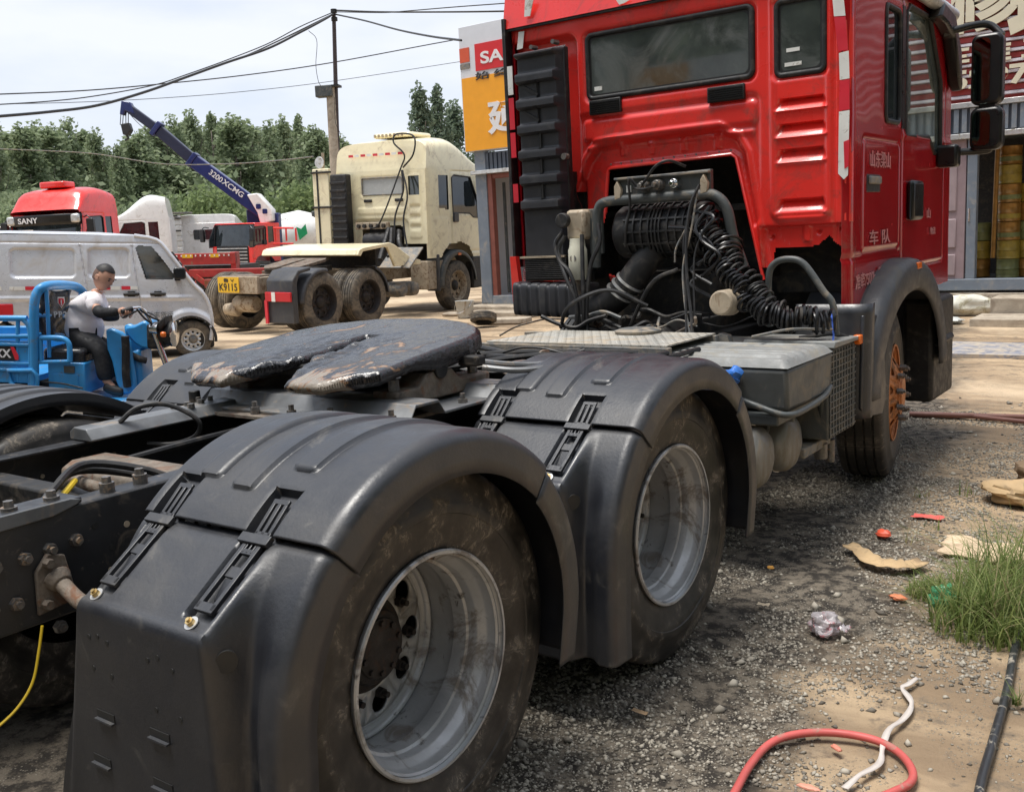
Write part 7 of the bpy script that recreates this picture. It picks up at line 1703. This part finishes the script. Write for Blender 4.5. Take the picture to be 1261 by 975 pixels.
def trunk_mesh(H, r0, seed, kind):
    random.seed(seed); mb = MB(); top = Vector((random.uniform(-.3, .3), random.uniform(-.3, .3), H*.9))
    mb.tube([(0, 0, -.1), (top.x*.3, top.y*.3, H*.35), (top.x*.7, top.y*.7, H*.65), top], [r0, r0*.9, r0*.75, r0*.55, r0*.4, r0*.3, r0*.15], n=8, sm=4)
    for k in range(13):
        h = H*(.18+.055*k); a = random.uniform(0, 6.28); L_ = (1.0 if kind == 'poplar' else 1.7)*(1.15-.05*k)*H/10
        b = Vector((top.x*h/H, top.y*h/H, h)); e = b+Vector((cos(a)*L_*.9, sin(a)*L_*.9, L_*(1.5 if kind == 'poplar' else .8))); mb.tube([b, b.lerp(e, .5)+Vector((cos(a)*.12, sin(a)*.12, -.1)), e], [r0*.35, r0*.25, r0*.15, r0*.08], n=5, sm=3)
    me = mb.mesh('trunk'); me.materials.append(M_bark); me.polygons.foreach_set('use_smooth', [True]*len(me.polygons)); return me
POP = [crown_mesh('crown', 10, 1.8, 9500, 10+i, 'poplar', .23) for i in range(5)]
for me in POP: me.materials.append(L_dark)
POPB = [m_.copy() for m_ in POP[:2]]
for me in POPB: me.materials.clear(); me.materials.append(L_blue)
BUSH = [crown_mesh('crown', 4.5, 2.2, 5200, 30+i, 'round', .24) for i in range(3)]
for me in BUSH: me.materials.append(L_light)
BUSHD = [m_.copy() for m_ in BUSH]
for me in BUSHD: me.materials.clear(); me.materials.append(L_dark)
TRK = [trunk_mesh(10, .16, 50+i, 'poplar') for i in range(3)]; TRB = [trunk_mesh(4.5, .10, 60+i, 'round') for i in range(2)]
def tree(nm, px, py_top, d, cm, tm, H0, label, group, wsc=1.0, rz=0):
    q_ = at(px, 330, d=d); top = at(px, py_top, d=d).z; e = empty(nm, (q_.x, q_.y, 0)); s_ = top/H0; e.scale = (s_*wsc, s_*wsc, s_); e.rotation_euler = (0, 0, rz)
    c = bpy.data.objects.new('crown', cm); S.collection.objects.link(c); c.parent = e
    t = bpy.data.objects.new('trunk', tm); S.collection.objects.link(t); t.parent = e
    tag(e, label, 'tree', group)
POS = [(-25, 140, 'poplar at the far left edge above the van roof'), (12, 132, 'tall dense poplar left of the red lettered cab'), (48, 148, 'poplar rising behind the left end of the red lorry cab'), (78, 152, 'poplar directly behind the roof unit of the red lettered cab'),
       (106, 147, 'broad topped poplar behind the right end of the red lettered cab'), (134, 162, 'lower poplar just left of the crane hook'), (160, 178, 'lowest poplar in the gap below the crane hook'), (188, 158, 'poplar crossed by the upper dark part of the crane boom'),
       (212, 150, 'poplar with the boom passing its foot, right of the hook'), (232, 146, 'poplar behind the middle of the crane boom'), (254, 140, 'first of the tall pointed poplars right of the boom middle'), (278, 138, 'second tall pointed poplar above the red crane cab'),
       (302, 136, 'tallest poplar above the crane column'), (322, 150, 'narrow poplar above the mixer drum'), (343, 151, 'poplar above the red guard rail'), (362, 146, 'poplar left of the cream truck work lamp'), (382, 141, 'poplar behind the work lamp of the cream truck'),
       (400, 150, 'poplar directly behind the concrete post'), (424, 165, 'low dark poplar right of the concrete post'), (448, 182, 'poplar mostly hidden behind the cream cab roof')]
for i, (px, py, lb) in enumerate(POS):
    tree('poplar_tree', px, py, 62+(i*37 % 17), POP[i % 5], TRK[i % 3], 10.2, lb, 'row of poplars behind the yard', (1.0, 1.45, 1.2, .9, 1.6)[(i*3) % 5], i*1.7)
POS2 = [(-5, 150), (30, 158), (62, 152), (92, 166), (120, 160), (148, 178), (175, 168), (200, 160), (224, 156), (245, 150), (267, 154), (290, 146), (312, 158), (333, 161), (353, 155), (373, 152), (392, 160), (412, 172)]
for i, (px, py) in enumerate(POS2):
    tree('poplar_tree', px, py, 84+(i*29 % 11), POP[(i+2) % 5], TRK[(i+1) % 3], 10.2, 'poplar of the second row, standing back behind ' + ['the van roof at the far left', 'the left end of the red lettered cab', 'the middle of the red lettered cab', 'the roof unit of the red cab', 'the right end of the red cab', 'the crane hook', 'the gap right of the crane hook', 'the dark outer boom stage', 'the first boom collar', 'the middle of the boom', 'the second boom collar', 'the lettered part of the boom', 'the boom foot', 'the crane column', 'the guard rail', 'the mixer drum', 'the work lamp', 'the concrete post'][i], 'second row of poplars', (1.5, 1.9, 1.3)[i % 3], i*2.3)
for i, (px, py, lb) in enumerate(((529, 106, 'blue-green slender tree left of the pair beside the roof sign'), (551, 104, 'tallest blue-green slender tree beside the roof sign'), (572, 128, 'blue-green tree partly behind the left edge of the roof sign'), (540, 160, 'lower blue-green tree behind the cream cab roof'), (600, 150, 'blue-green tree hidden behind the roof sign'))):
    tree('slender_tree', px, py, 48+3*i, POPB[i % 2], TRK[i % 3], 10.2, lb, 'blue-green trees beside the sign', .95 if i < 2 else 1.2, i*2)
for i, (px, py, d, lb) in enumerate(((30, 240, 54, 'dark green bush tree behind the left end of the red cab roof'), (140, 262, 52, 'rounded green tree between the red cab and the white spoiler'), (205, 246, 50, 'green tree above the white cab roof spoiler'), (246, 244, 50, 'bright green tree above the white panelled lorry'),
       (276, 232, 47, 'lightest green bush behind the foot of the crane boom'), (302, 250, 50, 'green bush under the lower end of the boom'), (350, 246, 54, 'light green bush behind the mixer drum'), (368, 240, 53, 'small light bush left of the cream side deflector'), (396, 222, 50, 'green bush seen beside the cream side deflector'), (430, 250, 52, 'green bush behind the cream truck cab'), (90, 262, 55, 'green bush hidden behind the red cab'), (-10, 252, 50, 'green bush at the left edge beyond the van'), (580, 330, 45, 'green bush in the gap between the cream truck and the container shop'), (172, 258, 55, 'green tree right of the red lettered cab'))):
    tree('broadleaf_tree', px, py, d, (BUSH if px in (246, 276, 396, 368) else BUSHD)[i % 3], TRB[i % 2], 4.6, lb, 'lighter trees in front of the poplars', 1.0, i*1.3)
hg = crown_mesh('hedge', 3.6, 1, 26000, 77, 'round', .4)
co = np.empty(26000*12, dtype=np.float32); hg.vertices.foreach_get('co', co); co = co.reshape(-1, 4, 3); ctr = co.mean(1, keepdims=True); rr_ = np.random.default_rng(3)
A_ = at(-60, 330, d=66); B_ = at(640, 330, d=58); t_ = rr_.random((26000, 1, 1)); base_ = np.array([A_.x, A_.y, 0])*(1-t_)+np.array([B_.x, B_.y, 0])*t_
co = co-ctr+base_+np.concatenate([rr_.normal(size=(26000, 1, 2))*1.3, np.abs(rr_.normal(size=(26000, 1, 1)))*1.9], 2); hg.vertices.foreach_set('co', co.ravel().astype(np.float32)); hg.update()
hg.materials.append(L_dark); o = bpy.data.objects.new('undergrowth', hg); S.collection.objects.link(o); tag(o, 'dark green undergrowth along the foot of the poplar row', kind='stuff')

# added trees and sign out of view: shade upright faces, mirror in cab glass
for i in range(20):
    e = empty('poplar_tree', (-24+3.0*i+(i % 3), -13.5-(i*5 % 7)*.6, 0) if i < 13 else (13.5+(i % 2)*1.5, -11+3.1*(i-13), 0)); s_ = 1.05+.12*(i % 4); e.scale = (s_*1.45, s_*1.45, s_)
    for nm, me in (('crown', POP[i % 5]), ('trunk', TRK[i % 3])):
        c = bpy.data.objects.new(nm, me); S.collection.objects.link(c); c.parent = e
    tag(e, 'poplar number ' + ['one', 'two', 'three', 'four', 'five', 'six', 'seven', 'eight', 'nine', 'ten', 'eleven', 'twelve', 'thirteen', 'fourteen', 'fifteen', 'sixteen', 'seventeen', 'eighteen', 'nineteen', 'twenty'][i] + ' of the unseen tree belt added round the viewpoint to shade upright faces', 'tree', 'trees added behind the viewpoint')
os_ = empty('reflection_sign', (-7.5, -10.5, 0)); tag(os_, 'orange and white sign on posts, added behind the viewpoint for the cab rear window to mirror', 'sign')  # unseen sign, added so the glass has something to reflect
MB().bb(-.5, 2.2, -.1, .1, 4.1, 5.0).build('sign_board', M_signw, os_); MB().bb(-.4, .9, .101, .11, 4.15, 4.95).build('orange_panel', M_signo, os_, smooth=0)
for x in (-.2, 1.9): MB().cyl((x, 0, 0), (x, 0, 4.2), .08).build('post', M_dgrey, os_)
# ================================================================== THINGS LYING ON THE GROUND
def G(px, py, z=0): return at(px, py, z=z)
M_hose = mat('red_rubber_hose', (.52, .10, .09), .5, var=.15, dirt=(.35, .2, .16), dthr=.6, dsc=9)
def lay(pts, r, name, label, cat, m, n=10, sm=8):
    o = MB().tube([G(a, b, r*.8) for a, b in pts], r, n=n, sm=sm).build(name, m); return tag(o, label, cat)
lay([(880, 1020), (905, 975), (925, 940), (950, 914), (985, 903), (1030, 902), (1075, 910), (1105, 925), (1122, 945), (1122, 962), (1100, 975), (1060, 990), (1000, 1010)], .0125, 'hose', 'red rubber hose looping over the ground at the bottom of the picture', 'hose', M_hose)
lay([(1200, 1010), (1209, 960), (1222, 915), (1240, 850), (1252, 790), (1275, 730), (1300, 680)], .0145, 'pipe', 'black plastic pipe lying along the right edge past the grass', 'pipe', mat('scuffed_black_pipe', (.025, .027, .03), .4, dirt=(.3, .27, .22), dthr=.6, dsc=14, dsoft=.1))
lay([(1120, 510), (1160, 511), (1200, 512), (1240, 513), (1300, 514)], .022, 'hose', 'upper brown hose lying across the sand right of the front wheel', 'hose', mat('brown_dusty_hose', (.20, .09, .07), .6))
lay([(1120, 509), (1180, 511), (1230, 516), (1300, 523)], .018, 'hose', 'lower brown hose drifting away from the first across the sand', 'hose', bpy.data.materials['brown_dusty_hose'])
# white strap ribbon
P = [G(*p, z=.006) for p in ((1040, 971), (1060, 955), (1083, 940), (1087, 920), (1094, 900), (1110, 888), (1122, 872), (1120, 860), (1111, 848), (1118, 843), (1130, 836))]
C_ = catmull(P, 5); mb = MB(); vs = []
for i, p in enumerate(C_):
    d = (C_[min(i+1, len(C_)-1)]-C_[max(i-1, 0)]).normalized(); s_ = Vector((-d.y, d.x, 0)); tw = .5+.5*abs(cos(i*.35)); vs += [p+s_*.011*tw+Vector((0, 0, .003+.012*(1-tw))), p-s_*.011*tw+Vector((0, 0, .004))]
mb.add(vs, [(2*i, 2*i+1, 2*i+3, 2*i+2) for i in range(len(C_)-1)]); tag(mb.build('strap', mat('dirty_white_strap', (.55, .50, .46), .6), solid=.002), 'crumpled white packing strap lying across the red hose', 'strap')
def crumple(name, px, py, sx, sy, h, m, label, cat, seed=0, n=22, flat=.3, rz=0, fr=5, solid=0, ball=True, shp=None):
    q_ = G(px, py); rot = Matrix.Rotation(rz, 3, 'Z')
    def f(i, j):
        if ball:
            th = pi*i/(n-1); ph = 2*pi*j/(n-1); v = Vector((sin(th)*cos(ph), sin(th)*sin(ph), cos(th)))
            k = 1+.42*noise.noise(v*fr*.5+Vector((seed, 0, 0)))+.35*(noise.cell(v*2.2+Vector((seed, 1, 0)))-.5)*0+.22*abs(noise.noise(v*fr+Vector((seed, 3, 0))))
            p = Vector((v.x*sx*k, v.y*sy*k, max(-.9, v.z*k)*h+h*.8))
        else:
            u, w_ = i/(n-1)-.5, j/(n-1)-.5; e = max(abs(u), abs(w_))*2
            z_ = h*(.5+.9*noise.noise(Vector((u*fr, w_*fr, seed))))+h*.3*abs(noise.noise(Vector((u*fr*2, w_*fr*2, seed+3)))); k = 1+.25*noise.noise(Vector((u*3, w_*3, seed+5)))
            p = Vector((u*2*sx*k, w_*2*sy*k, max(.004, z_)))
            if shp: p = shp(p, u, w_)
        p = rot @ p
        return p
    o = MB().grid(f, n, n).build(name, m, smooth=25 if not ball else 35, weld=ball, solid=solid); o.location = q_; tag(o, label, cat); return o
M_film = mat('clear_crumpled_plastic', (.66, .62, .64), .18, var=.1, dirt=(.72, .16, .20), dthr=.55, dsc=12, dsoft=.1, drough=.3, trans=.55, bump=.6, bs=30)
def wing(p, u, w_): return p
bag = crumple('plastic_bag', 1014, 776, .062, .052, .040, M_film, 'small clear plastic bag with pink print, crumpled on the gravel', 'bag', 3, 34, fr=3.6)
cr1 = MB().grid(lambda i, j: (.05+.05*i/8, .015+(.02+.02*i/8)*(j/6-.5)*1.6-.01*i/8, .02+.022*abs(noise.noise(Vector((i*.5, j*.7, 1))))), 9, 7).build('bag_handle', M_film, bag, solid=.001)
cr2 = MB().tube([(-.01, -.04, .02), (.02, -.075, .012), (.045, -.06, .02), (.04, -.02, .035)], .009, n=7).build('bag_handle', M_film, bag)
M_or = mat('orange_red_scrap', (.72, .10, .045), .5, var=.1)
crumple('scrap', 1088, 661, .035, .03, .02, M_or, 'small bright orange-red scrap alone on the gravel beside the front wheel track', 'scrap', 5, 12, fr=4)
crumple('cloth', 1143, 637, .075, .035, .012, mat('faded_red_cloth', (.68, .11, .09), .7), 'flat red cloth scrap nearest the front wheel on the sand', 'cloth', 6, 16, fr=4, ball=False)
crumple('scrap', 1106, 738, .035, .02, .012, mat('orange_leaf', (.62, .20, .09), .6), 'small curled orange scrap at the left foot of the grass', 'scrap', 8, 12, fr=4)
crumple('scrap', 1030, 922, .022, .010, .006, mat('salmon_shard', (.62, .22, .15), .6), 'narrow salmon coloured shard inside the loop of the red hose', 'scrap', 9, 10, fr=3, rz=-.6)
crumple('scrap', 996, 971, .028, .014, .006, mat('pale_salmon_shard', (.66, .30, .21), .6), 'salmon coloured shard at the bottom edge left of the hose end', 'scrap', 10, 10, fr=3)
crumple('scrap', 788, 877, .03, .012, .008, mat('brown_leaf', (.42, .28, .16), .8), 'brown leaf scrap on dark gravel beside the nearest wheel', 'scrap', 11, 10, fr=3, ball=False)
crumple('scrap', 949, 700, .018, .010, .008, mat('orange_chip', (.60, .30, .06), .7), 'tiny orange chip on the gravel right of the second wheel', 'scrap', 12, 10, fr=3)
crumple('scrap', 940, 745, .026, .014, .008, M_tan, 'small tan paper scrap on the gravel left of the plastic bag', 'scrap', 13, 10, fr=3, ball=False)
M_card = mat('brown_cardboard', (.50, .35, .19), .8, var=.15, dirt=(.3, .21, .12), dthr=.56, dsc=6)
P = [G(*p, z=.02) for p in ((1044, 671), (1060, 682), (1075, 692), (1095, 697), (1120, 698), (1137, 692))]
C_ = catmull(P, 5); vs = []
for i, p in enumerate(C_):
    d = (C_[min(i+1, len(C_)-1)]-C_[max(i-1, 0)]).normalized(); s_ = Vector((-d.y, d.x, 0)); wd = .028+.016*noise.noise(Vector((i*.4, 0, 0)))+.02*sin(pi*i/len(C_)); lift = .02*abs(noise.noise(Vector((i*.3, 4, 0))))
    vs += [p+s_*wd+Vector((0, 0, .012+lift)), p+Vector((0, 0, lift*.4)), p-s_*wd+Vector((0, 0, .004+lift))]
mb = MB().add(vs, [(3*i+k, 3*i+k+1, 3*i+4+k, 3*i+3+k) for i in range(len(C_)-1) for k in (0, 1)]); tag(mb.build('cardboard_strip', M_card, solid=.003, smooth=20), 'torn brown cardboard strip lying between the red scrap and the grass', 'cardboard')
crumple('cardboard_sheet', 1215, 680, .20, .14, .03, mat('pale_cardboard', (.62, .47, .32), .85, var=.15, dirt=(.42, .3, .2), dthr=.56, dsc=5), 'pale torn cardboard sheet half hidden behind the grass', 'cardboard', 20, 20, fr=3, ball=False, solid=.004)
crumple('sack', 1262, 618, .20, .14, .065, M_card, 'crumpled brown sack lying at the right edge beyond the grass', 'sack', 22, 26, fr=3.4)
crumple('sack', 1290, 600, .16, .12, .09, mat('dark_brown_sack', (.22, .15, .09), .85), 'dark brown rag behind the brown sack at the right edge', 'sack', 27, 22, fr=3.4)
crumple('green_film', 1163, 747, .055, .04, .05, mat('green_plastic_film', (.10, .50, .25), .25, trans=.4, bump=.5, bs=20), 'crumpled translucent green plastic film caught in the grass', 'plastic', 24, 22, fr=5)
crumple('white_sack', 1187, 387, .42, .25, .19, mat('white_woven_sack', (.66, .65, .56), .7, bump=.4, bs=10, dirt=(.45, .42, .3), dthr=.55, dsc=5), 'full white sack slumped on the step beside the dark door of the workshop', 'sack', 25, 22, fr=2)
q_ = at(1163, 400, d=13.5)
crumple('white_film', 1166, 398, .25, .12, .05, mat('thin_white_film', (.6, .62, .6), .4, trans=.2), 'flattened white plastic in front of the white sack', 'plastic', 29, 14, fr=3)
# bucket by the container step
bq = at(573, 391, z=.0)
bk_ = empty('paint_bucket', (bq.x+.0, bq.y, 0)); tag(bk_, 'clear grey plastic bucket with a wire handle left of the container step', 'bucket')
MB().lathe([(0, 0), (0, .15), (.01, .155), (.33, .19), (.34, .2), (.33, .185), (.02, .14), (.02, 0)], ax='Z', n=28).build('pail', mat('cloudy_plastic', (.45, .45, .42), .35, dirt=(.3, .24, .17), dthr=.55), bk_)
MB().tube([(-.19, 0, .33), (-.17, -.12, .2), (0, -.22, .1), (.17, -.12, .2), (.19, 0, .33)], .006, n=6).build('wire_handle', M_chrome, bk_)
tq = at(596, 402, z=0); ty = simple_wheel(None, (0, 0, 0), .24, .16, M_deep); ty.name = 'old_rubber_ring'; ty.location = (tq.x, tq.y, .16); ty.rotation_euler = (radians(70), 0, .5); tag(ty, 'small dark scrap tyre leaning low in front of the container step', 'tyre')
for (px, py, a_, b__, c_, nm, lb) in ((565, 388, .3, .2, .06, 'rubble_slab', 'tan rubble slab lying left of the bucket'), (620, 398, .5, .2, .10, 'rubble_slab', 'thick tan slab in front of the container step')):
    q_ = G(px, py); o = MB().box((0, 0, c_/2), (a_*2, b__*2, c_), ('Z', .3)).build(nm, M_concrete, bevel=.02); o.location = q_; tag(o, lb, 'slab')
# small scattered debris near the far vehicles
# ---- grass clump at the right
def blades(name, n, cx, cy, rx, ry, hmin, hmax, m, label, seed, stuff=True):
    r = np.random.default_rng(seed); V = []; Fc = []; b0 = 0
    for i in range(n):
        a = r.random()*6.283; q_ = r.random()**.6; x = cx+rx*q_*cos(a); y = cy+ry*q_*sin(a); h = (hmin+(hmax-hmin)*r.random())*(1.15-.55*q_); da = r.random()*6.283; ln = h*(.3+1.2*r.random()**1.5); w_ = .0018+.0038*r.random()**2
        dx, dy = cos(da), sin(da); sx, sy = -dy*w_, dx*w_
        for k, t in enumerate((0, .33, .66, 1)):
            px_ = x+dx*ln*t**1.8; py_ = y+dy*ln*t**1.8; pz = h*(t-.35*t*t*(ln/h)); ww = 1-.9*t
            V += [(px_+sx*ww, py_+sy*ww, pz), (px_-sx*ww, py_-sy*ww, pz)]
            if k: Fc.append((b0+2*k-2, b0+2*k-1, b0+2*k+1, b0+2*k))
        b0 += 8
    me = bpy.data.meshes.new(name); me.from_pydata(V, [], Fc); o = link(name, me, m, smooth=0)
    if stuff: tag(o, label, kind='stuff')
    return o
L_grass = leaf_mat('grass_blades', (.07, .12, .025), (.30, .36, .12))
ce = [n_ for n_ in L_grass.node_tree.nodes if n_.type == 'VALTORGB'][0].color_ramp.elements; ce[1].position = .84; k_ = ce.new(.94); k_.color = (.46, .38, .22, 1)
g0 = G(1195, 780); g1 = G(1250, 740); g2 = G(1150, 735); g3 = G(1245, 790)
blades('grass_clump', 900, g0.x+.06, g0.y+.12, .24, .26, .08, .36, L_grass, 'long green grass clump at the right beside the black pipe', 1)
blades('grass_clump', 1100, g1.x+.05, g1.y+.05, .30, .45, .12, .48, L_grass, 'tallest grass tuft at the right edge behind the pipe', 2)
blades('grass_clump', 420, g2.x, g2.y+.03, .12, .12, .05, .13, L_grass, 'low dark grass tuft at the left end of the clump', 3)
for i, (px, py) in enumerate(((1135, 612), (1120, 668), (1190, 610), (1150, 650))):
    q_ = G(px, py); blades('grass_sprig', 9, q_.x, q_.y, .05, .05, .05, .14, L_grass, ['sprig', 'sprig', 'sprig', 'sprig'][i]+' of thin grass on the sand', 10+i)
q_ = G(1253, 868); blades('weed_sprig', 26, q_.x, q_.y, .015, .015, .06, .13, L_grass, 'pale weed sprig growing beside the black pipe', 20)
bpy.context.view_layer.update()
